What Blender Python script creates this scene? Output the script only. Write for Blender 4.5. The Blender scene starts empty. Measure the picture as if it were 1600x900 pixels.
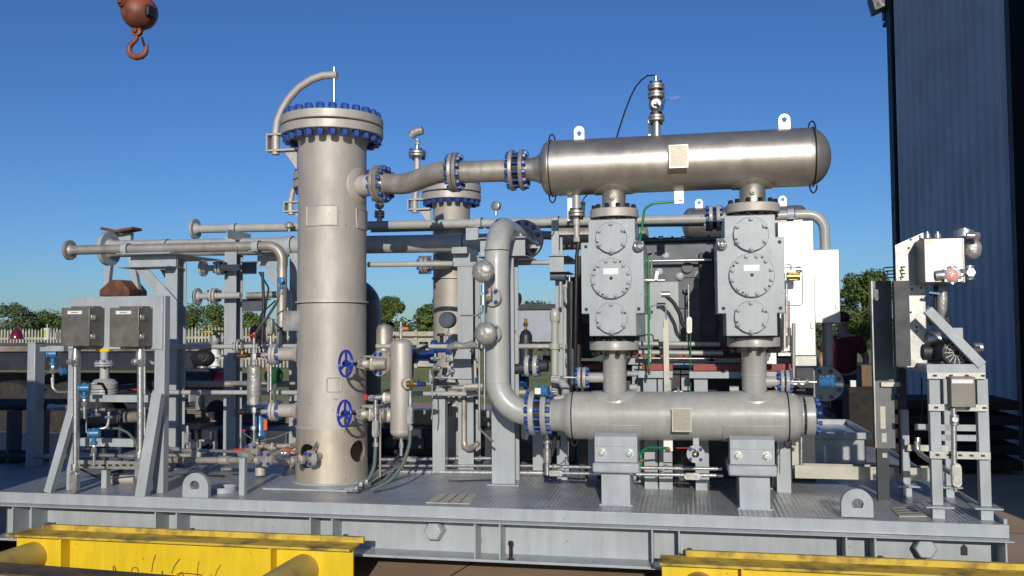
import bpy, bmesh, math, random
from mathutils import Vector, Matrix, Quaternion
random.seed(7)
R = math.radians
SC = bpy.context.scene
COL = SC.collection

# ------------------------------------------------------------------ camera
F = 1385.0
YAW, PIT, ROLL = R(11.2), math.atan(65 / 1385.0), 0.007
CAM = Vector((0, -5.4, 1.60))
fw = Vector((-math.sin(YAW) * math.cos(PIT), math.cos(YAW) * math.cos(PIT), math.sin(PIT)))
r0 = Vector((math.cos(YAW), math.sin(YAW), 0)); u0 = r0.cross(fw)
rt = r0 * math.cos(ROLL) - u0 * math.sin(ROLL); up = u0 * math.cos(ROLL) + r0 * math.sin(ROLL)
cd = bpy.data.cameras.new('camera'); cam = bpy.data.objects.new('camera', cd); COL.objects.link(cam)
cd.sensor_width = 36; cd.lens = F / 1600 * 36; cd.clip_start = 0.05; cd.clip_end = 3000
cam.matrix_world = Matrix(((rt.x, up.x, -fw.x, CAM.x), (rt.y, up.y, -fw.y, CAM.y), (rt.z, up.z, -fw.z, CAM.z), (0, 0, 0, 1)))
SC.camera = cam
# ------------------------------------------------------------------ sky, sun, exposure
SUN_EL, SUN_YAW, SUN_W, SKY_W, EXPO = R(17.3), R(9.8), 5.0, 0.10, -0.55
w = bpy.data.worlds.new('World'); SC.world = w; w.use_nodes = True
nt = w.node_tree; bg = nt.nodes['Background']; sky = nt.nodes.new('ShaderNodeTexSky')
sky.sky_type = 'NISHITA'; sky.sun_disc = False; sky.sun_elevation = SUN_EL
sky.air_density = 1.0; sky.dust_density = 0.3; sky.ozone_density = 3.0; sky.altitude = 100
sd = Vector((math.sin(SUN_YAW) * math.cos(SUN_EL), -math.cos(SUN_YAW) * math.cos(SUN_EL), math.sin(SUN_EL)))  # towards the sun
sky.sun_rotation = math.atan2(sd.x, sd.y)
gm = nt.nodes.new('ShaderNodeGamma'); gm.inputs[1].default_value = 1.12; vm = nt.nodes.new('ShaderNodeVectorMath'); vm.operation = 'MULTIPLY'; vm.inputs[1].default_value = (.50, .74, 1.12)
nt.links.new(sky.outputs[0], gm.inputs[0]); nt.links.new(gm.outputs[0], vm.inputs[0]); nt.links.new(vm.outputs[0], bg.inputs[0]); bg.inputs[1].default_value = SKY_W
sl = bpy.data.lights.new('sun', 'SUN'); so = bpy.data.objects.new('sun', sl); COL.objects.link(so)
sl.energy = SUN_W; sl.angle = R(0.5); sl.color = (1.0, 0.93, 0.82)
so.rotation_mode = 'QUATERNION'; so.rotation_quaternion = sd.to_track_quat('Z', 'Y'); so.location = (6, -8, 9)
SC.view_settings.view_transform = 'Standard'; SC.view_settings.look = 'None'
SC.view_settings.exposure = EXPO; SC.view_settings.gamma = 1; SC.view_settings.use_curve_mapping = False
SC.render.engine = 'CYCLES'; SC.cycles.max_bounces = 6; SC.cycles.use_denoising = True

def W(px, py, Y):
    """photo pixel -> point standing in the plane Y"""
    d = fw + rt * ((px - 800) / F) + up * ((450 - py) / F)
    return CAM + d * ((Y - CAM.y) / d.y)
def WZ(px, py, Z):
    d = fw + rt * ((px - 800) / F) + up * ((450 - py) / F)
    return CAM + d * ((Z - CAM.z) / d.z)
def sc(px, py, Y):
    return (W(px, py, Y) - CAM).dot(fw) / F
DK = 0.5            # deck height

# ------------------------------------------------------------------ materials
def mat(name, col, rough=.5, metal=0, var=.12, scale=6, bump=0, bscale=60, spec=.5, col2=None, coat=0, emis=None, thr=(.35, .65), rvar=.1, wear=0):
    m = bpy.data.materials.new(name); m.use_nodes = True; n = m.node_tree.nodes; L = m.node_tree.links
    b = n['Principled BSDF']; tc = n.new('ShaderNodeTexCoord')
    ns = n.new('ShaderNodeTexNoise'); ns.inputs['Scale'].default_value = scale; ns.inputs['Detail'].default_value = 6; ns.inputs['Roughness'].default_value = .62
    L.new(tc.outputs['Object'], ns.inputs['Vector'])
    rp = n.new('ShaderNodeValToRGB'); rp.color_ramp.elements[0].position, rp.color_ramp.elements[1].position = thr
    c2 = col2 or tuple(max(0, c * (1 - 2 * var)) for c in col)
    rp.color_ramp.elements[0].color = (*c2, 1); rp.color_ramp.elements[1].color = (*col, 1)
    L.new(ns.outputs['Fac'], rp.inputs['Fac'])
    if wear:
        mp = n.new('ShaderNodeMapping'); mp.inputs['Scale'].default_value = (3.5, 3.5, .6); L.new(tc.outputs['Object'], mp.inputs['Vector'])
        s1 = n.new('ShaderNodeTexNoise'); s1.inputs['Scale'].default_value = 4; s1.inputs['Detail'].default_value = 8; s1.inputs['Roughness'].default_value = .7; L.new(mp.outputs[0], s1.inputs['Vector'])
        r1 = n.new('ShaderNodeMapRange'); r1.inputs['From Min'].default_value = .36; r1.inputs['From Max'].default_value = .60; r1.inputs['To Min'].default_value = 1 - wear; L.new(s1.outputs['Fac'], r1.inputs['Value'])
        s2 = n.new('ShaderNodeTexNoise'); s2.inputs['Scale'].default_value = 24; s2.inputs['Detail'].default_value = 5; s2.inputs['Distortion'].default_value = .6; L.new(tc.outputs['Object'], s2.inputs['Vector'])
        r2 = n.new('ShaderNodeMapRange'); r2.inputs['From Min'].default_value = .70; r2.inputs['From Max'].default_value = .74; r2.inputs['To Min'].default_value = 1; r2.inputs['To Max'].default_value = .45; L.new(s2.outputs['Fac'], r2.inputs['Value'])
        mm = n.new('ShaderNodeMath'); mm.operation = 'MULTIPLY'; L.new(r1.outputs[0], mm.inputs[0]); L.new(r2.outputs[0], mm.inputs[1])
        vm_ = n.new('ShaderNodeVectorMath'); vm_.operation = 'SCALE'; L.new(rp.outputs['Color'], vm_.inputs[0]); L.new(mm.outputs[0], vm_.inputs['Scale']); L.new(vm_.outputs[0], b.inputs['Base Color'])
    else: L.new(rp.outputs['Color'], b.inputs['Base Color'])
    b.inputs['Metallic'].default_value = metal; b.inputs['Specular IOR Level'].default_value = spec
    b.inputs['Coat Weight'].default_value = coat; b.inputs['Coat Roughness'].default_value = .15
    mr = n.new('ShaderNodeMapRange'); mr.inputs['To Min'].default_value = max(0.02, rough - rvar); mr.inputs['To Max'].default_value = min(1, rough + rvar)
    mr.inputs['From Min'].default_value = .3; mr.inputs['From Max'].default_value = .7
    n2 = n.new('ShaderNodeTexNoise'); n2.inputs['Scale'].default_value = scale * 2.3; n2.inputs['Detail'].default_value = 4
    L.new(tc.outputs['Object'], n2.inputs['Vector']); L.new(n2.outputs['Fac'], mr.inputs['Value']); L.new(mr.outputs[0], b.inputs['Roughness'])
    if bump:
        n3 = n.new('ShaderNodeTexNoise'); n3.inputs['Scale'].default_value = bscale; n3.inputs['Detail'].default_value = 3
        bp = n.new('ShaderNodeBump'); bp.inputs['Strength'].default_value = bump; bp.inputs['Distance'].default_value = .01
        L.new(tc.outputs['Object'], n3.inputs['Vector']); L.new(n3.outputs['Fac'], bp.inputs['Height']); L.new(bp.outputs[0], b.inputs['Normal'])
    return m
M = {}
M['gray'] = mat('blue_gray_paint', (.395, .43, .445), .42, wear=.14, var=.06, scale=3, bump=.05, bscale=90, coat=.25)
M['warm'] = mat('warm_gray_paint', (.40, .395, .36), .42, wear=.14, var=.07, scale=4, bump=.08, bscale=40, coat=.2)
M['pipe'] = mat('pipe_gray_paint', (.455, .46, .43), .38, wear=.14, var=.05, scale=4, coat=.25, bump=.04)
M['blast'] = mat('blasted_steel', (.56, .515, .455), .56, wear=.13, metal=.30, var=.09, scale=2.2, bump=.10, bscale=150, rvar=.08)
M['blastp'] = mat('blasted_pipe_steel', (.50, .45, .385), .48, wear=.14, metal=.45, var=.15, scale=7, bump=.12, bscale=120)
M['stain'] = mat('brushed_stainless', (.58, .53, .46), .40, wear=.14, metal=.80, var=.10, scale=3.2, bump=.04, bscale=80, rvar=.06)
M['steel'] = mat('galvanised_steel', (.62, .62, .60), .34, metal=.8, var=.10, scale=30)
M['bright'] = mat('bright_cladding', (.66, .65, .63), .40, wear=.22, metal=.6, var=.12, scale=2.4, bump=.12, bscale=4)
M['panel'] = mat('mill_finish_plate', (.44, .43, .40), .42, wear=.14, metal=.7, var=.16, scale=5, bump=.03)
M['jbox'] = mat('dull_stainless_box', (.21, .195, .17), .46, metal=.4, var=.16, scale=6, rvar=.12)
M['bolt'] = mat('blue_coated_bolt', (.025, .085, .36), .38, var=.2, scale=40, coat=.2)
M['wheelb'] = mat('blue_handwheel', (.012, .035, .42), .25, var=.1, coat=.6)
M['bblk'] = mat('dark_bolt', (.06, .05, .045), .45, metal=.6, var=.2, scale=30)
M['txb'] = mat('transmitter_blue', (.035, .17, .36), .35, var=.1, coat=.4)
M['lever'] = mat('blue_lever', (.01, .13, .45), .5, var=.05)
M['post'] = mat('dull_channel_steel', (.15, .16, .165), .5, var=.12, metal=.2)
M['txd'] = mat('valve_blue', (.01, .05, .22), .4, var=.1, coat=.3)
M['black'] = mat('black_rubber', (.018, .018, .02), .6, var=.2)
M['dark'] = mat('dark_steel_and_shade', (.030, .034, .042), .5, var=.2, scale=5)
M['navy'] = mat('navy_paint_and_shade', (.085, .10, .125), .45, var=.15, scale=5)  # navy paint, also the painted shade of crankcase and domed vessel
M['white'] = mat('white_label', (.78, .78, .76), .5, var=.03)
M['lug'] = mat('pale_lug_steel', (.80, .78, .74), .4, metal=.3, var=.04)
M['red'] = mat('red_paint', (.55, .03, .02), .35, var=.12, coat=.3)
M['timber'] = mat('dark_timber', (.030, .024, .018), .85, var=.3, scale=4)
M['redr'] = mat('dull_red_rail', (.30, .045, .035), .5, var=.25, scale=9)
M['orange'] = mat('orange_handle', (.85, .13, .03), .4, var=.08)
M['green'] = mat('green_tube', (.0, .22, .06), .35, var=.1)
M['hose'] = mat('gray_green_hose', (.10, .14, .115), .55, var=.12, scale=30)
M['brass'] = mat('brass', (.55, .36, .12), .32, metal=.9, var=.15, scale=30)
M['copper'] = mat('copper_fitting', (.62, .30, .14), .32, metal=.9, var=.15, scale=30)
M['foil'] = mat('crumpled_foil', (.46, .44, .41), .45, metal=.4, var=.2, scale=14, bump=.8, bscale=30)
M['plate'] = mat('etched_name_plate', (.36, .33, .27), .45, metal=.5, var=.16, scale=170, thr=(.40, .62))
M['yellow'] = mat('yellow_paint', (.85, .62, .02), .42, wear=.14, var=.10, scale=2.2, bump=.05, coat=.1, col2=(.74, .52, .02))
M['ydirt'] = mat('worn_yellow_rust', (.62, .43, .05), .7, scale=5, col2=(.12, .075, .03), bump=.3, bscale=30, thr=(.34, .54))
M['grimy'] = mat('grimy_brown_top', (.17, .115, .06), .7, scale=4, col2=(.05, .035, .022), bump=.35, bscale=25)
M['ypipe'] = mat('dusty_yellow_pipe', (.60, .45, .12), .55, scale=4, col2=(.34, .24, .08), thr=(.3, .6))
M['rust'] = mat('rusty_steel', (.20, .075, .03), .75, scale=9, col2=(.07, .03, .018), bump=.4, bscale=30)
M['hook'] = mat('worn_red_hook', (.30, .075, .035), .5, scale=6, col2=(.14, .05, .03), bump=.3, bscale=20, thr=(.38, .6))
M['galv'] = mat('channel_strut', (.46, .45, .41), .42, metal=.55, var=.10, scale=12)
M['stand'] = mat('gray_stand_paint', (.41, .445, .465), .42, wear=.14, var=.06, scale=4, coat=.2)
M['tray'] = mat('cream_steel_channel', (.42, .40, .34), .42, metal=.5, var=.08, scale=6)
M['wood'] = mat('weathered_planks', (.30, .25, .19), .8, scale=3, col2=(.13, .10, .075), bump=.4, bscale=30)
M['tyre'] = mat('tyre_rubber', (.045, .038, .032), .85, scale=12, col2=(.02, .018, .016), bump=.5, bscale=40)
M['skin'] = mat('skin', (.40, .22, .15), .55, var=.06)
M['shirt'] = mat('red_shirt', (.13, .009, .011), .85, var=.1)
M['jeans'] = mat('dark_trousers', (.02, .025, .045), .85, var=.15)
M['hair'] = mat('dark_hair', (.03, .02, .015), .7)
M['bark'] = mat('bark', (.10, .075, .05), .9, scale=9, bump=.5, bscale=20)
M['pad'] = mat('grating_cream', (.60, .58, .46), .5, scale=20, var=.1)
M['dgreen'] = mat('dark_green_paint', (.02, .12, .04), .4)
M['lime'] = mat('lime_cap', (.45, .75, .03), .4)
M['carton'] = mat('cardboard', (.20, .13, .07), .85)
M['siding'] = mat('blue_gray_siding', (.50, .545, .61), .55, wear=.07, var=.08, scale=1.2)
M['trim'] = mat('black_trim', (.012, .014, .02), .5)
M['tank'] = mat('tank_gray', (.38, .42, .46), .45, var=.08)
def leafmat(name, a, b):
    m = mat(name, a, .55, col2=b, scale=1.1, thr=(.4, .6), spec=.3)
    bs = m.node_tree.nodes['Principled BSDF']; bs.inputs['Subsurface Weight'].default_value = 0
    return m
M['leaf'] = leafmat('tree_leaves', (.12, .16, .035), (.06, .10, .022))
M['leaf2'] = leafmat('pale_leaves', (.12, .15, .07), (.07, .10, .04))
M['leafd'] = leafmat('bush_leaves', (.075, .095, .03), (.035, .055, .018))
M['grass'] = mat('dry_lawn', (.34, .34, .10), .9, scale=.6, col2=(.20, .235, .055), bump=.6, bscale=8)
M['yard'] = mat('dusty_concrete', (.56, .40, .27), .85, scale=1.1, col2=(.42, .30, .20), bump=.3, bscale=25)
M['fence'] = mat('fence_white', (.50, .46, .38), .8, var=.15, scale=2)
def deckmat():
    m = mat('checker_plate', (.44, .455, .455), .33, var=.14, scale=2.2, coat=.25, wear=.25); n = m.node_tree.nodes; L = m.node_tree.links
    tc = n.new('ShaderNodeTexCoord'); sep = n.new('ShaderNodeSeparateXYZ'); L.new(tc.outputs['Object'], sep.inputs[0])
    def mth(op, a, b=None):
        x = n.new('ShaderNodeMath'); x.operation = op
        for i, v in enumerate((a, b)):
            if v is None: continue
            if isinstance(v, (int, float)): x.inputs[i].default_value = v
            else: L.new(v, x.inputs[i])
        return x.outputs[0]
    k = math.pi / .030
    sx = mth('SINE', mth('MULTIPLY', sep.outputs[0], k)); sy = mth('SINE', mth('MULTIPLY', sep.outputs[1], k))
    h = mth('MULTIPLY', sx, sy)                      # checker of bumps and dips
    h2 = mth('POWER', mth('ABSOLUTE', h), .8)
    bp = n.new('ShaderNodeBump'); bp.inputs['Strength'].default_value = .55; bp.inputs['Distance'].default_value = .006
    L.new(h2, bp.inputs['Height']); L.new(bp.outputs[0], n['Principled BSDF'].inputs['Normal'])
    L.new(bp.outputs[0], n['Principled BSDF'].inputs['Coat Normal'])
    return m
M['deck'] = deckmat()

# ------------------------------------------------------------------ mesh builder
def basis(d):
    d = Vector(d).normalized(); a = Vector((0, 0, 1)) if abs(d.z) < .9 else Vector((1, 0, 0))
    x = a.cross(d).normalized(); return x, d.cross(x), d
class MB:
    def __init__(s): s.v = []; s.f = []
    def add(s, vs, fs):
        o = len(s.v); s.v += [Vector(p) for p in vs]; s.f += [tuple(i + o for i in f) for f in fs]; return s
    def box(s, a, b):
        x0, x1 = sorted((a[0], b[0])); y0, y1 = sorted((a[1], b[1])); z0, z1 = sorted((a[2], b[2]))
        return s.add([(x0,y0,z0),(x1,y0,z0),(x1,y1,z0),(x0,y1,z0),(x0,y0,z1),(x1,y0,z1),(x1,y1,z1),(x0,y1,z1)],
                     [(0,3,2,1),(4,5,6,7),(0,1,5,4),(1,2,6,5),(2,3,7,6),(3,0,4,7)])
    def bar(s, p, q, w, h, upv=(0, 0, 1)):
        p, q = Vector(p), Vector(q); d = (q - p).normalized(); u = Vector(upv)
        if abs(d.dot(u)) > .98: u = Vector((0, 1, 0))
        x = d.cross(u).normalized(); y = x.cross(d)
        c = [(-w/2,-h/2),(w/2,-h/2),(w/2,h/2),(-w/2,h/2)]
        return s.add([p + x*a + y*b for a, b in c] + [q + x*a + y*b for a, b in c],
                     [(0,1,2,3)[::-1],(4,5,6,7),(0,1,5,4),(1,2,6,5),(2,3,7,6),(3,0,4,7)])
    def prism(s, poly, ext):      # poly: list of 3D points (planar), ext: vector
        n = len(poly); e = Vector(ext); P = [Vector(p) for p in poly]
        return s.add(P + [p + e for p in P], [tuple(range(n))[::-1], tuple(range(n, 2*n))] + [(i, (i+1) % n, (i+1) % n + n, i + n) for i in range(n)])
    def lathe(s, p, d, prof, n=28, caps=True):
        p = Vector(p); x, y, d = basis(d); vs = []; fs = []
        for t, r in prof:
            for k in range(n):
                a = 2*math.pi*k/n; vs.append(p + d*t + (x*math.cos(a) + y*math.sin(a))*r)
        m = len(prof)
        for i in range(m-1):
            for k in range(n):
                k2 = (k+1) % n; fs.append((i*n+k, i*n+k2, (i+1)*n+k2, (i+1)*n+k))
        if caps:
            if prof[0][1] > 1e-6: fs.append(tuple(range(n))[::-1])
            if prof[-1][1] > 1e-6: fs.append(tuple((m-1)*n+k for k in range(n)))
        return s.add(vs, fs)
    def cyl(s, p, q, r, n=20, r2=None):
        p, q = Vector(p), Vector(q); return s.lathe(p, q-p, [(0, r), ((q-p).length, r if r2 is None else r2)], n)
    def ring(s, p, d, ro, ri, t, n=32):
        return s.lathe(p, d, [(0, ri), (0, ro), (t, ro), (t, ri), (0, ri)], n, caps=False)
    def sph(s, c, r, n=16, squash=(1, 1, 1)):
        c = Vector(c); prof = [(-math.cos(math.pi*i/(n//2)), math.sin(math.pi*i/(n//2))) for i in range(n//2+1)]
        t = MB(); t.lathe((0, 0, 0), (0, 0, 1), prof, n, caps=False)
        return s.add([c + Vector((v.x*r*squash[0], v.y*r*squash[1], v.z*r*squash[2])) for v in t.v], t.f)
    def hexn(s, p, d, r, h):
        return s.lathe(p, d, [(0, r), (h*.85, r), (h, r*.86)], 6)
    def tube(s, pts, r, n=14, bend=None, closed=False, caps=True):
        P = [Vector(p) for p in pts]; path = []
        if bend and len(P) > 2:
            path.append(P[0])
            for i in range(1, len(P)-1):
                a = (P[i-1]-P[i]); b = (P[i+1]-P[i]); la, lb = a.length, b.length; a.normalize(); b.normalize()
                ang = a.angle(b)
                if abs(math.pi-ang) < .02 or ang < .02: path.append(P[i]); continue
                t = min(bend/math.tan(ang/2), la*.49 if i > 1 else la*.98, lb*.49 if i < len(P)-2 else lb*.98); rr = t*math.tan(ang/2)
                c = P[i] + (a+b).normalized()*(rr/math.sin(ang/2)); s0 = P[i]+a*t - c; s1 = P[i]+b*t - c
                k = max(3, int((math.pi-ang)/R(12)))
                ax = s0.cross(s1).normalized(); tot = math.pi-ang
                for j in range(k+1): path.append(c + Quaternion(ax, tot*j/k) @ s0)
            path.append(P[-1])
        else: path = P
        q = [path[0]]
        for p in path[1:]:
            if (p-q[-1]).length > 1e-5: q.append(p)
        path = q; m = len(path); vs = []; fs = []
        T = []
        for i in range(m):
            if closed: t = path[(i+1) % m]-path[i-1]
            else: t = path[min(i+1, m-1)]-path[max(i-1, 0)]
            T.append(t.normalized())
        x, y, _ = basis(T[0])
        for i in range(m):
            if i:
                x = (x - T[i]*x.dot(T[i])).normalized(); y = T[i].cross(x)
            rr = r[min(i, len(r)-1)] if isinstance(r, (list, tuple)) else r
            for k in range(n):
                a = 2*math.pi*k/n; vs.append(path[i] + (x*math.cos(a)+y*math.sin(a))*rr)
        for i in range(m if closed else m-1):
            j = (i+1) % m
            for k in range(n):
                k2 = (k+1) % n; fs.append((i*n+k, i*n+k2, j*n+k2, j*n+k))
        if caps and not closed: fs += [tuple(range(n))[::-1], tuple((m-1)*n+k for k in range(n))]
        return s.add(vs, fs)
    def ibeam(s, p, q, w, h, t=.012, side=(0, 1, 0)):   # flanges' normal = side
        p, q = Vector(p), Vector(q); d = (q-p).normalized(); b = Vector(side); b = (b - d*b.dot(d)).normalized(); a = d.cross(b)
        for sgn in (-1, 1):
            c = b*(sgn*(h/2-t/2)); s.bar(p+c, q+c, w, t, b)
        s.bar(p, q, t, h-2*t-.001, b); return s
def mesh_of(mb, name, smooth=True, org=None):
    me = bpy.data.meshes.new(name); o = Vector((0, 0, 0)) if org is None else org
    me.from_pydata([v-o for v in mb.v], [], mb.f); bm = bmesh.new(); bm.from_mesh(me)
    bmesh.ops.recalc_face_normals(bm, faces=bm.faces); bm.to_mesh(me); bm.free()
    if smooth: me.shade_smooth(); me.set_sharp_from_angle(angle=R(38))
    return me
def center(mb):
    c = []
    for i in range(3): v = [p[i] for p in mb.v]; c.append((min(v)+max(v))/2)
    return Vector(c)
WO = {}
def link(o, parent, wpos):
    COL.objects.link(o); o.location = wpos - (WO[parent] if parent else Vector((0, 0, 0)))
    if parent: o.parent = parent
    WO[o] = Vector(wpos); return o
def T(name, label, cat, at, group=None):
    o = bpy.data.objects.new(name, None); o.empty_display_size = .1; link(o, None, Vector(at))
    o['label'] = label; o['category'] = cat; o['kind'] = 'thing'
    if group: o['group'] = group
    return o
def P(parent, name, mb, m, bev=0, label=None, smooth=True):
    c = center(mb); me = mesh_of(mb, name, smooth, c); me.materials.append(M[m] if isinstance(m, str) else m)
    o = bpy.data.objects.new(name, me); link(o, parent, c)
    if label: o['label'] = label
    if bev:
        b = o.modifiers.new('edge', 'BEVEL'); b.width = bev; b.segments = 2; b.limit_method = 'ANGLE'; b.angle_limit = R(40)
    return o
def S(name, label, cat, mb, m, group=None, bev=0):
    o = P(None, name, mb, m, bev); o['label'] = label; o['category'] = cat; o['kind'] = 'thing'
    if group: o['group'] = group
    return o
def ST(name, mb, m, kind='structure'):
    o = P(None, name, mb, m); o['kind'] = kind; return o
_bm = {}
def bolt_mesh(bs, L, m, kind):
    k = (round(bs, 4), round(L, 4), m, kind)
    if k not in _bm:
        b = MB()
        if kind == 'stud':
            b.lathe((0, 0, -L/2-bs*.9), (0, 0, 1), [(0, bs*.5), (L+bs*1.8, bs*.5)], 8)
            b.hexn((0, 0, L/2), (0, 0, 1), bs, bs*1.5); b.hexn((0, 0, -L/2), (0, 0, -1), bs, bs*1.5)
        else:
            b.lathe((0, 0, 0), (0, 0, 1), [(0, bs*1.35), (bs*.22, bs*1.35)], 14); b.hexn((0, 0, bs*.22), (0, 0, 1), bs, bs*1.1); b.lathe((0, 0, bs*1.2), (0, 0, 1), [(0, bs*.5), (bs*.5, bs*.45)], 8)
        me = mesh_of(b, 'bolt'); me.materials.append(M[m]); _bm[k] = me
    return _bm[k]
def bolt(parent, p, d, bs, L=.03, m='bolt', kind='stud', name=None):
    o = bpy.data.objects.new(name or ('stud_bolt' if kind == 'stud' else 'bolt'), bolt_mesh(bs, L, m, kind))
    o.rotation_mode = 'QUATERNION'; o.rotation_quaternion = Vector(d).to_track_quat('Z', 'Y'); link(o, parent, Vector(p)); return o
def joint(t, c, d, Ro, th=.02, gap=.006, n=8, fm='pipe', bm='bolt', bs=None, ri=None, ph=None, bc=.82, names=('flange', 'flange')):
    """bolted flange pair centred at c, axis d"""
    c = Vector(c); x, y, d = basis(d)
    for k, s in enumerate((-1, 1)):
        b = MB(); b.lathe(c + d*(s*gap/2), d*s, [(0, Ro*.62), (.0, Ro*.99), (.003, Ro), (th-.002, Ro), (th, Ro*.985), (th, Ro*.6), (th+Ro*.22, Ro*.48)], 36)
        P(t, names[k], b, fm)
    if gap > .003:
        b = MB(); b.cyl(c-d*gap*.45, c+d*gap*.45, Ro*.70, 28); P(t, 'gasket', b, 'black')
    bs = bs or Ro*.12; ph = math.pi/n if ph is None else ph
    for k in range(n):
        a = 2*math.pi*k/n + ph
        bolt(t, c + (x*math.cos(a)+y*math.sin(a))*Ro*bc, d, bs, gap+2*th, bm)
def flange(t, c, d, Ro, th=.02, n=8, fm='pipe', hole=True, bm=None, bs=None, blind=False, ph=None):
    """open flange: face at c looking along d"""
    c = Vector(c); x, y, d = basis(d); b = MB()
    if blind: b.lathe(c, -d, [(0, 0), (0, Ro*.6), (-.0015, Ro*.6), (-.0015, Ro*.99), (.003, Ro), (th, Ro), (th, Ro*.6), (th+Ro*.2, Ro*.48)], 36)
    else: b.lathe(c, -d, [(.03, Ro*.36), (0, Ro*.38), (0, Ro*.99), (.003, Ro), (th, Ro), (th, Ro*.6), (th+Ro*.3, Ro*.42)], 36, caps=False); b.lathe(c-d*.03, d, [(0, 0), (0, Ro*.37)], 24, caps=False)
    f = P(t, 'flange', b, fm)
    for k in range(n):
        a = 2*math.pi*k/n + (math.pi/n if ph is None else ph); p = c + (x*math.cos(a)+y*math.sin(a))*Ro*.8
        if bm: bolt(t, p, d, bs or Ro*.12, .006, bm, 'stud')
        elif hole:
            b = MB(); b.lathe(p + d*.001, d, [(0, 0), (0, Ro*.10)], 10, caps=False); P(f, 'bolt_hole', b, 'black')
    return f
def hexhead(t, p, d, r): return bolt(t, p, d, r, m='stand', kind='cap')
X, Y_, Z = Vector((1, 0, 0)), Vector((0, 1, 0)), Vector((0, 0, 1))
# ================================================================== SETTING
b = MB(); b.add([(-400, -60, -.004), (400, -60, -.004), (400, 700, -.004), (-400, 700, -.004)], [(0, 1, 2, 3)]); g = ST('lawn', b, 'grass')
b = MB(); b.add([(-45, -20, 0), (40, -20, 0), (40, 13.5, 0), (-45, 13.5, 0)], [(0, 1, 2, 3)]); ST('yard_ground', b, 'yard')
b = MB()
for (p, q) in (((-1.42, .9), (-1.66, -.4)), ((2.05, 2.2), (6, 1.7)), ((-9, -.35), (9, -.75))): b.bar((p[0], p[1], .003), (q[0], q[1], .003), .012, .002)
ST('pavement_joint', b, 'grimy')

# ---- building
wa, wb = Vector((3.18, 9.73, 0)), Vector((3.93, 6.42, 0)); wd = (wb-wa).normalized(); wa = wa + wd*.42; wn = Vector((-wd.y, wd.x, 0)); wn = wn if wn.x < 0 else -wn
bl = T('metal_building', 'tall building clad in ribbed blue gray metal siding at the right edge', 'building', wb)
b = MB(); Lw = (wb-wa).length; n = int(Lw/.205); poly = []
for i in range(n+1):
    s = Lw*i/n
    for ds, o in ((0, 0), (.07, 0), (.085, .035), (.115, .035), (.13, 0)):
        if s+ds <= Lw: poly.append(wa + wd*(s+ds) + wn*o)
vs = []; fs = []
for p in poly: vs += [p, p + Z*8.4]
for i in range(len(poly)-1): fs.append((2*i, 2*i+2, 2*i+3, 2*i+1))
b.add(vs, fs); wl = P(bl, 'siding_wall', b, 'siding', smooth=False)
b = MB(); bk = Vector((-wd.y, wd.x, 0)); bk = bk if bk.x > 0 else -bk
b.prism([wa-wd*.0+bk*.02, wa+bk*9, wa+bk*9+Z*8.4, wa+bk*.02+Z*8.4], -wd*.15); P(bl, 'rear_wall', b, 'siding')
b = MB(); b.prism([wa+bk*.02-wd*.16, wa+wn*.05-wd*.16, wa+wn*.05-wd*.02, wa+bk*.02-wd*.02], Z*8.4); P(bl, 'corner_trim', b, 'trim')
b = MB(); b.prism([wb+wn*.02, wb+wn*.02+wd*.10, wb+bk*.5+wd*.10, wb+bk*.5], Z*8.4); P(bl, 'door_jamb', b, 'trim')
b = MB(); b.prism([wb+bk*.5+wd*.1, wb+bk*9+wd*.1, wb+bk*9+wd*.1+Z*8.4, wb+bk*.5+wd*.1+Z*8.4], wd*.1); P(bl, 'dark_doorway', b, 'trim')
b = MB(); b.prism([Vector((3.42, -1.5, 0)), Vector((12, -1.5, 0)), Vector((12, 5.2, 0)), Vector((4.2, 5.2, 0))], Z*8.4); P(bl, 'shade_wing', b, 'siding')  # unseen wing added off frame to cast the shade at the right
b = MB(); b.prism([wa-wd*.4+wn*.1+Z*8.4, wb+wn*.1+Z*8.4, wb+bk*9+Z*8.4, wa-wd*.4+bk*9+Z*8.4], Z*.2); P(bl, 'roof', b, 'trim')
# floodlight bracket near top of corner
fl = T('wall_floodlight', 'black floodlight on a bracket at the upper corner of the metal building', 'floodlight', W(1385, 40, 9.5))
b = MB(); b.prism([W(1360, -8, 9.5), W(1400, -8, 9.5), W(1400, 2, 9.5), W(1367, 17, 9.5)], Y_*.3); P(fl, 'lamp_housing', b, 'trim', .01)
b = MB(); b.box(W(1382, 12, 9.55), W(1393, 32, 9.75)); b.box(W(1384, 30, 9.55), W(1395, 42, 9.8)); b.bar(W(1390, 38, 9.6), W(1407, 39, 9.3), .04, .04); b.bar(W(1405, 30, 9.25), W(1405, 48, 9.25), .05, .05); P(fl, 'bracket', b, 'trim')

# ================================================================== SKID BASE
sk = T('compressor_skid', 'long blue gray steel skid with checker plate deck carrying all the piping', 'equipment skid', (-1.4, 1.6, .17))
XL, XR, YB = -7.6, 1.70, 3.3
b = MB(); b.box((XL, .012, .478), (XR, YB, DK)); P(sk, 'deck_plate', b, 'deck')
b = MB(); b.box((XL, -.02, .43), (XR+.02, .010, DK+.004)); P(sk, 'edge_channel', b, 'stand', .003)
b = MB(); b.box((XR+.002, .012, .43), (XR+.022, YB, DK+.03)); b.box((XR+.002, .012, .16), (XR+.012, YB, .428)); P(sk, 'end_channel', b, 'stand', .003)
b = MB(); b.box((XL, -.075, .428), (XR+.035, -.022, .4292)); b.box((XL, -.06, .416), (XR+.03, .16, .4279)); P(sk, 'top_flange', b, 'stand', .002)
b = MB(); b.box((XL, .13, .192), (XR, .142, .4158)); P(sk, 'web_plate', b, 'stand')
b = MB(); b.box((XL, -.03, .176), (XR, .22, .1918)); P(sk, 'bottom_flange', b, 'stand', .002)
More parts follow.
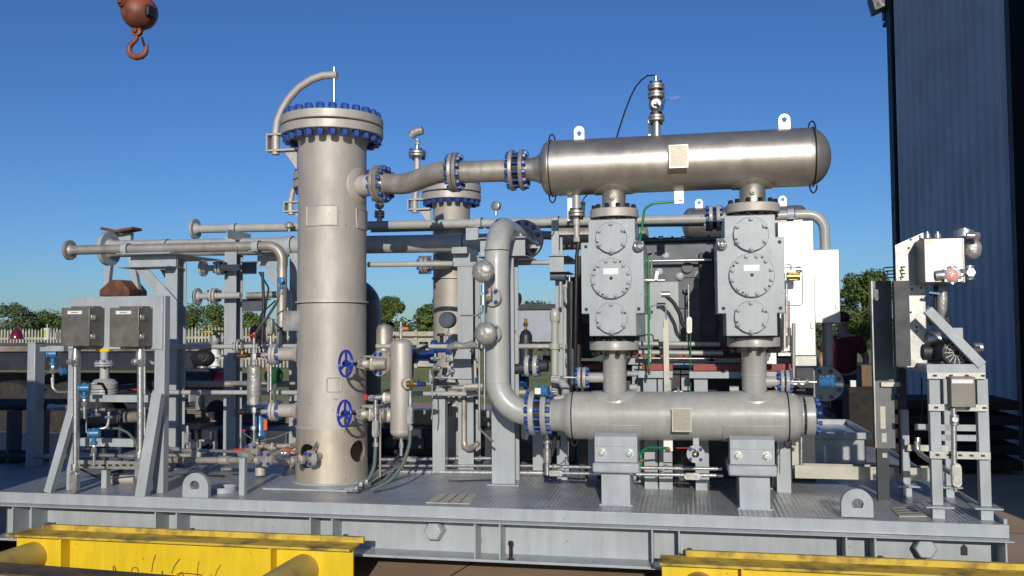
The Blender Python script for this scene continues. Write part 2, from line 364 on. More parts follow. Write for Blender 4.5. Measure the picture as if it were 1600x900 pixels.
b = MB()
for yy in (1.1, 2.2, 3.25): b.ibeam((XL, yy, .32), (XR, yy, .32), .12, .28, side=Z)
P(sk, 'inner_beam', b, 'stand')
for px in (20, 49, 243, 276, 485, 519, 742, 781, 1019, 1061, 1322, 1367, 1571):
    p = W(px, 830, -.02); b = MB(); b.box((p.x-.005, -.026, .1922), (p.x+.005, .1295, .4155)); P(sk, 'stiffener', b, 'stand')
for px, py in ((680, 830), (1447, 857)):
    p = W(px, py, .08); b = MB(); b.hexn((p.x, .1295, p.z), (-.1, -1, .05), .062, .085); P(sk, 'hex_plug', b, 'stand', .003)
for px in (75, 83, 300, 540, 798, 1077, 1375):
    p = W(px, 850, -.005); b = MB(); b.cyl((p.x, -.005, .192), (p.x, -.005, .29), .011, 12); b.hexn((p.x, -.005, .28), Z, .017, .024); b.box((p.x-.02, -.02, .1921), (p.x+.02, .01, .199)); P(sk, 'jack_bolt', b, 'bblk')
b = MB(); p = W(1506, 859, .128); b.prism([p+Vector((-.016, 0, -.03)), p+Vector((.018, 0, -.03)), p+Vector((.018, 0, .015)), p+Vector((0, 0, .032)), p+Vector((-.016, 0, .015))], (0, -.006, 0)); P(sk, 'drain_notch', b, 'black')
def lug(px0, px1, pt, pb, hx, hy, hr, Yv, th=.03, parent=None, m='stand', name='lifting_lug'):
    p0, p1 = W(px0, pb, Yv), W(px1, pb, Yv); cx, r = (p0.x+p1.x)/2, (p1.x-p0.x)/2; zt = W((px0+px1)/2, pt, Yv).z; cz = zt - r; zb = (p0.z+p1.z)/2
    h = W(hx, hy, Yv); rr = hr*sc(hx, hy, Yv); n = 28; out = []; inn = []
    zb = min(zb, cz-.005)
    for k in range(n+1):
        a = math.pi*k/n; out.append((cx+r*math.cos(a), cz+r*math.sin(a)))
    out = out + [(cx-r, zb), (cx+r, zb)]; N = len(out); vs = []
    for yy in (Yv, Yv+th):
        for o in out: vs.append((o[0], yy, o[1]))
        for o in out:
            a = math.atan2(o[1]-h.z, o[0]-h.x); vs.append((h.x+rr*math.cos(a), yy, h.z+rr*math.sin(a)))
    fs = []
    for k in range(N):
        j = (k+1) % N; fs += [(k, j, N+j, N+k), (2*N+k, 3*N+k, 3*N+j, 2*N+j), (k, 2*N+k, 2*N+j, j), (N+k, N+j, 3*N+j, 3*N+k)]
    return P(parent, name, MB().add(vs, fs), m)
lug(285, 325, 739, 779, 304, 759, 8, .02, .035, sk); lug(1315, 1365, 764, 808, 1340, 788, 9, .03, .04, sk)
for q in (((665, 785), (688, 771), (746, 772), (735, 787)), ((1392, 794), (1420, 790), (1448, 806), (1405, 807))):
    z = .505; pl = [WZ(a, c, z) for a, c in q]; b = MB().prism(pl, Z*-.004); gp = P(sk, 'grating_patch', b, 'pad')
    b = MB()
    for k in (1, 2, 3):
        a = pl[0].lerp(pl[3], k/4); c = pl[1].lerp(pl[2], k/4); b.bar(a+Z*.001, c+Z*.001, .004, .003)
    P(gp, 'slot', b, 'bblk')
p = WZ(350, 768, .5); b = MB().ring(p, Z, .085, .078, .035); P(sk, 'drain_collar', b, 'stand')
# raised drip tray at the right rear
b = MB(); za, zb_ = .5, .70
A = [WZ(1190, 700, .5), Vector((1.40, 2.2, .5))]
x0, x1, ya, yb = .55, 1.39, 2.2, 3.2
b.box((x0, ya, .5), (x1, yb, .70)); P(sk, 'raised_platform', b, 'stand', .004)
b = MB()
for a, c in (((x0-.04, ya-.04, .702), (x1+.04, ya-.02, .755)), ((x0-.04, yb+.02, .702), (x1+.04, yb+.04, .755)), ((x0-.04, ya-.019, .702), (x0-.02, yb+.019, .755)), ((x1+.02, ya-.019, .702), (x1+.04, yb+.019, .755))): b.box(a, c)
b.box((x0-.019, ya-.019, .702), (x1+.019, yb+.019, .708)); P(sk, 'platform_rim', b, 'stand', .003)

# ================================================================== SEPARATOR TOWERS
def cylpt(c, r, ang, z): return Vector((c.x + r*math.sin(ang), c.y - r*math.cos(ang), z))   # ang 0 faces -Y
def tower(name, label, cx, r, zt, Rf, Yc, zb=.5, th=.062, nb=24, bs=.030, davit=True, seams=(), skirt=None, dside=-1, scale=1):
    c = Vector((cx, Yc, 0)); t = T(name, label, 'pressure vessel', (cx, Yc, zb), 'tall blasted steel separator towers')
    zf = zt - 2*th - .012                    # underside of lower flange
    b = MB(); prof = [(0 if not skirt else skirt-zb, r)]
    b.lathe((cx, Yc, zb), Z, [(skirt-zb if skirt else 0, r), (zf-.07-zb, r), (zf-.015-zb, r+.012), (zf-zb, r+.03)], 64); P(t, 'shell', b, 'blast')
    for k, z0 in enumerate((zf, zf+th+.012)):
        b = MB(); b.lathe((cx, Yc, z0), Z, [(0, Rf-.004), (.004, Rf), (th-.004, Rf), (th, Rf-.004)], 64); P(t, 'cover_flange' if k else 'body_flange', b, 'blast')
    b = MB(); b.lathe((cx, Yc, zf+th), Z, [(0, Rf*.86), (.012, Rf*.86)], 48); P(t, 'gasket', b, 'black')
    for k in range(nb):
        a = 2*math.pi*(k+.5)/nb; bolt(t, (cx+Rf*.885*math.sin(a), Yc-Rf*.885*math.cos(a), zf+th+.006), Z, bs, 2*th+.016, 'bolt')
    for z0, o in seams:
        b = MB(); b.ring((cx, Yc, z0), Z, r+o, r-.01, .012, 64); P(t, 'seam_band', b, 'blast')
        b = MB(); b.ring((cx, Yc, z0-.006), Z, r+.003, r-.01, .005, 64); P(t, 'seam_gap', b, 'black')
    return t, c, zf
cx = W(519, 480, .77).x; Zt = W(521, 166, .39).z; TR = .250; zsk = W(518, 672, .52).z
tw, tc_, zf = tower('separator_tower', 'large blasted steel tower with blue bolted cover and davit, tallest vessel left of centre', cx, TR, Zt, .375, .77,
                    seams=((W(520, 472, .52).z, .018), (zsk, .012)), skirt=zsk)
# skirt with access holes (real openings)
def skirt_with_holes():
    b = MB(); n = 72; rr = TR+.012; h = zsk-.5
    b.lathe((0, 0, 0), Z, [(0, rr), (h, rr-.006), (h, rr-.02), (0, rr-.014), (0, rr)], n, caps=False)
    me = mesh_of(b, 'skirt'); o = bpy.data.objects.new('tmp', me); COL.objects.link(o); cut = []
    for ang, zz, rad in ((R(-19), .215, .085), (R(70), .235, .078)):
        d = Vector((math.sin(ang), -math.cos(ang), 0)); c = MB(); c.cyl(d*.1 + Z*zz, d*.5 + Z*zz, rad, 32)
        cm = mesh_of(c, 'cut'); co = bpy.data.objects.new('cut', cm); COL.objects.link(co); cut.append(co)
        md = o.modifiers.new('b', 'BOOLEAN'); md.operation = 'DIFFERENCE'; md.object = co; md.solver = 'EXACT'
    bpy.context.view_layer.update(); dg = bpy.context.evaluated_depsgraph_get(); me2 = bpy.data.meshes.new_from_object(o.evaluated_get(dg))
    for q in cut+[o]: bpy.data.objects.remove(q)
    me2.name = 'skirt'; me2.shade_smooth(); me2.set_sharp_from_angle(angle=R(30)); me2.materials.clear(); me2.materials.append(M['blast2']); s = bpy.data.objects.new('skirt', me2); link(s, tw, Vector((cx, .77, .5)))
M['blast2'] = mat('heat_tinted_skirt_steel', (.57, .49, .40), .52, wear=.16, metal=.45, var=.1, scale=2.5, bump=.1, bscale=150)
skirt_with_holes()
b = MB(); b.box((cx-.34, .36, .5004), (cx+.34, 1.18, .514)); P(tw, 'base_plate', b, 'stand', .002)
b = MB(); b.ring((cx, .77, .5142), Z, TR+.03, TR+.005, .010, 64); P(tw, 'base_ring', b, 'stand')
def pad_frame(t, c, r, px0, px1, py0, py1, n=8, m='blast', name='name_plate_bracket'):
    def A(px, py):
        # angle on cylinder front for px
        d = fw + rt*((px-800)/F) + up*((450-py)/F); a = d.x**2+d.y**2; o = CAM - Vector((c.x, c.y, 0)); bq = 2*(d.x*o.x+d.y*o.y); cc = o.x**2+o.y**2-r*r
        disc = max(0, bq*bq-4*a*cc); tt = (-bq-math.sqrt(disc))/(2*a); p = CAM+d*tt; return math.atan2(p.x-c.x, -(p.y-c.y)), p.z
    a0, z0 = A(px0, py0); a1, _ = A(px1, py0); _, z1 = A(px0, py1); z1_ = z1; pts = []
    for k in range(n+1): pts.append(cylpt(c, r+.003, a0+(a1-a0)*k/n, z0))
    for k in range(n+1): pts.append(cylpt(c, r+.003, a1-(a1-a0)*k/n, z1))
    b = MB(); b.tube(pts, .0055, 8, closed=True)
    vs = []; fs = []
    for k in range(n+1): a = a0+(a1-a0)*k/n; vs += [cylpt(c, r+.004, a, z0), cylpt(c, r+.004, a, z1)]
    for k in range(n): fs.append((2*k, 2*k+2, 2*k+3, 2*k+1))
    b.add(vs, fs); P(t, name, b, m)
pad_frame(tw, tc_, TR, 480, 527, 322, 353); pad_frame(tw, tc_, TR, 557, 573, 326, 356); pad_frame(tw, tc_, TR, 511, 533, 591, 612)
b = MB(); c0 = W(466, 500, .62); b.box(W(451, 486, .70), W(469, 517, .60)); P(tw, 'side_plate', b, 'panel', .003)
def davit(t, r, cy, pts, rodx, ztop, zend, bx, bz, rr=.028, fm='blast'):
    b = MB(); b.tube(pts, rr, 16, bend=.5 if len(pts) < 6 else None); P(t, 'davit_arm', b, fm)
    b = MB(); b.cyl((rodx, cy, zend), (rodx, cy, ztop), .010, 10); b.hexn((rodx, cy, ztop-.07), Z, .02, .02); P(t, 'davit_rod', b, 'steel')
    x0, x1 = bx; z0, z1 = bz; b = MB()
    b.box((x0, cy-.035, z1-.014), (x1, cy+.035, z1)); b.box((x0, cy-.035, z0), (x1, cy+.035, z0+.014)); b.box((x0-.012, cy-.035, z0), (x0-.0005, cy+.035, z1)); P(t, 'davit_bracket', b, fm, .002)
    b = MB(); b.prism([(x1-.10, cy-.005, z0-.001), (x1, cy-.005, z0-.001), (x1, cy-.005, z0-.14)], (0, .01, 0)); b.cyl((x0+.05, cy, z0-.02), (x0+.05, cy, z0-.001), .03, 14); P(t, 'gusset', b, fm)
DY = .70
dp = [W(a, c, DY) for a, c in ((431, 234), (431, 206), (433, 190), (440, 172), (452, 153), (468, 136), (487, 124), (505, 118), (527, 117))]
davit(tw, TR, DY, dp, W(522, 160, DY).x, W(522, 105, DY).z, Zt, (W(421, 220, DY).x, cx-TR+.0), (W(440, 237, DY).z, W(440, 209, DY).z))
# outlet nozzle with reinforcing pad, level nozzles
nd = (W(640, 287, .66) - W(560, 286, .77)).normalized()
nc = Vector((cx, .77, W(562, 290, .70).z)); nd = Vector((.975, -.22, 0)).normalized()
b = MB(); b.cyl(nc+nd*.2, nc+nd*.405, .078, 32); P(tw, 'outlet_nozzle', b, 'blast')
def saddle_pad(c, r, nd, nz, R1, name, t, m='blast', w=.006, n=40):
    """reinforcing pad: ring wrapped on the vertical cylinder"""
    vs = []; fs = []; th0 = math.atan2(nd.x, -nd.y)
    for k in range(n):
        a = 2*math.pi*k/n
        for rr, o in ((R1, 0), (R1-.012, w), (R1*.6, w)):
            vs.append(cylpt(c, r+o, th0+rr*math.cos(a)/r, nz+rr*math.sin(a)))
    for k in range(n):
        j = (k+1) % n
        for q in range(2): fs.append((3*k+q, 3*j+q, 3*j+q+1, 3*k+q+1))
    P(t, name, MB().add(vs, fs), m)
saddle_pad(tc_, TR, nd, nc.z, .135, 'reinforcing_pad', tw)
for py in (553, 641):
    z = W(470, py, .75).z; lx = W(430, py, .72).x
    b = MB(); b.lathe((cx-TR+.02, .72, z), -X, [(0, .075), (.03, .06), (.05, .05), (abs(lx-(cx-TR))-.01, .05)], 28); P(tw, 'level_nozzle', b, 'blast')
    c = Vector((lx, .72, z)); joint(tw, c, X, .078, .022, .004, 8, 'blast', 'bolt', .013, bc=.78)
# wheel valve nozzles on the right front
for py in (566, 645):
    z = W(600, py, .62).z; d = Vector((.80, -.60, 0)).normalized(); c = Vector((cx, .77, z)); 
    b = MB(); b.cyl(c + Vector((1, 0, 0))*.2, c + X*.42, .045, 24); P(tw, 'side_nozzle', b, 'blast')
    joint(tw, c+X*.44, X, .075, .02, .004, 8, 'blast', 'bolt', .011)

# second tower (behind the outlet pipe) and the one behind the main tower
Y3 = 2.15; c3x = W(706, 450, Y3).x; z3 = W(706, 291, Y3).z
t3, c3, _ = tower('separator_tower', 'slimmer blasted steel tower behind the outlet pipe, between the large tower and the gray riser', c3x, 29*sc(706, 400, Y3), z3, 46*sc(706, 300, Y3), Y3, nb=20, bs=.024,
                  seams=((W(706, 436, Y3).z, .012),))
e = [W(a, c, Y3-.1) for a, c in ((648, 326), (648, 312), (650, 300), (656, 288), (668, 276), (684, 268), (706, 266))]
davit(t3, .2, Y3-.1, e, W(704, 270, Y3-.1).x, W(704, 256, Y3-.1).z, z3, (W(640, 320, Y3-.1).x, c3x-29*sc(706, 400, Y3)), (W(645, 329, Y3-.1).z, W(645, 311, Y3-.1).z), .026)
Y2 = 2.0; c2x = W(520, 450, Y2).x
t2, c2, _ = tower('separator_tower', 'steel tower mostly hidden behind the largest tower with only its bracket and flange edge showing', c2x, .22, W(500, 274, Y2).z, W(520, 300, Y2).x-W(463, 300, Y2).x, Y2, nb=20, bs=.024)
e = [W(a, c, Y2-.1) for a, c in ((454, 332), (454, 314), (457, 300), (464, 285), (478, 272), (500, 262), (520, 260))]
davit(t2, .2, Y2-.1, e, W(520, 260, Y2-.1).x, W(520, 255, Y2-.1).z, W(500, 274, Y2).z, (W(447, 320, Y2-.1).x, c2x-.22), (W(452, 332, Y2-.1).z, W(452, 315, Y2-.1).z), .024)
# gray domed vessel right of the tower, its shade put into the navy colour
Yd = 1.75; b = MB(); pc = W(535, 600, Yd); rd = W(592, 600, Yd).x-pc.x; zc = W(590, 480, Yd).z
dv = T('domed_vessel', 'gray vessel with rounded top and painted shade standing right behind the large tower', 'pressure vessel', (pc.x, Yd, .5))
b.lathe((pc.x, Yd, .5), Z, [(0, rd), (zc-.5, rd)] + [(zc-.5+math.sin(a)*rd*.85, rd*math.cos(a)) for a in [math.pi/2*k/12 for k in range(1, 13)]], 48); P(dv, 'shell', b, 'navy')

# ================================================================== OUTLET PIPE (tower -> upper bottle)
op = T('outlet_pipe', 'blasted steel pipe with blue bolted flanges bending from large tower to the stainless vessel', 'pipe', W(660, 290, .6))
UA = W(860, 263.5, .42); UB = W(1262, 245.5, .42); ud = (UB-UA).normalized(); VY = .42
f1 = nc + nd*.425; pr = .074
q1 = f1+nd*.03; pa = W(638, 286, f1.y-.05); pb_ = W(676, 270, .5); pc_ = W(711, 269, .44)
joint(op, f1, nd, .138, .026, .006, 12, 'blastp', 'bolt', .017)
b = MB(); b.tube([q1, W(634, 288, .62), W(686, 268.5, .46), W(702, 269, .43)], pr, 28, bend=.42); P(op, 'bend_pipe', b, 'blastp')
j2 = W(711, 269.5, .43); joint(op, j2, ud, .135, .024, .006, 12, 'blastp', 'bolt', .016)
j3 = W(809, 266, .42); b = MB(); b.cyl(j2+ud*.04, j3-ud*.04, pr, 28); P(op, 'straight_pipe', b, 'blastp')
joint(op, j3, ud, .138, .024, .045, 12, 'blastp', 'bolt', .016)
b = MB(); b.ring(j2+ud*.075, ud, pr+.003, pr-.01, .008); b.ring(j3-ud*.10, ud, pr+.003, pr-.01, .008); P(op, 'weld_bead', b, 'blastp')

def head(b, p, d, r, L, n=48):
    b.lathe(p, d, [(math.sin(a)*L, r*math.cos(a)) for a in [math.pi/2*k/12 for k in range(13)]], n, caps=False)
def wire_loop(t, c, d, r, ext=.03):
    """banding wire round a horizontal vessel with little ears at top and bottom"""
    x, y, d = basis(d); b = MB(); pts = [c + (x*math.cos(a)+y*math.sin(a))*(r+.004) for a in [2*math.pi*k/48 for k in range(48)]]; b.tube(pts, .004, 6, closed=True)
    for s in (1, -1):
        o = c + Z*s*(r-.005); pts = [o + d*(.022*math.cos(a)) + Z*(s*.05*max(0, math.sin(a))) for a in [math.pi*k/10 for k in range(11)]]; b.tube(pts, .0055, 6)
    P(t, 'banding_wire', b, 'bblk')
# ================================================================== UPPER STAINLESS VESSEL
uv = T('suction_vessel', 'shiny stainless horizontal vessel on top with two lifting lugs and name plate', 'pressure vessel', (UA+UB)/2)
ur = .184
b = MB(); b.cyl(UA, UB, ur, 72); P(uv, 'shell', b, 'stain')
b = MB(); head(b, UA, -ud, ur, .075); P(uv, 'end_cap', b, 'stain'); b = MB(); head(b, UB, ud, ur, .14); P(uv, 'end_cap', b, 'stain')
b = MB(); b.lathe(UA-ud*.035, -ud, [(0, .12), (.06, .085), (.09, .078), (.175, .078)], 36); P(uv, 'inlet_neck', b, 'stain')
b = MB(); b.ring(UA+ud*.06, ud, ur+.002, ur-.01, .010, 60); b.ring(UB-ud*.05, ud, ur+.002, ur-.01, .010, 60); P(uv, 'weld_seam', b, 'stain')
wire_loop(uv, UA+ud*.012, ud, ur); wire_loop(uv, UB+ud*.03, ud, ur*.995)
lug(897, 913, 197, 222, 905, 209, 4.2, VY-.01, .02, uv, 'lug'); lug(1217, 1235, 178, 205, 1225.5, 187, 4.5, VY-.01, .02, uv, 'lug')
def name_plate(t, x0, x1, y0, y1, Yf, Yb, m='plate'):
    b = MB(); b.box(W(x0, y1, Yf), W(x1, y0, Yf+.004)); p = P(t, 'name_plate', b, m, .001)
    b = MB(); a, c = W(x0, y1, Yf), W(x1, y0, Yf); w_ = .004
    for q in (((a.x-w_, Yf-.004, a.z-w_), (a.x+w_, Yf-.0005, c.z+w_)), ((c.x-w_, Yf-.004, a.z-w_), (c.x+w_, Yf-.0005, c.z+w_)), ((a.x+w_+.0002, Yf-.004, a.z-w_), (c.x-w_-.0002, Yf-.0005, a.z+w_)), ((a.x+w_+.0002, Yf-.004, c.z-w_), (c.x-w_-.0002, Yf-.0005, c.z+w_))): b.box(*q)
    P(p, 'plate_rim', b, 'galv')
    b = MB(); m_ = (a+c)/2; b.box((m_.x-.03, Yf+.005, m_.z-.03), (m_.x+.03, Yb, m_.z+.03)); P(p, 'standoff', b, 'panel')
name_plate(uv, 1046.5, 1074, 226.5, 262, VY-ur-.045, VY-ur+.03)
b = MB(); b.box(W(1054, 318, VY-.02), W(1068, 297, VY-.01)); P(uv, 'lower_tab', b, 'lug'); 
P(uv, 'support_tab', MB().box(W(887, 345, VY+.02), W(894, 303, VY+.03)), 'lug'); P(uv, 'support_tab', MB().box(W(1013, 212, VY+.1), W(1020, 188, VY+.11)), 'lug')
def hpad(t, c, d, r, px, R1, dn, m, name='reinforcing_pad'):
    """pad wrapped on a horizontal cylinder (axis ~X), facing down (dn=-1) or up"""
    vs = []; fs = []; n = 40; x, y, _ = d, Z, None
    for k in range(n):
        a = 2*math.pi*k/n
        for rr, o in ((R1, .0005), (R1-.012, .007), (R1*.55, .007)):
            th = rr*math.sin(a)/r; vs.append(c + d*(rr*math.cos(a)) + Vector((0, math.sin(th)*(r+o), dn*math.cos(th)*(r+o))))
    for k in range(n):
        j = (k+1) % n
        for q in range(2): fs.append((3*k+q, 3*j+q, 3*j+q+1, 3*k+q+1))
    P(t, name, MB().add(vs, fs), m)
def onaxis(A, d, px, py, Yv): p = W(px, py, Yv); return A + d*((p-A).dot(d))
UN = []
for px, rr, ftop in ((958.5, 18.5, 327), (1174.5, 20, 319)):
    c = onaxis(UA, ud, px, 257, VY); s = sc(px, 300, VY); hpad(uv, c, ud, ur, px, .135, -1, 'stain'); z1 = W(px, ftop, VY).z
    b = MB(); b.lathe(c-Z*(ur-.03), -Z, [(0, rr*s*1.15), (.035, rr*s), (c.z-ur+.03-z1, rr*s), (c.z-ur+.035-z1, rr*s*1.25)], 36); P(uv, 'nozzle', b, 'stain')
    q = Vector((c.x, VY-rr*s, c.z-ur-.035)); b = MB(); b.cyl(q+Y_*.01, q-Y_*.02, .018, 20); b.hexn(q-Y_*.02, -Y_, .011, .012); P(uv, 'port_plug', b, 'blast')
    UN.append((c.x, z1))
for (cxn, z1), n_ in zip(UN, (0, 1)):
    fr = (37.5, 40)[n_]*sc(958, 330, VY); b = MB(); b.lathe((cxn, VY, z1-.062), Z, [(0, fr-.003), (.003, fr), (.053, fr), (.058, fr*.96), (.064, fr*.6)], 48); f = P(uv, 'nozzle_flange', b, 'blast')
    for k in range(12):
        a = 2*math.pi*(k+.5)/12; bolt(uv, (cxn+fr*.84*math.cos(a), VY+fr*.84*math.sin(a), z1-.035), Z, .017, .066, 'bblk')
# tall instrument valve on top of the stainless vessel
vx = W(1026, 200, VY).x; iv = T('vent_valve', 'flanged vent valve with blue lever on top of the stainless vessel', 'valve', (vx, VY, W(1026, 212, VY).z))
def zz(py, px=1026, Yv=VY): return W(px, py, Yv).z
b = MB(); b.cyl((vx, VY, zz(214)-.04), (vx, VY, zz(188)), .026, 20); P(iv, 'riser', b, 'stain')
for py in (185, 148.5):
    joint(iv, (vx, VY, zz(py)+.0), Z, .052 if py > 160 else .055, .016, .004, 4, 'stain', 'bblk', .012, bc=.78)
joint(iv, (vx, VY, zz(136)), Z, .055, .014, .004, 4, 'stain', 'txd', .012, bc=.78)
b = MB(); b.lathe((vx, VY, zz(181)), Z, [(0, .022), (.03, .03), (.05, .046), (.075, .05), (.10, .046), (.115, .03), (zz(153)-zz(181), .024)], 28); P(iv, 'valve_body', b, 'panel')
b = MB(); q = Vector((vx, VY, zz(165))); b.cyl(q, q-Y_*.06, .03, 20); b.cyl(q-Y_*.06, q-Y_*.09, .012, 12); P(iv, 'bonnet', b, 'panel')
b = MB(); a0 = q-Y_*.085; b.tube([a0, W(1036, 172, VY-.08), W(1038, 156, VY-.085), W(1046, 154, VY-.085)], .007, 8); b.bar(W(1040, 154.5, VY-.085), W(1062, 152.5, VY-.085), .008, .022, Z); P(iv, 'lever', b, 'lever')
b = MB(); b.cyl((vx, VY, zz(134)), (vx, VY, zz(119)), .010, 12); b.hexn((vx, VY, zz(132)), Z, .02, .02); P(iv, 'cap_fitting', b, 'steel')
b = MB(); b.tube([W(1026, 122, VY), W(1022, 117.5, VY), W(1012, 118, VY), W(1002, 125, VY+.01), W(993, 136, VY+.03), W(985, 152, VY+.05), W(976, 175, VY+.09), W(968, 200, VY+.14), W(963, 216, VY+.18), W(955, 250, VY+.22), W(945, 320, VY+.24)], .0055, 8)
S('capillary_tube', 'thin black capillary tube looping down from the vent valve', 'cable', b, 'bblk')
# drain branch under the stainless vessel (left)
dx = W(901, 340, VY+.0).x; db = T('drain_branch', 'short vertical stainless pipe with small flanges under the left end of the stainless vessel', 'pipe', (dx, VY, zz(380, 901)))
b = MB(); b.cyl((dx, VY, zz(300, 901)), (dx, VY, zz(326, 901)), .024, 18); b.cyl((dx, VY, zz(342, 901)), (dx, VY, zz(352, 901)), .024, 18); b.cyl((dx, VY, zz(352, 901)), (dx, VY, zz(372, 901)), .018, 16); b.hexn((dx, VY, zz(378, 901)), Z, .022, .03); P(db, 'pipe', b, 'blast')
joint(db, (dx, VY, zz(334, 901)), Z, .055, .016, .006, 4, 'stain', 'bblk', .011, bc=.78)
b = MB(); b.tube([W(905, 372, VY), W(901, 400, VY), W(900, 470, VY), W(899, 545, VY), W(899, 660, VY+.2)], .012, 10); P(db, 'drop_hose', b, 'bblk')
b = MB(); b.cyl(W(911, 317, VY), W(911, 330, VY), .012, 12); b.tube([W(909, 317, VY), W(913, 309, VY+.05), W(919, 303, VY+.06)], .004, 6); b.hexn(W(911, 320, VY), Z, .018, .02); P(db, 'side_fitting', b, 'dark')

# ================================================================== LOWER VESSEL + RISER
LA = W(898, 649, VY); LB = W(1222, 650.5, VY); ld = (LB-LA).normalized(); lr = .155
lv = T('discharge_vessel', 'warm gray painted horizontal vessel low down with name plate on two saddles', 'pressure vessel', (LA+LB)/2)
b = MB(); b.cyl(LA, LB, lr, 72); P(lv, 'shell', b, 'warm')
b = MB(); b.lathe(LA, -ld, [(0, lr), (.02, lr*.985), (.045, lr*.90), (.07, lr*.74), (.10, .105), (.20, .103)], 48); P(lv, 'inlet_reducer', b, 'warm')
e2 = W(1250, 650, VY); Lr = (e2-LB).dot(ld)
fr = 30.5*sc(1260, 650, VY)
b = MB(); b.lathe(LB, ld, [(0, lr), (.03, lr*.985), (.07, lr*.93), (Lr-.01, lr*.84), (Lr, fr*.96), (Lr+.004, fr), (Lr+.012, fr), (Lr+.014, fr*.9)], 48); P(lv, 'end_reducer', b, 'warm')
b = MB(); b.lathe(LB+ld*(Lr+.0145), ld, [(0, fr*.88), (.012, fr*.88)], 40); P(lv, 'gasket', b, 'black')
b = MB(); b.lathe(LB+ld*(Lr+.027), ld, [(0, fr*.97), (.003, fr), (.052, fr), (.056, fr*.96), (.058, 0)], 48); P(lv, 'end_cover', b, 'warm')
x, y, _ = basis(ld)
for k in range(10):
    an = 2*math.pi*(k+.5)/10; bolt(lv, LB+ld*(Lr+.055)+(x*math.cos(an)+y*math.sin(an))*fr*.84, ld, .014, .085, 'bolt')
b = MB(); b.ring(LA+ld*.085, ld, lr+.002, lr-.01, .008, 60); b.ring(LA+ld*.005, ld, lr+.002, lr-.01, .008, 60); b.ring(LB-ld*.06, ld, lr+.002, lr-.01, .008, 60); P(lv, 'weld_seam', b, 'warm')
wire_loop(lv, LA-ld*.005, ld, lr); wire_loop(lv, LB+ld*.03, ld, lr*.985)
jr = W(843, 645, VY); joint(lv, jr, ld, 35*sc(843, 645, VY), .034, .046, 12, 'warm', 'bolt', .0185)
name_plate(lv, 1051, 1079, 638.5, 673.5, VY-lr-.04, VY-lr+.03)
for x0, x1 in ((920, 1003), (1128, 1223)):     # doubler pads above the saddles
    A_, B_ = onaxis(LA, ld, x0, 650, VY), onaxis(LA, ld, x1, 650, VY); b = MB(); vs = []; fs = []; n = 14
    for k in range(n+1):
        a = R(-92)+R(74)*k/n - R(0)
        for q in (A_, B_): vs.append(q + Vector((0, -math.cos(a)*(lr+.006), math.sin(a)*(lr+.006))))
    for k in range(n): fs.append((2*k, 2*k+1, 2*k+3, 2*k+2))
    a = R(-18); b.add(vs, fs); b.tube([A_ + Vector((0, -math.cos(a)*(lr+.002), math.sin(a)*(lr+.002))), B_ + Vector((0, -math.cos(a)*(lr+.002), math.sin(a)*(lr+.002)))], .006, 8); P(lv, 'doubler_pad', b, 'warm')
for px, rr in ((961, 18.3), (1179.5, 19)):
    c = onaxis(LA, ld, px, 650, VY); s = sc(px, 580, VY); zt_ = zz(548 if px < 1000 else 543, px); hpad(lv, c, ld, lr, px, .15, 1, 'warm')
    b = MB(); b.lathe((c.x, VY, c.z+lr-.05), Z, [(0, rr*s), (zt_-c.z-lr+.03, rr*s), (zt_-c.z-lr+.055, rr*s*1.2)], 36); b.ring((c.x, VY, c.z+lr+.10), Z, rr*s+.003, rr*s-.01, .010); P(lv, 'nozzle', b, 'warm')
    fr = (38.5, 40)[px > 1000]*s; b = MB(); b.lathe((c.x, VY, zt_), Z, [(0, fr*.6), (.004, fr*.96), (.008, fr), (.060, fr), (.064, fr*.985)], 48); P(lv, 'nozzle_flange', b, 'warm')
    for k in range(12):
        a = 2*math.pi*(k+.5)/12; bolt(lv, (c.x+fr*.84*math.cos(a), VY+fr*.84*math.sin(a), zt_+.038), Z, .017, .085, 'bblk')
    # side branch with thermowell flange
    if px < 1000: q0, q1, d = W(945, 590, VY), W(917, 590, VY), -X
    else: q0, q1, d = W(1195, 596, VY), W(1218, 596, VY), X
    b = MB(); b.cyl(q0, q1, .033, 24); P(lv, 'side_branch', b, 'warm'); joint(lv, q1+d*.03, X, .070, .02, .012, 6, 'warm', 'bolt', .013, bc=.80)
    q = q1 + d*.055; e_ = W(862, 589, VY) if px < 1000 else W(1276, 597, VY)
    b = MB(); b.cyl(q, e_, .008, 10); b.hexn(q + d*.1, d, .014, .02); P(lv, 'thermowell', b, 'steel')
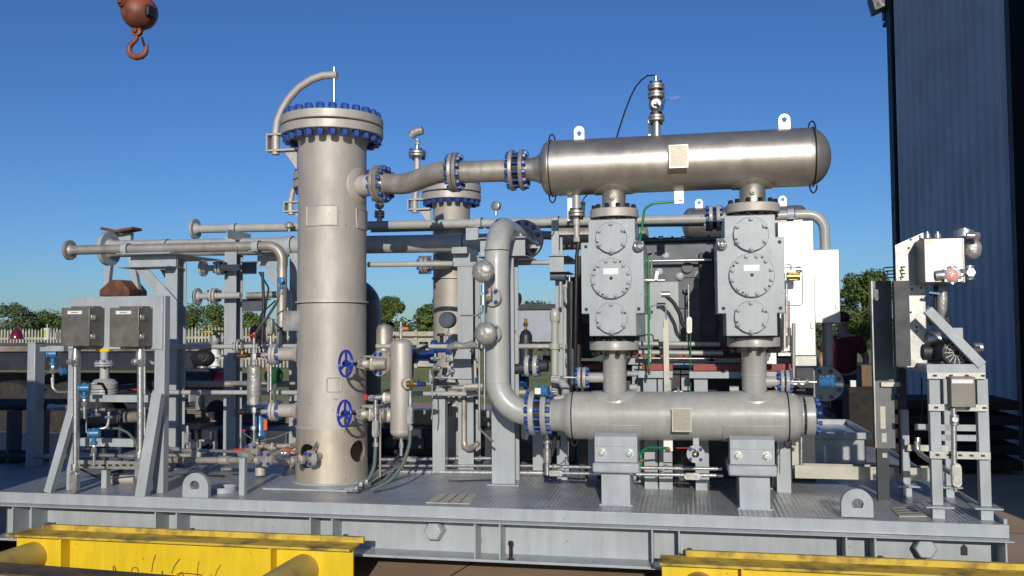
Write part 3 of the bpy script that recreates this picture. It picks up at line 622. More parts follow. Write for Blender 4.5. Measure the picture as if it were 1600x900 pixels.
# saddles
def saddle(pxs, lab):
    (a0, a1, at, am, af, c0, c1, cb, Yf) = pxs
    t = T('vessel_saddle', lab, 'support', (W((c0+c1)/2, cb, Yf).x, Yf+.15, .5), 'saddles under the gray vessel')
    A0, A1 = W(a0, am, Yf-.04), W(a1, am, Yf-.04); zt = W(a0, at, Yf-.04).z; zm = W(a0, am, Yf-.04).z; zl = W(a0, af, Yf-.04).z
    b = MB(); y0 = Yf-.035; n = 8
    b.box((A0.x, y0, zm+.012), (A1.x, y0+.012, zt)); b.box((A0.x, y0+.0125, zm+.012), (A0.x+.012, VY, zt)); b.box((A1.x-.012, y0+.0125, zm+.012), (A1.x, VY, zt))
    P(t, 'clamp_box', b, 'stand', .003)
    b = MB(); b.box((A0.x-.012, y0-.03, zl), (A1.x+.012, VY+.1, zm+.011)); P(t, 'wear_plate', b, 'stand', .012)
    b = MB(); C0, C1 = W(c0, cb, Yf), W(c1, cb, Yf); b.box((C0.x, Yf, .5002), (C1.x, VY+.12, zl-.0005)); P(t, 'pedestal', b, 'stand', .002)
    b = MB(); b.box((C0.x-.012, Yf-.01, .5002), (C1.x+.014, VY+.13, .508)); P(t, 'foot_weld', b, 'stand')
    zb_ = zm + (zt-zm)*.42
    for f in (.18, .82): bolt(t, (A0.x+(A1.x-A0.x)*f, y0, zb_), -Y_, .020, m='steel', kind='cap')
    # sloping lip
    b = MB(); b.prism([(A0.x, y0-.0005, zt), (A1.x, y0-.0005, zt), (A1.x, y0+.05, zt+.02), (A0.x, y0+.05, zt+.02)], (0, .01, -.01)); b.bar((A0.x, y0-.002, zm+(zt-zm)*.66), (A1.x, y0-.002, zm+(zt-zm)*.66), .004, .006); P(t, 'bent_lip', b, 'stand', .002)
    return t
saddle((929, 996, 682, 725, 738, 940, 985, 789, .20), 'blue gray saddle pedestal with two bolts under left part of the gray vessel')
saddle((1141, 1211, 687, 729, 743, 1156, 1204, 796, .21), 'blue gray saddle pedestal with two bolts under right part of the gray vessel')

# riser pipe
rp = T('riser_pipe', 'thick gray riser pipe rising from the lower vessel and turning back at the top', 'pipe', W(775, 560, VY))
rx = W(776.5, 500, VY).x; rz = zz(352, 776); rr = 19.3*sc(776, 500, VY); zl = LA.z-.0
jl = jr - ld*.06; yend = 1.42
b = MB(); b.tube([jl, Vector((rx, VY, jl.z)), Vector((rx, VY, rz)), Vector((rx, yend, rz+.0))], rr, 36, bend=.27); P(rp, 'pipe', b, 'pipe')
b = MB(); b.ring((rx, VY, zz(598, 776)), Z, rr+.003, rr-.01, .006); b.ring((rx, VY, zz(391, 776)), Z, rr+.003, rr-.01, .006); b.ring(jl-ld*.04, ld, rr+.003, rr-.01, .006); P(rp, 'weld_bead', b, 'pipe')
joint(rp, (rx, yend, rz), Y_, .155, .035, .008, 12, 'pipe', 'bolt', .02)
# wrapped gauges on the riser
def crumple(c, r, m='foil', sq=(1, .7, 1), seed=0, n=26, amp=.16):
    rnd = random.Random(seed); b = MB().sph(c, r, n, sq); c = Vector(c); ks = [(Vector((rnd.uniform(-1, 1), rnd.uniform(-1, 1), rnd.uniform(-1, 1))).normalized()*rnd.uniform(4, 11), rnd.uniform(0, 6)) for _ in range(14)]
    for v in b.v:
        d = (v-c).normalized(); s = sum(abs(math.sin(k.dot(d)+p)) for k, p in ks)/len(ks); v.xyz = c + (v-c)*(1+amp*(s-.6)*2)
    return b
for px, py, rr_, sp, lab, fy in ((755, 424, 17.5, 452, 'round foil wrapped gauge on its stem beside the upper riser', 464), (759, 521, 18, 0, 'round foil wrapped gauge lower on the riser above the small tubing', 521)):
    c = W(px, py, VY-.20); s = sc(px, py, VY-.2); t = T('wrapped_gauge', lab, 'gauge', c, 'foil wrapped gauges on the riser')
    P(t, 'foil_wrap', crumple(c, rr_*s, seed=int(py), sq=(1, .6, 1), amp=.15, n=44), 'foil')
    if sp:
        b = MB(); b.cyl(c-Z*.05, W(px, 470, VY-.2), .006, 10); b.cyl(W(px, 445, VY-.2), W(px, 457, VY-.2), .014, 10); b.cyl(W(px, 461, VY-.2), W(px, 477, VY-.2), .020, 14); P(t, 'stem', b, 'steel')
        b = MB(); b.cyl(W(px, 467, VY-.2), W(768, 467, VY-.10), .018, 14); P(t, 'valve_block', b, 'blastp')
        b = MB(); b.bar(W(767, 463, VY-.22), W(768, 446, VY-.22), .008, .004); P(t, 'handle', b, 'red')
    fc = W(769, fy, VY-rr-.03); b = MB(); b.cyl(fc, fc+Y_*.10, .03, 16); P(t, 'branch', b, 'pipe'); flange(t, fc, Vector((-.35, -.93, 0)), .062, .02, 4, 'pipe', bm='bolt', bs=.012, blind=True)
b = MB(); b.lathe(W(775, 322, VY+.02), Vector((-.3, -1, 0)), [(-.02, .02), (-.018, .032), (.018, .032), (.02, .028)], 24); b.cyl(W(775, 337, VY+.02), W(775, 324, VY+.02), .010, 10); S('dial_gauge', 'small round dial gauge standing on top of the riser bend', 'gauge', b, 'steel')

# ================================================================== COMPRESSOR CYLINDER BLOCKS
BY = .18
def block(lab, P_, covers, eye, holes, side):
    """P_ : px of narrow x0,x1, wide x0,x1, y rows"""
    nx0, nx1, wx0, wx1, y0, y1, y2, y3 = P_
    f = lambda px, py: W(px, py, BY)
    A = f(nx0, y0), f(nx1, y3), f(wx0, y1), f(wx1, y2); a, c, d, e = A[0].x, A[1].x, A[2].x, A[3].x
    z0, z1, z2, z3 = f((nx0+nx1)/2, y0).z, f((nx0+nx1)/2, y1).z, f((nx0+nx1)/2, y2).z, f((nx0+nx1)/2, y3).z
    t = T('compressor_cylinder', lab, 'compressor', ((d+e)/2, VY, z3), 'gray compressor cylinder blocks')
    b = MB(); pts = [(a, z3), (c, z3), (c, z2), (e, z2), (e, z1), (c, z1), (c, z0), (a, z0), (a, z1), (d, z1), (d, z2), (a, z2)]
    b.prism([(p[0], BY, p[1]) for p in pts], (0, .52, 0)); bd = P(t, 'body', b, 'gray', .004)
    cen = []
    for px, py, r, nb, ph in covers:
        q = f(px, py); rr = r*sc(px, py, BY); x = Vector((q.x, BY, q.z)); cen.append((x, rr))
        b = MB(); b.lathe(x+Y_*-.0005, -Y_, [(0, rr-.004), (.004, rr-.001), (.022, rr), (.028, rr-.004)], 56); cv = P(t, 'valve_cover' if nb < 10 else 'cylinder_head', b, 'gray')
        for k in range(nb):
            an = 2*math.pi*(k+ph)/nb; bolt(t, x + Vector((math.cos(an)*rr*.87, -.028, math.sin(an)*rr*.87)), -Y_, .0135 if nb < 10 else .0125, m='gray', kind='cap')
        for an in ((R(200), R(20)) if nb < 10 else (R(152), R(60), R(-35), R(-118))):
            b = MB(); v = Vector((math.cos(an), 0, math.sin(an))); tt = Vector((-v.z, 0, v.x)); p0 = x + v*rr*.90 - Y_*.0285; b.cyl(p0-tt*.006, p0+tt*.006, .006, 8); P(t, 'jacking_hole', b, 'black')
    x, rr = cen[1]; b = MB(); b.lathe(x-Y_*.0285, -Y_, [(0, 0), (.001, .011)][::1], 14, caps=False); b.lathe(x-Y_*.0285, -Y_, [(0, .011), (.0012, .011), (.0012, 0)], 14, caps=False); P(t, 'center_port', b, 'black')
    b = MB(); b.box((x.x-.048, BY-.0295, x.z+.024), (x.x+.045, BY-.0287, x.z+.062)); lb = P(t, 'data_label', b, 'white')
    b = MB(); 
    for k, (u0, u1) in enumerate(((-.040, .032), (-.034, .038), (-.028, .02), (-.04, -.012))): b.box((x.x+u0, BY-.0302, x.z+.055-k*.008), (x.x+u1, BY-.0297, x.z+.0565-k*.008))
    P(lb, 'print_lines', b, 'steel')
    for hx, hy in holes:
        q = f(hx, hy); b = MB(); b.lathe((q.x, BY-.001, q.z), -Y_, [(0, .011), (.0015, .011), (.0015, 0)], 16, caps=False); P(t, 'bolt_hole', b, 'black')
    # lifting eye
    q = W(eye[0], eye[1], BY-.02); b = MB(); ax = Vector((.75, -.6, .25)).normalized(); u, v, ax = basis(ax); pts = [q + (u*math.cos(k*math.pi/12)*.036 + v*math.sin(k*math.pi/12)*.026) for k in range(24)]
    b.tube(pts, .011, 10, closed=True); b.cyl(q+Y_*.06, q+Y_*.02, .014, 12); P(t, 'lifting_eye', b, 'steel')
    # distance piece towards the frame
    b = MB(); cx_ = (d+e)/2; b.cyl((cx_, BY+.521, (z1+z2)/2), (cx_, 1.24, (z1+z2)/2), .19, 32); P(t, 'distance_piece', b, 'gray')
    for zf_, hh in ((z0, 1), (z3, -1)):
        b = MB(); b.cyl((( a+c)/2, VY, zf_+hh*.0008), ((a+c)/2, VY, zf_+hh*.022), .13, 32); P(t, 'port_face', b, 'dark')
        for k in (-3, -1, 1, 3):
            b = MB(); b.cyl(((a+c)/2+k*.03, VY-.135, zf_+hh*.001), ((a+c)/2+k*.03, VY-.135, zf_+hh*.026), .005, 8); P(t, 'stud', b, 'bblk')
    return t, (a, c, d, e, z0, z1, z2, z3)
bA = block('left gray compressor cylinder block with three round bolted covers, beside the foil gauges', (919, 994.5, 907.5, 1007, 342.5, 378, 490, 525),
           [(955.5, 371.5, 24.6, 6, .5), (955.4, 435, 32, 12, .5), (956, 497, 24.6, 6, .5)], (998, 384), ((915.4, 385.5), (916, 483.5), (998, 482.7)), 1)
bB = block('right gray compressor cylinder block with three round bolted covers, beside the bright white panels', (1131.5, 1215, 1119.5, 1227.5, 336, 371, 489.5, 525),
           [(1173.2, 366, 27, 6, .5), (1174.4, 430, 34.6, 12, .5), (1173.6, 495.5, 25.7, 6, .5)], (1128, 381), ((1218, 378), (1219.5, 481.5), (1130.5, 481.8)), -1)

# ---- compressor frame and what stands around it
ax0, ax1 = W(985, 450, 1.25).x, W(1236, 450, 1.25).x; fz0, fz1 = W(1060, 546, 1.25).z, W(1060, 377, 1.25).z
cf = T('engine_crankcase', 'gray compressor crankcase with shade put into its dark colour, standing on red rails between the two cylinder blocks', 'compressor', ((ax0+ax1)/2, 1.6, fz0))
b = MB(); b.box((ax0, 1.25, fz0), (ax1, 2.1, fz1)); P(cf, 'crankcase', b, 'navy', .012)  # crankcase is gray, the navy colour carries its shade
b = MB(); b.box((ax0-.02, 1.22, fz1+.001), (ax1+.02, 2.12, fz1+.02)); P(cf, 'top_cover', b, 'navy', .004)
for k in range(9):
    bolt(cf, (ax0+.05+k*(ax1-ax0-.1)/8, 1.26, fz1+.02), Z, .012, m='navy', kind='cap')
b = MB(); q = W(1074, 418, 1.25); b.cyl(q, q-Y_*.03, .04, 20); q = W(1074, 452, 1.25); b.cyl(q, q-Y_*.05, .03, 20); q = W(1022, 505, 1.25); P(cf, 'inspection_cap', b, 'navy')
b = MB(); b.box(W(1008, 540, 1.235), W(1060, 440, 1.249)); P(cf, 'lit_patch', b, 'gray', .004)  # gray plate stands for the sunlit patch on the crankcase
b = MB(); b.box(W(1095, 545, 1.2), W(1118, 395, 1.249)); P(cf, 'side_rib', b, 'dark', .004)
for i, (x0, x1, y0, y1, Yv, lab) in enumerate(((985, 1238, 546, 559, 1.18, 'long dull red rail directly under the dark crankcase'), (1003, 1052, 567, 579, .80, 'short red rail piece on a gray ledge under the left cylinder block'),
                               (1083, 1236, 567, 580, .80, 'red rail piece on a gray ledge under the right cylinder block'))):
    t = T('mounting_rail', lab, 'rail', W((x0+x1)/2, y1, Yv), 'red mounting rails')
    b = MB(); b.box(W(x0, y1, Yv), W(x1, y0, Yv+.14)); P(t, 'rail', b, 'redr', .004)
    b = MB(); A_, B_ = W(x0-6, y1+.5, Yv-.02), W(x1, y1+9, Yv+.2); b.box(A_, B_); P(t, 'ledge', b, 'stand', .002)
    for px in (x0+12, x1-14):
        q = W(px, y1+9, Yv); b = MB(); b.box((q.x-.045, Yv+.02, .5), (q.x+.045, Yv+.1, q.z-.002)); P(t, 'leg', b, 'stand')
for i, (y, x0, x1, r, Yv, lab) in enumerate(((549, 998, 1118, .022, 1.05, 'upper'), (537, 1000, 1100, .018, 1.08, 'top'))):
    pass
def rail_tube(name, lab, cat, pts, r, m, group=None, bend=None, n=12):
    return S(name, lab, cat, MB().tube(pts, r, n, bend=bend), m, group)
rail_tube('conduit_pipe', 'gray horizontal tube just above the red rail, right of the left cylinder block', 'pipe', [W(998, 537, 1.0), W(1125, 538, 1.0)], .017, 'pipe')
rail_tube('conduit_pipe', 'gray horizontal tube between the red rails, second one down', 'pipe', [W(998, 550.5, .95), W(1130, 552, .95)], .017, 'pipe')
rail_tube('conduit_pipe', 'thin steel rod just above the lower red rails', 'pipe', [W(998, 559.5, .9), W(1118, 560.5, .9)], .006, 'steel')
# dark mass of engine underframe
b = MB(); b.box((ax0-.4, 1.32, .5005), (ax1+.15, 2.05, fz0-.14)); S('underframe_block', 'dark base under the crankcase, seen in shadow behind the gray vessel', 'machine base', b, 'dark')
for k, (px, w_, y0, Yv) in enumerate(((1006, 18, 690, 1.05), (1098, 15, 640, 1.0), (925, 14, 655, 1.1), (1211, 11, 690, .95))):
    q = W(px, y0, Yv); h = w_*.5*sc(px, y0, Yv); lab = ('narrow gray post under the gray vessel between the two saddles, behind the conduits', 'gray post behind the red handled valve near right saddle', 'gray post behind the left saddle pedestal', 'slotted gray post just right of the right saddle')[k]
    b = MB(); b.box((q.x-h, Yv, .5), (q.x+h, Yv+.06, min(q.z, 1.2))); b.box((q.x-h-.02, Yv-.02, .5), (q.x+h+.02, Yv+.08, .508)); S('support_post', lab, 'post', b, 'stand', bev=.002)

# back vessels behind the pipework
def hvessel(lab, x0, x1, py0, r_px, Yv, m, lugs=()):
    A_, B_ = W(x0, py0[0], Yv), W(x1, py0[1], Yv); d = (B_-A_).normalized(); r = r_px*sc((x0+x1)/2, 350, Yv); t = T('horizontal_vessel', lab, 'pressure vessel', (A_+B_)/2)
    b = MB(); b.cyl(A_, B_, r, 48); P(t, 'shell', b, m)
    for q, s in ((A_, -1), (B_, 1)): b = MB(); head(b, q, d*s, r, r*.5, 32); P(t, 'end_cap', b, m)
    b = MB(); b.ring(A_+d*.04, d, r+.003, r-.01, .01, 40); b.ring(B_-d*.04, d, r+.003, r-.01, .01, 40); P(t, 'weld_seam', b, m)
    for lx0, lx1, yt, yb, hy in lugs: lug(lx0, lx1, yt, yb, (lx0+lx1)/2, hy, (lx1-lx0)*.26, Yv-.01, .02, t, 'lug')
    return t, A_, B_, d, r
hvessel('stainless horizontal vessel behind the right cylinder block, partly hidden by the gray pipe', 1078, 1250, (350, 346), 25, 2.6, 'stain', ((1086.5, 1098, 311, 326, 317), (1217, 1229, 306, 322, 312)))
hvessel('dark shaded horizontal vessel behind the left cylinder block and the big riser flange', 872, 1004, (372, 368), 19, 2.3, 'blastp')
b = MB(); b.cyl(W(838, 367, 1.7), W(862, 368, 1.7), .035, 18); S('short_nozzle', 'short blasted nozzle between riser flange and dark vessel', 'pipe', b, 'blastp')
# dark tube rack between the blocks
tr = T('tube_rack', 'dark horizontal tubes held by two small perforated brackets between the cylinder blocks', 'tube rack', W(1060, 396, 1.3))
for y, r in ((378, .034), (395, .034)): b = MB(); b.cyl(W(1003, y, 1.6), W(1120, y-1, 1.6), r, 18); P(tr, 'tube', b, 'navy')
b = MB(); b.cyl(W(1003, 404, 1.45), W(1120, 402.5, 1.45), .02, 14); P(tr, 'light_tube', b, 'pipe')
for px in (1033, 1068.5):
    b = MB(); b.box(W(px-3.5, 404, 1.44), W(px+3.5, 369, 1.46)); br = P(tr, 'bracket', b, 'dark', .002)
    for y in (372.5, 382.5, 394): b = MB(); b.ring(W(px, y, 1.438), -Y_, .012, .006, .004, 14); P(br, 'clamp_ring', b, 'steel')
b = MB(); b.cyl(W(1098, 400, 1.75), W(1098, 376, 1.75), .07, 20); b.cyl(W(1098, 385, 1.7), W(1083, 385, 1.7), .02, 10); P(tr, 'filter_bowl', b, 'dark')

# green tubing
t = T('green_tube', 'bright green bent tube from the tab under the stainless vessel down past the left block', 'tube', W(1003, 450, .5))
b = MB(); b.tube([W(1067, 313.5, .42), W(1020, 318, .40), W(1007, 326, .38), W(1002, 362, .34), W(998, 388, .36)], .008, 10, bend=.05); P(t, 'tube', b, 'green'); P(t, 'lower_tube', MB().tube([W(1013, 400, .62), W(1013.5, 500, .62), W(1014, 586, .62)], .0075, 10), 'green')
P(t, 'fitting', MB().hexn(W(1060, 314, .41), X, .012, .03), 'copper'); P(t, 'fitting', MB().hexn(W(1014, 583, .62), Z, .012, .03), 'copper')
t = T('green_tube', 'short green tube curving from the left saddle to the tab under the gray vessel', 'tube', W(1020, 710, .3))
b = MB(); b.tube([W(1001, 729, .22), W(1001, 706, .22), W(1012, 699, .30), W(1045, 700, .38)], .0075, 10, bend=.05); P(t, 'tube', b, 'green')
P(t, 'fitting', MB().hexn(W(997, 720, .22), X, .010, .035), 'copper'); P(t, 'fitting', MB().hexn(W(1040, 702, .37), X, .011, .03), 'copper')
b = MB(); b.box(W(1037, 705, VY), W(1051, 683, VY+.008)); b.box(W(1088, 700, VY), W(1097, 683, VY+.01)); 
S('earthing_tab', 'pale metal tab hanging under the gray vessel where green tube ends', 'tab', MB().box(W(1037, 705, .40), W(1051, 685, .408)), 'lug')

# small valve with red handle under the vessel
t = T('drain_valve', 'round white flanged drain valve with red handle under the gray vessel left of right saddle', 'valve', W(1087, 711, .30))
c = W(1087, 709.5, .28); flange(t, c, -Y_, 14*sc(1087, 710, .28), .02, 4, 'pipe', bm='bolt', bs=.011, blind=True)
b = MB(); b.box(W(1083, 698, .31), W(1092, 684, .33)); b.cyl(c, c+Y_*.12, .022, 14); P(t, 'body', b, 'pipe')
b = MB(); b.tube([W(1056, 700, .27), W(1076, 700, .27)], .004, 6); P(t, 'handle', b, 'red'); b = MB(); b.tube([W(1076, 700, .27), W(1086, 702, .27), W(1089, 709, .25)], .004, 6); b.sph(W(1086, 710, .25), .015, 10); P(t, 'stem', b, 'steel')

# conduit runs along the deck
def conduit(lab, pts, r=.016, fits=(), m='steel', group='steel conduits along the deck'):
    t = T('conduit_run', lab, 'conduit', pts[0], group); b = MB(); b.tube(pts, r, 14, bend=.04); P(t, 'conduit', b, m)
    for q, d, L in fits:
        d = Vector(d).normalized(); b = MB(); b.lathe(q-d*L/2, d, [(0, r*1.1), (.006, r*1.5), (L-.006, r*1.5), (L, r*1.1)], 14)
        P(t, 'coupling', b, m)
    return t
def lb_box(t, c, d, L, w_, m='steel', face=-Y_):
    """oval conduit body with cover"""
    d = Vector(d).normalized(); s = d.cross(face).normalized(); b = MB(); pts = []
    for k in range(24):
        a = 2*math.pi*k/24; pts.append(c + d*((L/2-w_/2)*(1 if math.cos(a) > 0 else -1) + w_/2*math.cos(a)) + s*w_/2*math.sin(a))
    b.prism([p + face*.02 for p in pts], -face*.04); p = P(t, 'conduit_body', b, m, .002)
    b = MB(); b.prism([c + (q-c)*.72 + face*.024 for q in pts], -face*.0035); P(p, 'cover', b, 'galv')
C1 = conduit('upper steel conduit running along the deck from left of the saddle to the right saddle', [W(853, 700, .62), W(853, 729, .62), W(1128, 732.5, .55)], .012, [(W(868, 729, .62), X, .05), (W(1040, 730.5, .58), X, .03)])
C2 = conduit('lower steel conduit with oval fitting along the deck behind the saddles', [W(860, 739, .60), W(1130, 743, .55)], .012, [(W(1034, 741, .58), X, .03)])
lb_box(C2, W(1082, 744, .55), X, .11, .045); lb_box(C2, W(869, 739, .59), X, .10, .04)
conduit('thick vertical conduit elbow at the left end of the deck conduits', [W(855, 742, .6), W(855, 660, .6)], .018, [(W(855, 712, .6), Z, .1), (W(855, 690, .6), Z, .03)])
for lab, y0, y1, x0, x1, r, Yv in (('thin steel tube crossing behind the tower hoses and square post, upper', 718, 716, 590, 768, .014, 1.35), ('middle of three steel tubes crossing behind the square post', 728, 728, 590, 850, .013, 1.30),
                           ('thickest lowest steel tube crossing behind the square post', 737, 739, 590, 852, .022, 1.22)):
    t = conduit(lab, [W(x0, y0, Yv), W(x1, y1, Yv)], r, [(W(x0+35, y0, Yv), X, .05), (W(x1-50, y1, Yv), X, .06)])
    if r == .014: lb_box(t, W(642, 717, 1.33), X, .11, .04)
# stainless channel to control stand
t = T('cable_channel', 'long cream steel cable channel from right saddle to the control stand', 'cable channel', W(1240, 750, 1.0))
A_, B_ = W(1242, 727, .95), W(1478, 750, .95); zt = A_.z; zb2 = W(1242, 747, .95).z
b = MB(); b.box((A_.x, .95, zb2), (B_.x, .953, zt)); b.box((A_.x, .9535, zb2), (B_.x, 1.05, zb2+.003)); b.box((A_.x, 1.0505, zb2), (B_.x, 1.0535, zt)); P(t, 'channel', b, 'tray')
for px in (1365, 1438):
    for y in (733, 744):
        q = W(px, y, .949); b = MB(); b.cyl(q, q-Y_*.004, .004, 8); P(t, 'rivet', b, 'bblk')
b = MB(); b.cyl(W(1252, 727, .97), W(1252, 683, .97), .011, 10); S('pipe_stub', 'thin vertical steel rod beside the end flange of the gray vessel', 'rod', b, 'steel')
b = MB(); b.box(W(1238, 727, .98), W(1247, 690, 1.0)); S('mounting_strip', 'narrow cream strip standing behind end of the gray vessel', 'strip', b, 'tray')

# ================================================================== PIPE RACK HEADERS
def strap(t, px, py, Yv, r, w=.05, m='stand'):
    c = W(px, py, Yv); b = MB(); b.ring(c-X*w/2, X, r+.006, r+.0008, w, 28); b.box((c.x-w/2, Yv-r-.05, c.z-r-.006), (c.x+w/2, Yv+r+.03, c.z-r-.0005)); p = P(t, 'pipe_clamp', b, m)
    b = MB(); b.ring(c+X*(w/2+.001), X, r+.0045, r+.0005, .006, 24); P(p, 'rubber_liner', b, 'black'); return c
# header A
YA = 1.85; ha = T('header_pipe', 'upper gray header pipe running the whole width behind the vessels, flanged at its left end', 'pipe', W(640, 352, YA))
ra = .038
A0 = W(303, 358, YA); A1 = W(1108, 342, YA); A2 = W(1288, 334, YA)
b = MB(); b.cyl(A0+X*.02, A1, ra, 20); P(ha, 'pipe', b, 'pipe'); flange(ha, A0, -X, .092, .025, 8, 'pipe')
joint(ha, W(1116, 341, YA), X, .105, .026, .03, 8, 'pipe', 'bolt', .017)
b = MB(); b.tube([W(1126, 340.5, YA), A2, Vector((A2.x, YA, W(1288, 605, YA).z))], .040, 20, bend=.13); P(ha, 'down_pipe', b, 'pipe')
b = MB(); b.ring(W(1288, 358, YA), Z, .043, .03, .008); b.ring(W(1288, 595, YA), Z, .043, .03, .008); P(ha, 'weld_bead', b, 'pipe')
for px, py in ((365, 357), (748, 348), (868, 346), (1235, 335)): strap(ha, px, py, YA, ra+.002)
c = W(1295, 600, YA-.12); flange(ha, W(1290, 600, YA-.06), Vector((-.15, -1, 0)), 27*sc(1295, 600, YA), .03, 8, 'pipe', bm='bolt', bs=.016, blind=True)
b = MB(); b.cyl(W(760, 355, YA+.1), W(1100, 351, YA+.1), .014, 10); b.cyl(W(580, 361, YA+.1), W(745, 357, YA+.1), .014, 10); P(ha, 'tracer_tube', b, 'blastp')
# header B (fat)
YBh = 1.62; hb = T('header_pipe', 'fat gray header pipe just below the upper one with a large open flange at left', 'pipe', W(460, 383, YBh))
rb = .075; B0 = W(167, 389, YBh); B1 = W(770, 379, YBh)
b = MB(); b.cyl(B0+X*.02, B1, rb, 28); b.cyl(Vector((rx, 1.47, rz)), Vector((rx, YBh+.05, rz)), rb, 28); P(hb, 'pipe', b, 'pipe'); flange(hb, B0, -X, 26.5*sc(167, 389, YBh), .04, 8, 'pipe')
for px, py in ((452, 384), (258, 388), (718, 380)): strap(hb, px, py, YBh, rb+.002, .07)
# header C (beige front)
YC = 1.05; hc = T('header_pipe', 'beige blasted header pipe in front of the fat gray one, turning down beside the tower', 'pipe', W(300, 386, YC))
rc = .039; C0_ = W(107, 391, YC); C1_ = W(441, 384, YC); Cb = W(441, 560, YC)
b = MB(); b.tube([C0_+X*.02, C1_, Vector((C1_.x, YC, Cb.z))], rc, 22, bend=.12); P(hc, 'pipe', b, 'blastp'); flange(hc, C0_, -X, 15.5*sc(107, 391, YC), .024, 4, 'blastp')
b = MB(); b.ring(W(441, 513, YC), Z, rc+.002, rc-.01, .01); P(hc, 'black_band', b, 'black')
for px, py in ((197, 389), (401, 385)): strap(hc, px, py, YC, rc+.002, .05)
# valve lying on header C with cap etc
b = MB(); b.lathe(W(452, 352, YA-.1), Z, [(-.06, .01), (-.02, .01), (-.02, .038), (.01, .04), (.028, .02), (.03, 0)], 16); S('pressure_gauge', 'small silver gauge cap standing on the upper header just left of the tower', 'gauge', b, 'foil')
b = MB(); b.sph(W(593, 321, 1.2), .04, 12, (1, .7, .8)); b.cyl(W(593, 322, 1.2), W(593, 343, 1.2), .010, 10); S('pressure_gauge', 'small silver gauge head hanging behind the first outlet pipe flange', 'gauge', b, 'steel')
for px, yt, yb, Yv, lab in ((652, 241, 272, .60, 'wrapped gauge with flange standing on the outlet pipe bend'), (593, 335, 346, 1.15, 'small flanged nozzle on the upper header right of the tower')):
    t = T('flanged_gauge', lab, 'gauge', W(px, yb, Yv), None)
    k = 1 if px > 600 else .65; joint(t, W(px, yt, Yv), Z, .062*k, .014, .006, 4, 'stain', 'bolt', .013*k, bc=.78)
    b = MB(); b.cyl(W(px, yt+4, Yv), W(px, yb, Yv), .022, 14); P(t, 'stub', b, 'blast')
    if px > 600:
        b = MB(); b.cyl(W(px, 237, Yv), W(px, 218, Yv), .012, 10); b.hexn(W(px, 226, Yv), Z, .022, .03); P(t, 'stem', b, 'steel')
        c = W(651, 208, Yv); b = MB().tube([c-X*.045-Z*.02, c-X*.015+Z*.008, c+X*.045+Z*.018], [.028, .034, .03], 14); P(t, 'foil_wrap', b, 'foil')
# support frames of the rack
def column(name, lab, px0, px1, top, Yv, w=None, depth=.2, base=.5, extra=None, m='stand'):
    a, c = W(px0, 500, Yv), W(px1, 500, Yv); zt = W((px0+px1)/2, top, Yv).z; t = T(name, lab, 'support column', ((a.x+c.x)/2, Yv, .5))
    b = MB(); b.box((a.x, Yv, .508), (c.x, Yv+.012, zt)); b.box((a.x, Yv+depth-.012, .508), (c.x, Yv+depth, zt)); x = (a.x+c.x)/2; b.box((x-.006, Yv+.0125, .508), (x+.006, Yv+depth-.0125, zt)); P(t, 'column', b, m, .002)
    b = MB(); b.box((a.x-.03, Yv-.03, .5003), (c.x+.03, Yv+depth+.03, .507)); P(t, 'foot_plate', b, m)
    return t, a.x, c.x, zt
t, a, c, zt = column('rack_column', 'gray steel column with bracket at left carrying the header pipes behind the two boxes', 257, 276, 402, 1.10, depth=.14)
A_, B_ = W(192, 396, .98), W(268, 414, .98); b = MB(); zt2 = A_.z; zb3 = W(200, 418, .98).z
b.box((A_.x, .96, zt2-.011), (c+.02, 1.75, zt2)); b.box((A_.x-.04, .96, zb3-.001), (c, 1.2, zb3+.009)); b.box((A_.x, 1.08, zb3+.0095), (c, 1.092, zt2-.0115)); P(t, 'cantilever_beam', b, 'stand', .002)
b = MB(); b.prism([W(212, 421, 1.02), W(232, 421, 1.02), W(276, 470, 1.02), W(276, 505, 1.02)], (0, .012, 0)); b.prism([W(250, 421, 1.2), W(258, 421, 1.2), W(280, 455, 1.2), W(280, 475, 1.2)], (0, .012, 0)); P(t, 'brace', b, 'stand')
t, a, c, zt = column('rack_column', 'gray steel column carrying headers between the boxes and the tower', 350, 368.5, 368, 1.55, depth=.12)
for y, Yv, x1 in ((419, 1.5, 400), (477, 1.5, 415)): b = MB(); A_ = W(378, y-8, Yv); B_ = W(x1, y+9, Yv); b.box(A_, (B_.x, Yv+.012, B_.z)); b.box((A_.x, Yv-.03, A_.z+.0005), (B_.x, Yv+.1, A_.z+.010)); P(t, 'cross_beam', b, 'navy')
b = MB(); b.box(W(355, 372, 1.35), W(392, 366, 1.75)); P(t, 'top_plate', b, 'stand')
t, a, c, zt = column('rack_column', 'gray column mostly hidden between down pipe and the left side of the tower', 452, 480, 395, 1.35, depth=.2)
b = MB(); A_ = W(402, 395, 1.2); b.box((A_.x, 1.18, A_.z-.01), (a, 1.5, A_.z)); b.box(W(402, 418, 1.25), W(450, 398, 1.262)); b.prism([W(412, 420, 1.25), W(430, 420, 1.25), W(455, 460, 1.25), W(455, 490, 1.25)], (0, .012, 0)); P(t, 'cantilever_beam', b, 'stand')
t, a, c, zt = column('rack_column', 'wide gray column with dark capital just left of the foil gauges', 715, 739, 396, 1.3, depth=.25)
b = MB(); b.box(W(706, 396, 1.2), W(748, 392.5, 1.6)); b.box(W(708, 416, 1.29), W(746, 396.5, 1.34)); P(t, 'capital', b, 'stand')
b = MB(); b.prism([W(694, 592, 1.28), W(738, 592, 1.28), W(738, 540, 1.28), W(716, 545, 1.28)], (0, .012, 0)); P(t, 'gusset', b, 'stand')
t, a, c, zt = column('riser_column', 'gray I section column directly behind the thick riser pipe', 767, 803, 402, .80, depth=.18)
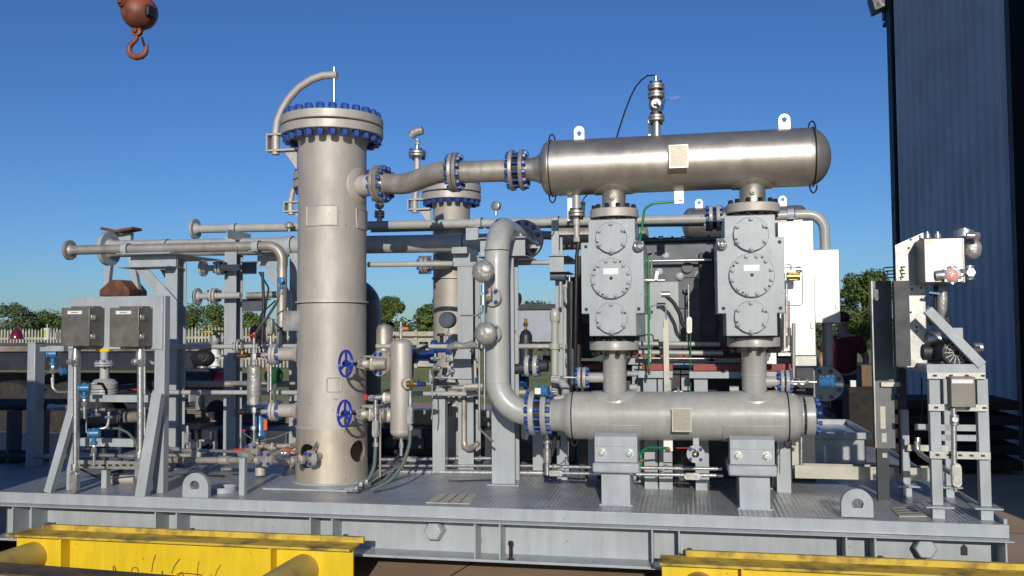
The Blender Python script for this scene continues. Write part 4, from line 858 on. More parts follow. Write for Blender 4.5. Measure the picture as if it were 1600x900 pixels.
b = MB(); A_ = W(745, 399, .78); B_ = W(822, 399, .78); zz0, zz1 = W(780, 399, .78).z, W(780, 371, .78).z
b.box((A_.x, .76, zz0-.008), (B_.x, 1.5, zz0)); b.box((A_.x+.02, .80, zz0+.0005), (B_.x-.01, .812, zz1-.009)); b.box((A_.x, .76, zz1-.0085), (B_.x, 1.30, zz1)); P(t, 'head_beam', b, 'stand', .002)
b = MB(); b.prism([W(800, 369, .85), W(817, 369, .85), W(803, 350, .85), W(798, 350, .85)], (0, .012, 0)); P(t, 'stop_gusset', b, 'stand'); P(t, 'side_gusset', MB().box(W(728, 375, .88), W(748, 356, .90)), 'stand')
t, a, c, zt = column('pipe_stanchion', 'gray post with an I shaped top bracket left of the left cylinder block', 868, 884, 430, 1.0, depth=.1)
b = MB(); A_, B_ = W(857, 399, .85), W(881, 425, .85); b.box((A_.x, .83, A_.z-.008), (B_.x+.03, 1.2, A_.z)); b.box((A_.x-.0, .83, B_.z-.0), (B_.x+.03, 1.2, B_.z+.008)); b.box((A_.x+.005, .85, B_.z+.0085), (B_.x, .86, A_.z-.0085)); P(t, 'bracket', b, 'stand', .002)
b = MB(); b.box(W(862, 398, .95), W(873, 344, .96)); b.box(W(875, 398, 1.0), W(879, 371, 1.01)); P(t, 'upright', b, 'stand')
t = T('square_post', 'square capped gray post standing between small vessel and riser', 'post', W(686, 740, 1.2))
b = MB(); q0, q1 = W(675.5, 740, 1.2), W(695, 606, 1.2); b.box((q0.x, 1.2, .5), (q1.x, 1.29, q1.z)); P(t, 'post', b, 'stand', .005)
b = MB(); b.box((q0.x-.006, 1.194, q1.z+.0005), (q1.x+.006, 1.296, q1.z+.012)); P(t, 'cap', b, 'stand', .004)
q = W(843, 740, 1.2); b = MB(); b.box((q.x-.055, 1.22, .5), (q.x+.03, 1.29, .96)); S('support_post', 'gray square post behind the bolted flange right of the riser', 'post', b, 'stand', bev=.004)
# horizontal gray conduits of the rack
for i, (pts, r, m, lab) in enumerate((
    ([W(575, 413.5, 1.0), W(708, 412, 1.0)], .020, 'pipe', 'gray tube behind the tower at mid height, left of the slim tower'), ([W(806, 411, 1.1), W(905, 409, 1.1)], .018, 'pipe', 'gray tube between riser column and left block at mid height'),
    ([W(240, 542, 1.0), W(470, 541, 1.0)], .018, 'pipe', 'gray horizontal tube crossing left rack at box bottom level'), ([W(240, 600, 1.3), W(470, 600, 1.3)], .026, 'blastp', 'beige horizontal tube crossing in front of red air tank'),
    ([W(240, 613, 1.0), W(470, 613.5, 1.0)], .018, 'pipe', 'gray horizontal tube just below the beige one at left'), ([W(588, 541, .9), W(760, 541.5, .9)], .017, 'pipe', 'gray horizontal tube behind top of the small vertical vessel'),
    ([W(640, 615, 1.1), W(760, 615.5, 1.1)], .018, 'pipe', 'gray horizontal tube crossing the square post top'), ([W(800, 541, 1.0), W(888, 541, 1.0)], .018, 'pipe', 'gray horizontal tube ending in a round cap left of left block'),
    ([W(270, 605.5, 1.6), W(352, 605.5, 1.6)], .012, 'dark', 'dark thin tube under the red air tank'))):
    rail_tube('rack_tube', lab, 'pipe', pts, r, m, 'horizontal rack tubes')
# vertical gray pipe group right of riser
for i, (px, y0, y1, r, Yv, lab) in enumerate(((867, 485, 640, .026, .95, 'thicker gray vertical pipe with bulged top, left of left cylinder block'), (883, 440, 620, .018, 1.0, 'thin gray vertical pipe second from the left block'), (890, 552, 640, .020, .9, 'short capped gray vertical pipe beside left block'))):
    t = T('vertical_pipe', lab, 'pipe', W(px, y1, Yv), 'gray vertical pipes beside the left block'); b = MB(); b.cyl(W(px, y1, Yv), W(px, y0, Yv), r, 16); P(t, 'pipe', b, 'pipe')
    b = MB(); q = W(px, y0+8, Yv); b.lathe(q-Z*.05, Z, [(0, r), (.02, r*1.45), (.07, r*1.45), (.10, r*.9), (.105, 0)], 16); b.cyl(W(px, 541, Yv)-Z*.02, W(px, 541, Yv)+Z*.02, r*1.5, 16); P(t, 'fitting', b, 'pipe')
rail_tube('black_hose', 'black vertical hose bundle hugging left edge of left cylinder block', 'hose', [W(893, 440, .8), W(893, 560, .8), W(895, 640, .8)], .03, 'dark')
rail_tube('black_hose', 'second black hose behind the left cylinder block edge', 'hose', [W(905, 400, .85), W(904, 520, .85), W(903, 640, .85)], .022, 'black')

# ================================================================== JUNCTION BOX STAND (left)
JY = .12; t = T('instrument_stand', 'gray steel stand with two sloping braces holding two dull stainless boxes at left', 'stand', W(170, 770, JY))
js = t
b = MB(); b.box(W(106, 546, JY), W(256, 462, JY+.012)); P(t, 'mounting_plate', b, 'stand', .003)
p0 = W(240, 775, JY); p1 = W(256, 462, JY); b = MB(); x0_, x1_ = W(239, 600, JY).x, W(255, 600, JY).x; b.box((x0_, JY+.0125, .5), (x1_, JY+.075, p1.z)); P(t, 'leg', b, 'stand', .003)
x0_, x1_ = W(104, 600, JY).x, W(115, 600, JY).x; b = MB(); b.box((x0_, JY+.0125, .5), (x1_, JY+.075, p1.z)); P(t, 'leg', b, 'stand', .003)
b = MB(); b.bar(W(77, 769, .03), W(118, 625, JY-.02), .055, .05, Y_); P(t, 'brace', b, 'stand', .003)
b = MB(); b.bar(W(222, 776, .0), W(248, 615, JY-.03), .075, .06, Y_); P(t, 'brace', b, 'stand', .003)
for x0, x1, y0, y1, Yv in ((140, 238, 617, 628, .2), (122, 214, 685, 697, .2), (72, 105, 540, 549, .4)):
    b = MB(); b.box(W(x0, y1, Yv), W(x1, y0, Yv+.04)); P(t, 'cross_bar', b, 'stand', .002)
b = MB(); q = W(162, 765, .25); b.box((q.x-.02, .25, .5), (q.x+.02, .30, W(162, 730, .25).z)); P(t, 'short_leg', b, 'stand')
for i, (x0, x1, xs, y0, y1, lab) in enumerate(((95, 140, 159, 480.5, 541, 'dull stainless junction box with white label, left one on the gray stand'), (170.5, 217, 235, 480.5, 542, 'dull stainless junction box with white label, right one on the gray stand'))):
    bt = T('junction_box', lab, 'electrical box', W((x0+x1)/2, y1, .05), 'stainless junction boxes on the left stand')
    a, c = W(x0, y1, -.04), W(x1, y0, -.04); b = MB(); b.box((a.x, -.018, a.z), (c.x, JY-.002, c.z)); bx = P(bt, 'enclosure', b, 'jbox', .003)
    b = MB(); b.box((a.x, -.04, a.z), (c.x, -.0195, c.z)); dr = P(bt, 'door', b, 'jbox', .004)
    for py in (496, 526):
        q = W(c.x, 0, 0); b = MB(); zc_ = W(x1, py, 0).z; b.box((c.x+.0005, -.03, zc_-.016), (c.x+.01, .012, zc_+.016)); b.cyl((c.x+.01, -.005, zc_), (c.x+.018, -.005, zc_), .008, 8); P(bt, 'latch', b, 'steel', .002)
    b = MB(); q0, q1 = W(x0+10.5, 491, -.0415), W(x1-12, 485.5, -.0415); b.box((q0.x, -.0425, q0.z), (q1.x, -.0404, q1.z)); lb = P(dr, 'label_strip', b, 'white')
    b = MB(); b.box((q0.x+.03, -.0432, (q0.z+q1.z)/2-.003), (q1.x-.03, -.0427, (q0.z+q1.z)/2+.003)); P(lb, 'faded_print', b, 'steel')
    b = MB(); b.box((a.x+.03, .02, c.z+.001), (c.x-.01, .10, c.z+.012)); P(bt, 'top_lip', b, 'jbox')
for px, r, y0, y1, lab in ((118, .021, 541, 765, 'vertical galvanised conduit under the left junction box'), (219.5, .026, 541, 745, 'thicker vertical galvanised conduit under the right junction box')):
    ct = T('vertical_conduit', lab, 'conduit', W(px, y1, .03), 'conduits under the junction boxes')
    b = MB(); b.cyl(W(px, y1, .04), W(px, y0+2, .04), r*.82, 18); P(ct, 'conduit', b, 'steel')
    b = MB(); b.lathe(W(px, y0+32, .04), Z, [(0, r), (.01, r*1.25), (.07, r*1.25), (.11, r*1.05), (.13, r*.8)], 18); P(ct, 'reducer', b, 'steel')
    b = MB(); q = W(px-1, y0+25, .03); b.cyl(q, q + Vector((-.2, -1, .1)).normalized()*.05, r*.9, 14); b.hexn(q + Vector((-.2, -1, .1)).normalized()*.05, (-.2, -1, .1), r*.8, .012); P(ct, 'plug', b, 'steel')
    lb_box(ct, W(px-1, y1-12, .03), Z, .15, .055)
    b = MB(); b.cyl(W(px-1, y1-40, .035), W(px-1, y1-30, .035), r*1.2, 14); P(ct, 'coupling', b, 'steel')

def transmitter(lab, px, py, Yv, s, d=(-.9, -.35, 0), stem=30, m='txb', group='blue pressure transmitters', neck=True):
    c = W(px, py, Yv); d = Vector(d).normalized(); t = T('pressure_transmitter', lab, 'transmitter', c, group)
    b = MB(); b.lathe(c-d*s*1.1, d, [(0, s*.85), (.004, s*.98), (s*.35, s), (s*.36, s*.84), (s*1.8, s*.84), (s*1.81, s), (s*2.15, s*.98), (s*2.2, s*.85)], 24); b.cyl(c, c+Z*s*1.0, s*.5, 12); P(t, 'housing', b, m)
    if neck:
        b = MB(); b.cyl(c-Z*s*.8, c-Z*s*1.6, s*.45, 12); b.lathe(c-Z*s*2.3, Z, [(0, s*.6), (.004, s*.72), (s*.6, s*.72), (s*.7, s*.5)], 16); P(t, 'neck', b, m)
        b = MB(); e = W(px, py+stem, Yv); b.cyl(c-Z*s*2.3, e, .009, 10); b.hexn(c-Z*s*2.7, Z, s*.42, s*.5); b.box(c-Z*s*3.9-Vector((s*.42, s*.3, 0)), c-Z*s*2.9+Vector((s*.42, s*.3, 0))); P(t, 'manifold', b, 'steel')
    return t
TX = transmitter('blue transmitter at top left, beside the capped square post', 83, 553, .55, .038, stem=50)
b = MB(); b.tube([W(81, 590, .55), W(82, 606, .55), W(90, 613, .55), W(112, 613, .5)], .010, 10, bend=.05); P(TX, 'impulse_tube', b, 'steel'); b = MB(); b.tube([W(68, 590, .52), W(72, 584, .5), W(90, 579, .5), W(95, 573, .5)], .004, 6); P(TX, 'handle', b, 'steel')
transmitter('blue transmitter above upper cross bar between the two conduits', 132, 606, .02, .033, stem=48)
transmitter('blue transmitter between the cross bars, lowest of the three on the stand', 147, 677, .02, .034, stem=50)
transmitter('small blue transmitter head against left side of the tower', 440, 439, .6, .026, d=(0, -1, .1), stem=16)
T5 = transmitter('blue transmitter with white sticker on the thermowell beside the left vessel nozzle', 848, 611, .30, .036, d=(1, -.2, 0), neck=False)
b = MB(); q = W(841, 611, .262); b.box((q.x-.022, q.y-.002, q.z-.02), (q.x+.016, q.y-.0, q.z+.02)); P(T5, 'sticker', b, 'white')
T6 = transmitter('blue transmitter at the end of the thermowell right of the gray vessel', 1293, 597, .40, .040, d=(.9, -.4, 0), neck=False)
b = MB(); b.cyl(W(1306, 601, .38), W(1317, 601.5, .36), .012, 10); P(T6, 'cable_gland', b, 'steel')
transmitter('dark blue instrument head right of the riser, seen against the sky', 803, 467, 1.2, .045, d=(1, -.2, 0), m='navy', neck=False)
transmitter('small blue instrument head half hidden left of the conduit under left box', 101, 581, .8, .03, d=(-.5, -1, 0), neck=False)

# small piping behind the stand
def run(lab, pts, r, m, bend=.05, name='pipe_run', cat='pipe', group='small process pipes', valves=(), fl=(), caps_=()):
    t = T(name, lab, cat, pts[0], group); b = MB(); b.tube(pts, r, 14, bend=bend); P(t, 'pipe', b, m)
    for q, d, s, mm in valves: valve(t, q, d, s, mm)
    for q, d, Rf_, n_ in fl: joint(t, q, d, Rf_, .016, .004, n_, m if m != 'steel' else 'galv', 'bolt', Rf_*.16, bc=.76)
    for q, d, L in caps_:
        d = Vector(d).normalized(); b = MB(); b.lathe(q-d*L/2, d, [(0, r), (.004, r*1.35), (L-.004, r*1.35), (L, r)], 14); P(t, 'coupling', b, m)
    return t
def valve(t, q, d, s, m='blastp', handle=None, hd=(0, -.3, 1), hm='red'):
    d = Vector(d).normalized(); hd = Vector(hd).normalized(); b = MB()
    b.lathe(q-d*s*1.6, d, [(0, s*.6), (.001, s*.85), (s*.6, s*.85), (s*.9, s*.7), (s*1.6, s), (s*2.3, s*.7), (s*2.6, s*.85), (s*3.19, s*.85), (s*3.2, s*.6)], 12); b.cyl(q, q+hd*s*1.6, s*.35, 8); v = P(t, 'valve_body', b, m)
    if handle: b = MB(); e = q+hd*s*1.6; b.bar(e, e+Vector(handle), s*.28, s*.5); P(v, 'handle', b, hm)
run('beige pipe low on the deck crossing left under the front boxes', [W(55, 713, .9), W(105, 713, .9)], .022, 'blastp')
run('steel tube running low between the two sloping braces', [W(120, 710, .35), W(205, 713, .35)], .014, 'steel', caps_=((W(203, 713, .35), X, .08),))
run('short thick beige pipe lying on deck beside the right conduit', [W(174, 748, .45), W(212, 749, .45)], .033, 'blast', caps_=((W(180, 748, .45), X, .03),))
t = T('tube_tray', 'slotted steel tray spanning the stand just above the deck', 'tray', W(160, 727, .2)); b = MB(); b.box(W(112, 731, .18), W(216, 721, .183)); b.box(W(112, 731, .184), W(216, 730, .26)); P(t, 'tray', b, 'galv')
for px in range(125, 212, 11): P(t, 'slot', MB().box(W(px, 728.5, .1765), W(px+6, 725.5, .1795)), 'black')
run('steel tube from left edge of picture meeting the tyre in shadow', [W(76, 637, .9), W(112, 636, .9)], .022, 'steel', caps_=((W(80, 637, .9), X, .05),))
run('thin stainless impulse tubes between the cross bars of the stand', [W(123, 668, .3), W(123, 653, .3), W(150, 650, .3), W(150, 640, .3)], .005, 'steel', bend=.02, name='impulse_tube', cat='tube')
run('thin stainless impulse tube hanging from the middle transmitter', [W(134, 630, .25), W(135, 676, .25)], .005, 'steel', name='impulse_tube', cat='tube')
rail_tube('gray_hose', 'gray green hose arching from lowest stand transmitter to the right conduit', 'hose', [W(168, 670, .15), W(185, 669, .15), W(200, 676, .15), W(212, 690, .12), W(216, 710, .10)], .009, 'hose', bend=.1)
t = T('control_valve', 'gray flanged control valve behind the stand between the junction box conduits', 'valve', W(163, 600, .9))
b = MB(); b.lathe(W(163, 611, .9), Z, [(0, .06), (.02, .095), (.06, .10), (.09, .075), (.10, .035), (.24, .035)], 28); b.cyl(W(163, 562, .9), W(163, 548, .9), .03, 14); P(t, 'body', b, 'pipe')
joint(t, W(163, 569, .9), Z, .075, .014, .004, 6, 'pipe', 'bolt', .010); joint(t, W(163, 612, .9), Z, .10, .016, .004, 8, 'pipe', 'bolt', .012)
b = MB(); b.lathe(W(123, 600, .7), Vector((-.3, -1, 0)), [(0, .012), (.001, .025), (.02, .025), (.022, 0)], 16); S('lime_cap', 'small lime green round cap behind left junction box conduit', 'cap', b, 'lime')
for i, (px, py, s, lab) in enumerate(((120, 632, .018, 'small steel tee fitting left of the middle transmitter'), (150, 648, .016, 'small steel valve just below the upper cross bar'), (125, 650, .016, 'small steel fitting between the cross bars at left'), (170, 652, .015, 'steel elbow fitting above the lowest transmitter'), (133, 700, .016, 'small steel fitting below the lower cross bar'), (178, 700, .015, 'small steel connector below lower cross bar at right'))):
    b = MB(); q = W(px, py, .3); b.cyl(q-X*s*2, q+X*s*2, s*.7, 10); b.hexn(q-X*s*.6, X, s, s*1.2); b.cyl(q, q+Z*s*2.4, s*.6, 10); b.hexn(q+Z*s*1.8, Z, s*.8, s*.8); S('pipe_fitting', lab, 'fitting', b, 'steel', 'small fittings behind the left stand')
for px, r, z0, z1, lab in ((163, .03, 740, 700, 'short dark pipe rising from the deck under the cross bars'), (188, .02, 720, 640, 'thin dark upright behind the lower cross bar')):
    b = MB(); b.cyl(W(px, z0, 1.0), W(px, z1, 1.0), r, 14); S('pipe_riser', lab, 'pipe', b, 'dark')

# square post with cap at far left
t = T('square_post', 'large square capped gray post at the far left edge', 'post', W(51, 740, 1.0)); a, c = W(39, 740, 1.0), W(55, 536, 1.0)
b = MB(); b.box((a.x, 1.0, .5), (c.x, 1.12, c.z)); P(t, 'post', b, 'stand', .006); b = MB(); b.box((a.x-.004, .996, c.z+.0005), (c.x+.004, 1.124, c.z+.008)); P(t, 'cap', b, 'stand')
b = MB(); b.box(W(62, 549, 1.0), W(106, 542, 1.04)); S('gray_bar', 'gray horizontal bar from the far left post to the box stand', 'bar', b, 'stand')
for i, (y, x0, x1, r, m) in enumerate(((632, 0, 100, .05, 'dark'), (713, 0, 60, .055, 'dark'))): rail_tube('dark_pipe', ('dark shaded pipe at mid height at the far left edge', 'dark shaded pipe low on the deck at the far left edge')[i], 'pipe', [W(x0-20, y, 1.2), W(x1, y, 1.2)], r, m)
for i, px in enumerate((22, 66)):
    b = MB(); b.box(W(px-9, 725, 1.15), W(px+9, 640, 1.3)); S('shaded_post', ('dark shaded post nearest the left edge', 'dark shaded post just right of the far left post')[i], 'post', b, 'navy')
# flanged small nozzles on the rack
for px, py, r, lab in ((322, 419, 13, 'small flanged gray pipe branch, upper one between the two left columns'), (313, 463, 13, 'small flanged beige pipe branch, lower one between the two left columns')):
    t = T('flanged_branch', lab, 'pipe', W(px, py, 1.45), 'flanged branches between the rack columns'); s = sc(px, py, 1.45)
    b = MB(); b.cyl(W(px, py, 1.45), W(376, py-1.5, 1.45), .026, 16); P(t, 'pipe', b, 'pipe'); flange(t, W(px-6, py, 1.45), -X, r*s, .02, 4, 'pipe')
    joint(t, W(px+22, py-1, 1.45), X, r*s*.9, .018, .01, 4, 'pipe', 'bblk', .012)
run('beige pipe stub right of the second column at mid height', [W(386, 462, 1.45), W(440, 460, 1.45)], .028, 'blastp')
t = T('blind_branch', 'flanged branch between the gray tube and the slim tower', 'pipe', W(665, 415, 1.7)); joint(t, W(664, 414, 1.7), X, 14*sc(664, 414, 1.7), .03, .006, 6, 'blastp', 'bolt', .014); b = MB(); b.cyl(W(670, 414, 1.7), W(700, 413, 1.9), .04, 16); P(t, 'pipe', b, 'blastp')
# valve wheel bonnets over left rack: small bits between column and tower
run('dark tubing bundle hanging between second column and down pipe', [W(405, 425, 1.3), W(420, 450, 1.3), W(412, 500, 1.3), W(418, 560, 1.3)], .008, 'black', name='tube_bundle', cat='tube')
run('gray green hose from the blue transmitter head down beside the tower', [W(437, 452, .6), W(434, 470, .6), W(424, 486, .65), W(417, 497, .7)], .010, 'hose', name='gray_hose', cat='hose')
t = T('vertical_conduit', 'thin steel conduit with oval body between the second column and down pipe', 'conduit', W(423, 600, .75)); b = MB(); b.cyl(W(423, 610, .75), W(423, 505, .75), .012, 12); P(t, 'conduit', b, 'steel'); lb_box(t, W(423, 510, .72), Z, .12, .045)
b = MB(); b.tube([W(423, 503, .72), W(420, 492, .72), W(410, 505, .74), W(400, 520, .8), W(398, 535, .9)], .010, 8, bend=.05); P(t, 'flex_hose', b, 'hose')

# level gauge bridle at left of the tower
t = T('level_gauge', 'foil wrapped level gauge column with black valves left of the large tower', 'gauge', W(398, 650, .72)); LG = t
c0, c1 = W(397, 634, .72), W(397, 570, .72); b = MB(); b.lathe(c0, Z, [(0, .03), (.01, .052)] + [(.01+(c1.z-c0.z-.02)*k/14, .052+.003*math.sin(k*2.3)) for k in range(1, 14)] + [(c1.z-c0.z-.01, .052), (c1.z-c0.z, .03)], 20); P(t, 'foil_wrap', b, 'foil')
b = MB(); b.cyl(W(397, 690, .72), W(397, 520, .72), .010, 10); b.hexn(W(397, 562, .72), Z, .025, .05); b.hexn(W(397, 645, .72), Z, .022, .04); b.hexn(W(396, 672, .72), Z, .02, .03); P(t, 'stem', b, 'steel')
for py in (555, 643.5):
    b = MB(); b.cyl(W(372, py, .72), W(428, py-1, .72), .008, 10); b.cyl(W(374, py, .72), W(384, py, .72), .022, 12); b.cyl(W(386, py, .72), W(391, py, .72), .016, 12); b.cyl(W(402, py, .72), W(408, py, .72), .018, 12); P(t, 'isolation_valve', b, 'bblk')
    b = MB(); b.box(W(364, py+8, .71), W(368, py-4, .73)); P(t, 'lever', b, 'black', .004); b = MB(); b.cyl(W(409, py, .72), W(425, py-1, .72), .02, 14); P(t, 'tube', b, 'blastp')
b = MB(); b.cyl(W(393, 524, .70), W(398, 524, .68), .012, 8); b.bar(W(388, 525, .69), W(400, 522, .69), .01, .006); P(t, 'vent_handle', b, 'red')
b = MB(); b.tube([W(372, 540, .9), W(390, 541, .9)], .035, 14); joint(t, W(373, 541, .95), X, .055, .012, .01, 6, 'pipe', 'bblk', .008); 
t = T('relief_valve', 'dark blue valve body with orange handle below the level gauge', 'valve', W(407, 700, .9)); b = MB(); b.lathe(W(407, 684, .85), Z, [(0, .03), (.02, .055), (.05, .05), (.06, .045), (.22, .045), (.23, .03)], 20); P(t, 'body', b, 'txb')
b = MB(); b.box(W(412, 672, .80), W(418, 655, .81)); P(t, 'orange_tag', b, 'orange'); b = MB(); b.box(W(378, 674, .80), W(385, 671, .82)); P(t, 'handle', b, 'red')
b = MB(); b.lathe(W(405, 712, .9), Z, [(0, .03), (.05, .035), (.07, .06), (.11, .06), (.13, .03)], 18); P(t, 'lower_body', b, 'blastp')
t = T('tag_plate', 'orange red tag hanging behind level gauge foil column', 'tag', W(418, 577, .9)); b = MB(); b.box(W(416, 584, .9), W(420.5, 566, .905)); P(t, 'tag', b, 'orange')
t = T('green_valve', 'green round valve body half hidden behind the level gauge column', 'valve', W(432, 585, 1.0)); b = MB(); b.lathe(W(424, 587, 1.0), Vector((.8, -.6, 0)), [(0, .05), (.02, .07), (.06, .07), (.08, .04), (.1, .04), (.101, 0)], 20); P(t, 'body', b, 'dgreen')
# beige drain manifold on deck between stand and tower
t = run('beige pipe on the deck ending in two round flanges beside the tower base', [W(266, 719, .75), W(405, 719, .6), W(412, 716, .55), W(418, 716, .5)], .024, 'blastp', caps_=((W(352, 719, .66), X, .10), (W(405, 719, .6), X, .06)))
for px, py, Yv in ((393, 705, .62), (415, 717, .48)): flange(t, W(px, py, Yv), Vector((-.25, -1, .05)), 12.5*sc(px, py, Yv), .024, 4, 'blastp', bm='bolt', bs=.012, blind=True)
valve(t, W(381, 712, .62), X, .022, 'blastp', (-.09, 0, .01), (0, -.2, 1)); b = MB(); b.cyl(W(376, 708, .6), W(392, 714, .55), .03, 14); P(t, 'valve_bonnet', b, 'blastp')
t = run('upper beige pipe with tee fittings crossing behind the left lifting lug', [W(262, 710, 1.0), W(262, 703, 1.0), W(290, 703, 1.0), W(380, 706, .95)], .013, 'steel', bend=.02, caps_=((W(272, 702, 1.0), X, .09), (W(294, 704, 1.0), X, .09), (W(300, 703, 1.0), X, .03)))
b = MB(); b.cyl(W(293, 700, 1.0), W(293, 665, 1.0), .014, 10); P(t, 'riser', b, 'steel'); lb_box(t, W(293, 684, .98), Z, .10, .04); b = MB(); b.cyl(W(303, 700, 1.0), W(303, 690, 1.0), .04, 14); P(t, 'drain_pot', b, 'blastp')
for i, (p, q, r, m, lab) in enumerate(((W(425, 712, .75), W(462, 695, .95), .02, 'blastp', 'angled beige pipe rising behind the tower base'), (W(420, 722, .9), W(462, 722, .9), .025, 'steel', 'silver pipe along deck left of the tower base'), (W(440, 745, .9), W(475, 690, 1.2), .012, 'steel', 'thin silver pipe leaning behind tower base'), (W(400, 697, .9), W(455, 697, .9), .02, 'blastp', 'short beige pipe above the red handled valve'))):
    run(lab, [p, q], r, m)
t = T('ball_valve', 'small valve with long red handle left of the tower base', 'valve', W(440, 706, .7)); valve(t, W(446, 708, .62), X, .02, 'steel'); b = MB(); b.bar(W(443, 700, .62), W(462, 707, .52), .014, .01); P(t, 'handle', b, 'orange')
t = T('ball_valve', 'small valve with red handle above the twin beige flanges', 'valve', W(375, 702, .7)); valve(t, W(384, 704, .7), X, .016, 'steel'); b = MB(); b.bar(W(366, 702, .68), W(384, 701.5, .68), .012, .01); P(t, 'handle', b, 'red')
# post in front
b = MB(); q0, q1 = W(373, 773, .14), W(382, 716, .14); b.box((q0.x, .14, .5), (q1.x, .18, q1.z)); S('short_post', 'short slender gray post on deck edge right of the left lifting lug', 'post', b, 'stand', bev=.002)
# tower base nozzle with valve through the left hole
t = T('drain_nozzle', 'flanged drain nozzle with small valve sticking out of left hole in the tower skirt', 'valve', W(480, 722, .40)); dv_ = Vector((-.62, -.78, 0)).normalized()
q = W(489, 716, .42); b = MB(); b.cyl(W(510, 709, .62), q, .028, 18); P(t, 'pipe', b, 'blast'); flange(t, q + dv_*.03, dv_, .058, .03, 4, 'blast', bm='bolt', bs=.013, blind=True)
b = MB(); e = q + dv_*.16; b.cyl(q, e, .018, 14); b.hexn(q+dv_*.07, dv_, .033, .03); b.lathe(e-dv_*.03, dv_, [(0, .02), (.004, .03), (.03, .03), (.04, .02)], 14); b.cyl(q+dv_*.1, q+dv_*.1+Z*.04, .012, 10); P(t, 'valve', b, 'blastp')
b = MB(); b.bar(W(483, 714, .38), W(496, 693, .47), .003, .06, Y_); P(t, 'strap_plate', b, 'panel')
# handwheels and gate valves on the right of the tower
def handwheel_valve(lab, px, py, bx, by, r_px, fl):
    Yw = .30; c = W(px, py, Yw); t = T('gate_valve', lab, 'valve', c, 'blue wheel gate valves at the tower'); e = W(bx, by, .60); d = (e-c).normalized(); d = Vector((.62, .78, d.z)).normalized(); s = sc(px, py, Yw); r = r_px*s; x, y, d = basis(d)
    b = MB(); pts = [c + (x*math.cos(k*math.pi/24)+y*math.sin(k*math.pi/24))*r for k in range(48)]; b.tube(pts, .0095, 10, closed=True)
    for k in range(3):
        a = math.pi/2 + k*2*math.pi/3; v = x*math.cos(a)+y*math.sin(a); b.bar(c+d*.004, c+v*r*.97, .020, .008, d)
    b.lathe(c-d*.012, d, [(0, .012), (.003, .024), (.03, .022)], 16); w_ = P(t, 'handwheel', b, 'wheelb')
    b = MB(); b.cyl(c-d*.025, c+d*.16, .009, 10); b.hexn(c-d*.018, d, .016, .012); P(t, 'stem', b, 'bblk')
    b = MB(); b.lathe(c+d*.09, d, [(0, .014), (.004, .022), (.03, .022), (.04, .03), (.06, .045), (.08, .045), (.081, .03)], 16)
    for sgn in (-1, 1): b.bar(c+d*.08+y*sgn*.018, c+d*.14+y*sgn*.035, .012, .012)
    P(t, 'yoke', b, 'blastp')
    q = c+d*.19; b = MB(); b.bar(q-d*.025, q+d*.02, .10, .09, Z); b.cyl(q, q+X*.12, .040, 20); b.cyl(q, q-X*.04, .038, 18); bd = P(t, 'valve_body', b, 'blastp', .01)
    for sx in (-1, 1):
        for sy in (-1, 1): bolt(t, q + (x*sx+y*sy)*.036 - d*.02, d, .009, .03, 'bblk')
    return t, q
g1, q1v = handwheel_valve('gate valve with blue handwheel, upper one on the large tower', 540, 568, 575, 568, 20, 0)
g2, q2v = handwheel_valve('gate valve with blue handwheel, lower one on the large tower', 538, 646, 572, 646, 20, 0)
flg = W(594, 567, .50); flange(g1, W(592, 568, .50), Vector((-.45, -.9, 0)), 20*sc(594, 567, .5), .03, 8, 'blast', bm='bolt', bs=.013, blind=True)
b = MB(); b.cyl(W(592, 568, .53), W(620, 568, .55), .055, 24); P(g1, 'pipe', b, 'blast')
b = MB(); b.cyl(W(592, 648, .53), W(622, 650, .55), .05, 24); P(g2, 'pipe', b, 'blast')
# small vertical vessel
sv = T('small_vessel', 'small slim blasted vessel with rounded ends standing clear right of the tower', 'pressure vessel', W(627, 685, .5)); sy = .48; sx_ = W(627, 600, sy); srr = 17*sc(627, 600, sy); zt_, zb_ = W(627, 529, sy).z, W(627, 684, sy).z
b = MB(); prof = [(srr*.55*(1-math.cos(a)), srr*math.sin(a)) for a in [math.pi/2*k/8 for k in range(9)]]; H_ = zt_-zb_
b.lathe((sx_.x, sy, zb_), Z, prof + [(H_-q[0], q[1]) for q in prof[::-1]], 40, caps=False); P(sv, 'shell', b, 'blast')
b = MB(); b.ring((sx_.x, sy, zb_+srr*.62), Z, srr+.002, srr-.01, .006, 40); P(sv, 'weld_seam', b, 'blast')
b = MB(); b.cyl((sx_.x, sy, zb_+.01), W(627, 712, sy), .012, 12); b.hexn(W(627, 700, sy), Z, .016, .04); b.cyl(W(626.5, 530, sy), W(626.5, 503, sy), .010, 12); b.hexn(W(626.5, 517, sy), Z, .018, .03); P(sv, 'end_fitting', b, 'steel')
b = MB(); b.box(W(628, 515, sy-.02), W(638, 511, sy-.01)); P(sv, 'red_lever', b, 'orange')
b = MB(); b.cyl(W(612, 622, sy), W(603, 621, sy), .032, 18); P(sv, 'side_nozzle', b, 'blast'); b = MB(); b.cyl(W(604, 621, sy), W(600, 621, sy), .034, 18); P(sv, 'white_wrap', b, 'white')
b = MB(); b.cyl(W(602, 620, sy-.0), W(575, 622, sy-.06), .018, 16); b.hexn(W(578, 622, sy-.06), X, .024, .03); P(sv, 'pipe_stub', b, 'steel'); b = MB(); b.box(W(569, 625, sy-.08), W(574, 616, sy-.07)); P(sv, 'red_cap', b, 'red')
b = MB(); q = W(634, 599, sy-.08); dq = Vector((.55, -.83, 0)).normalized(); b.cyl(q-dq*-.0, q+dq*.05, .034, 20); P(sv, 'front_nozzle', b, 'blast')
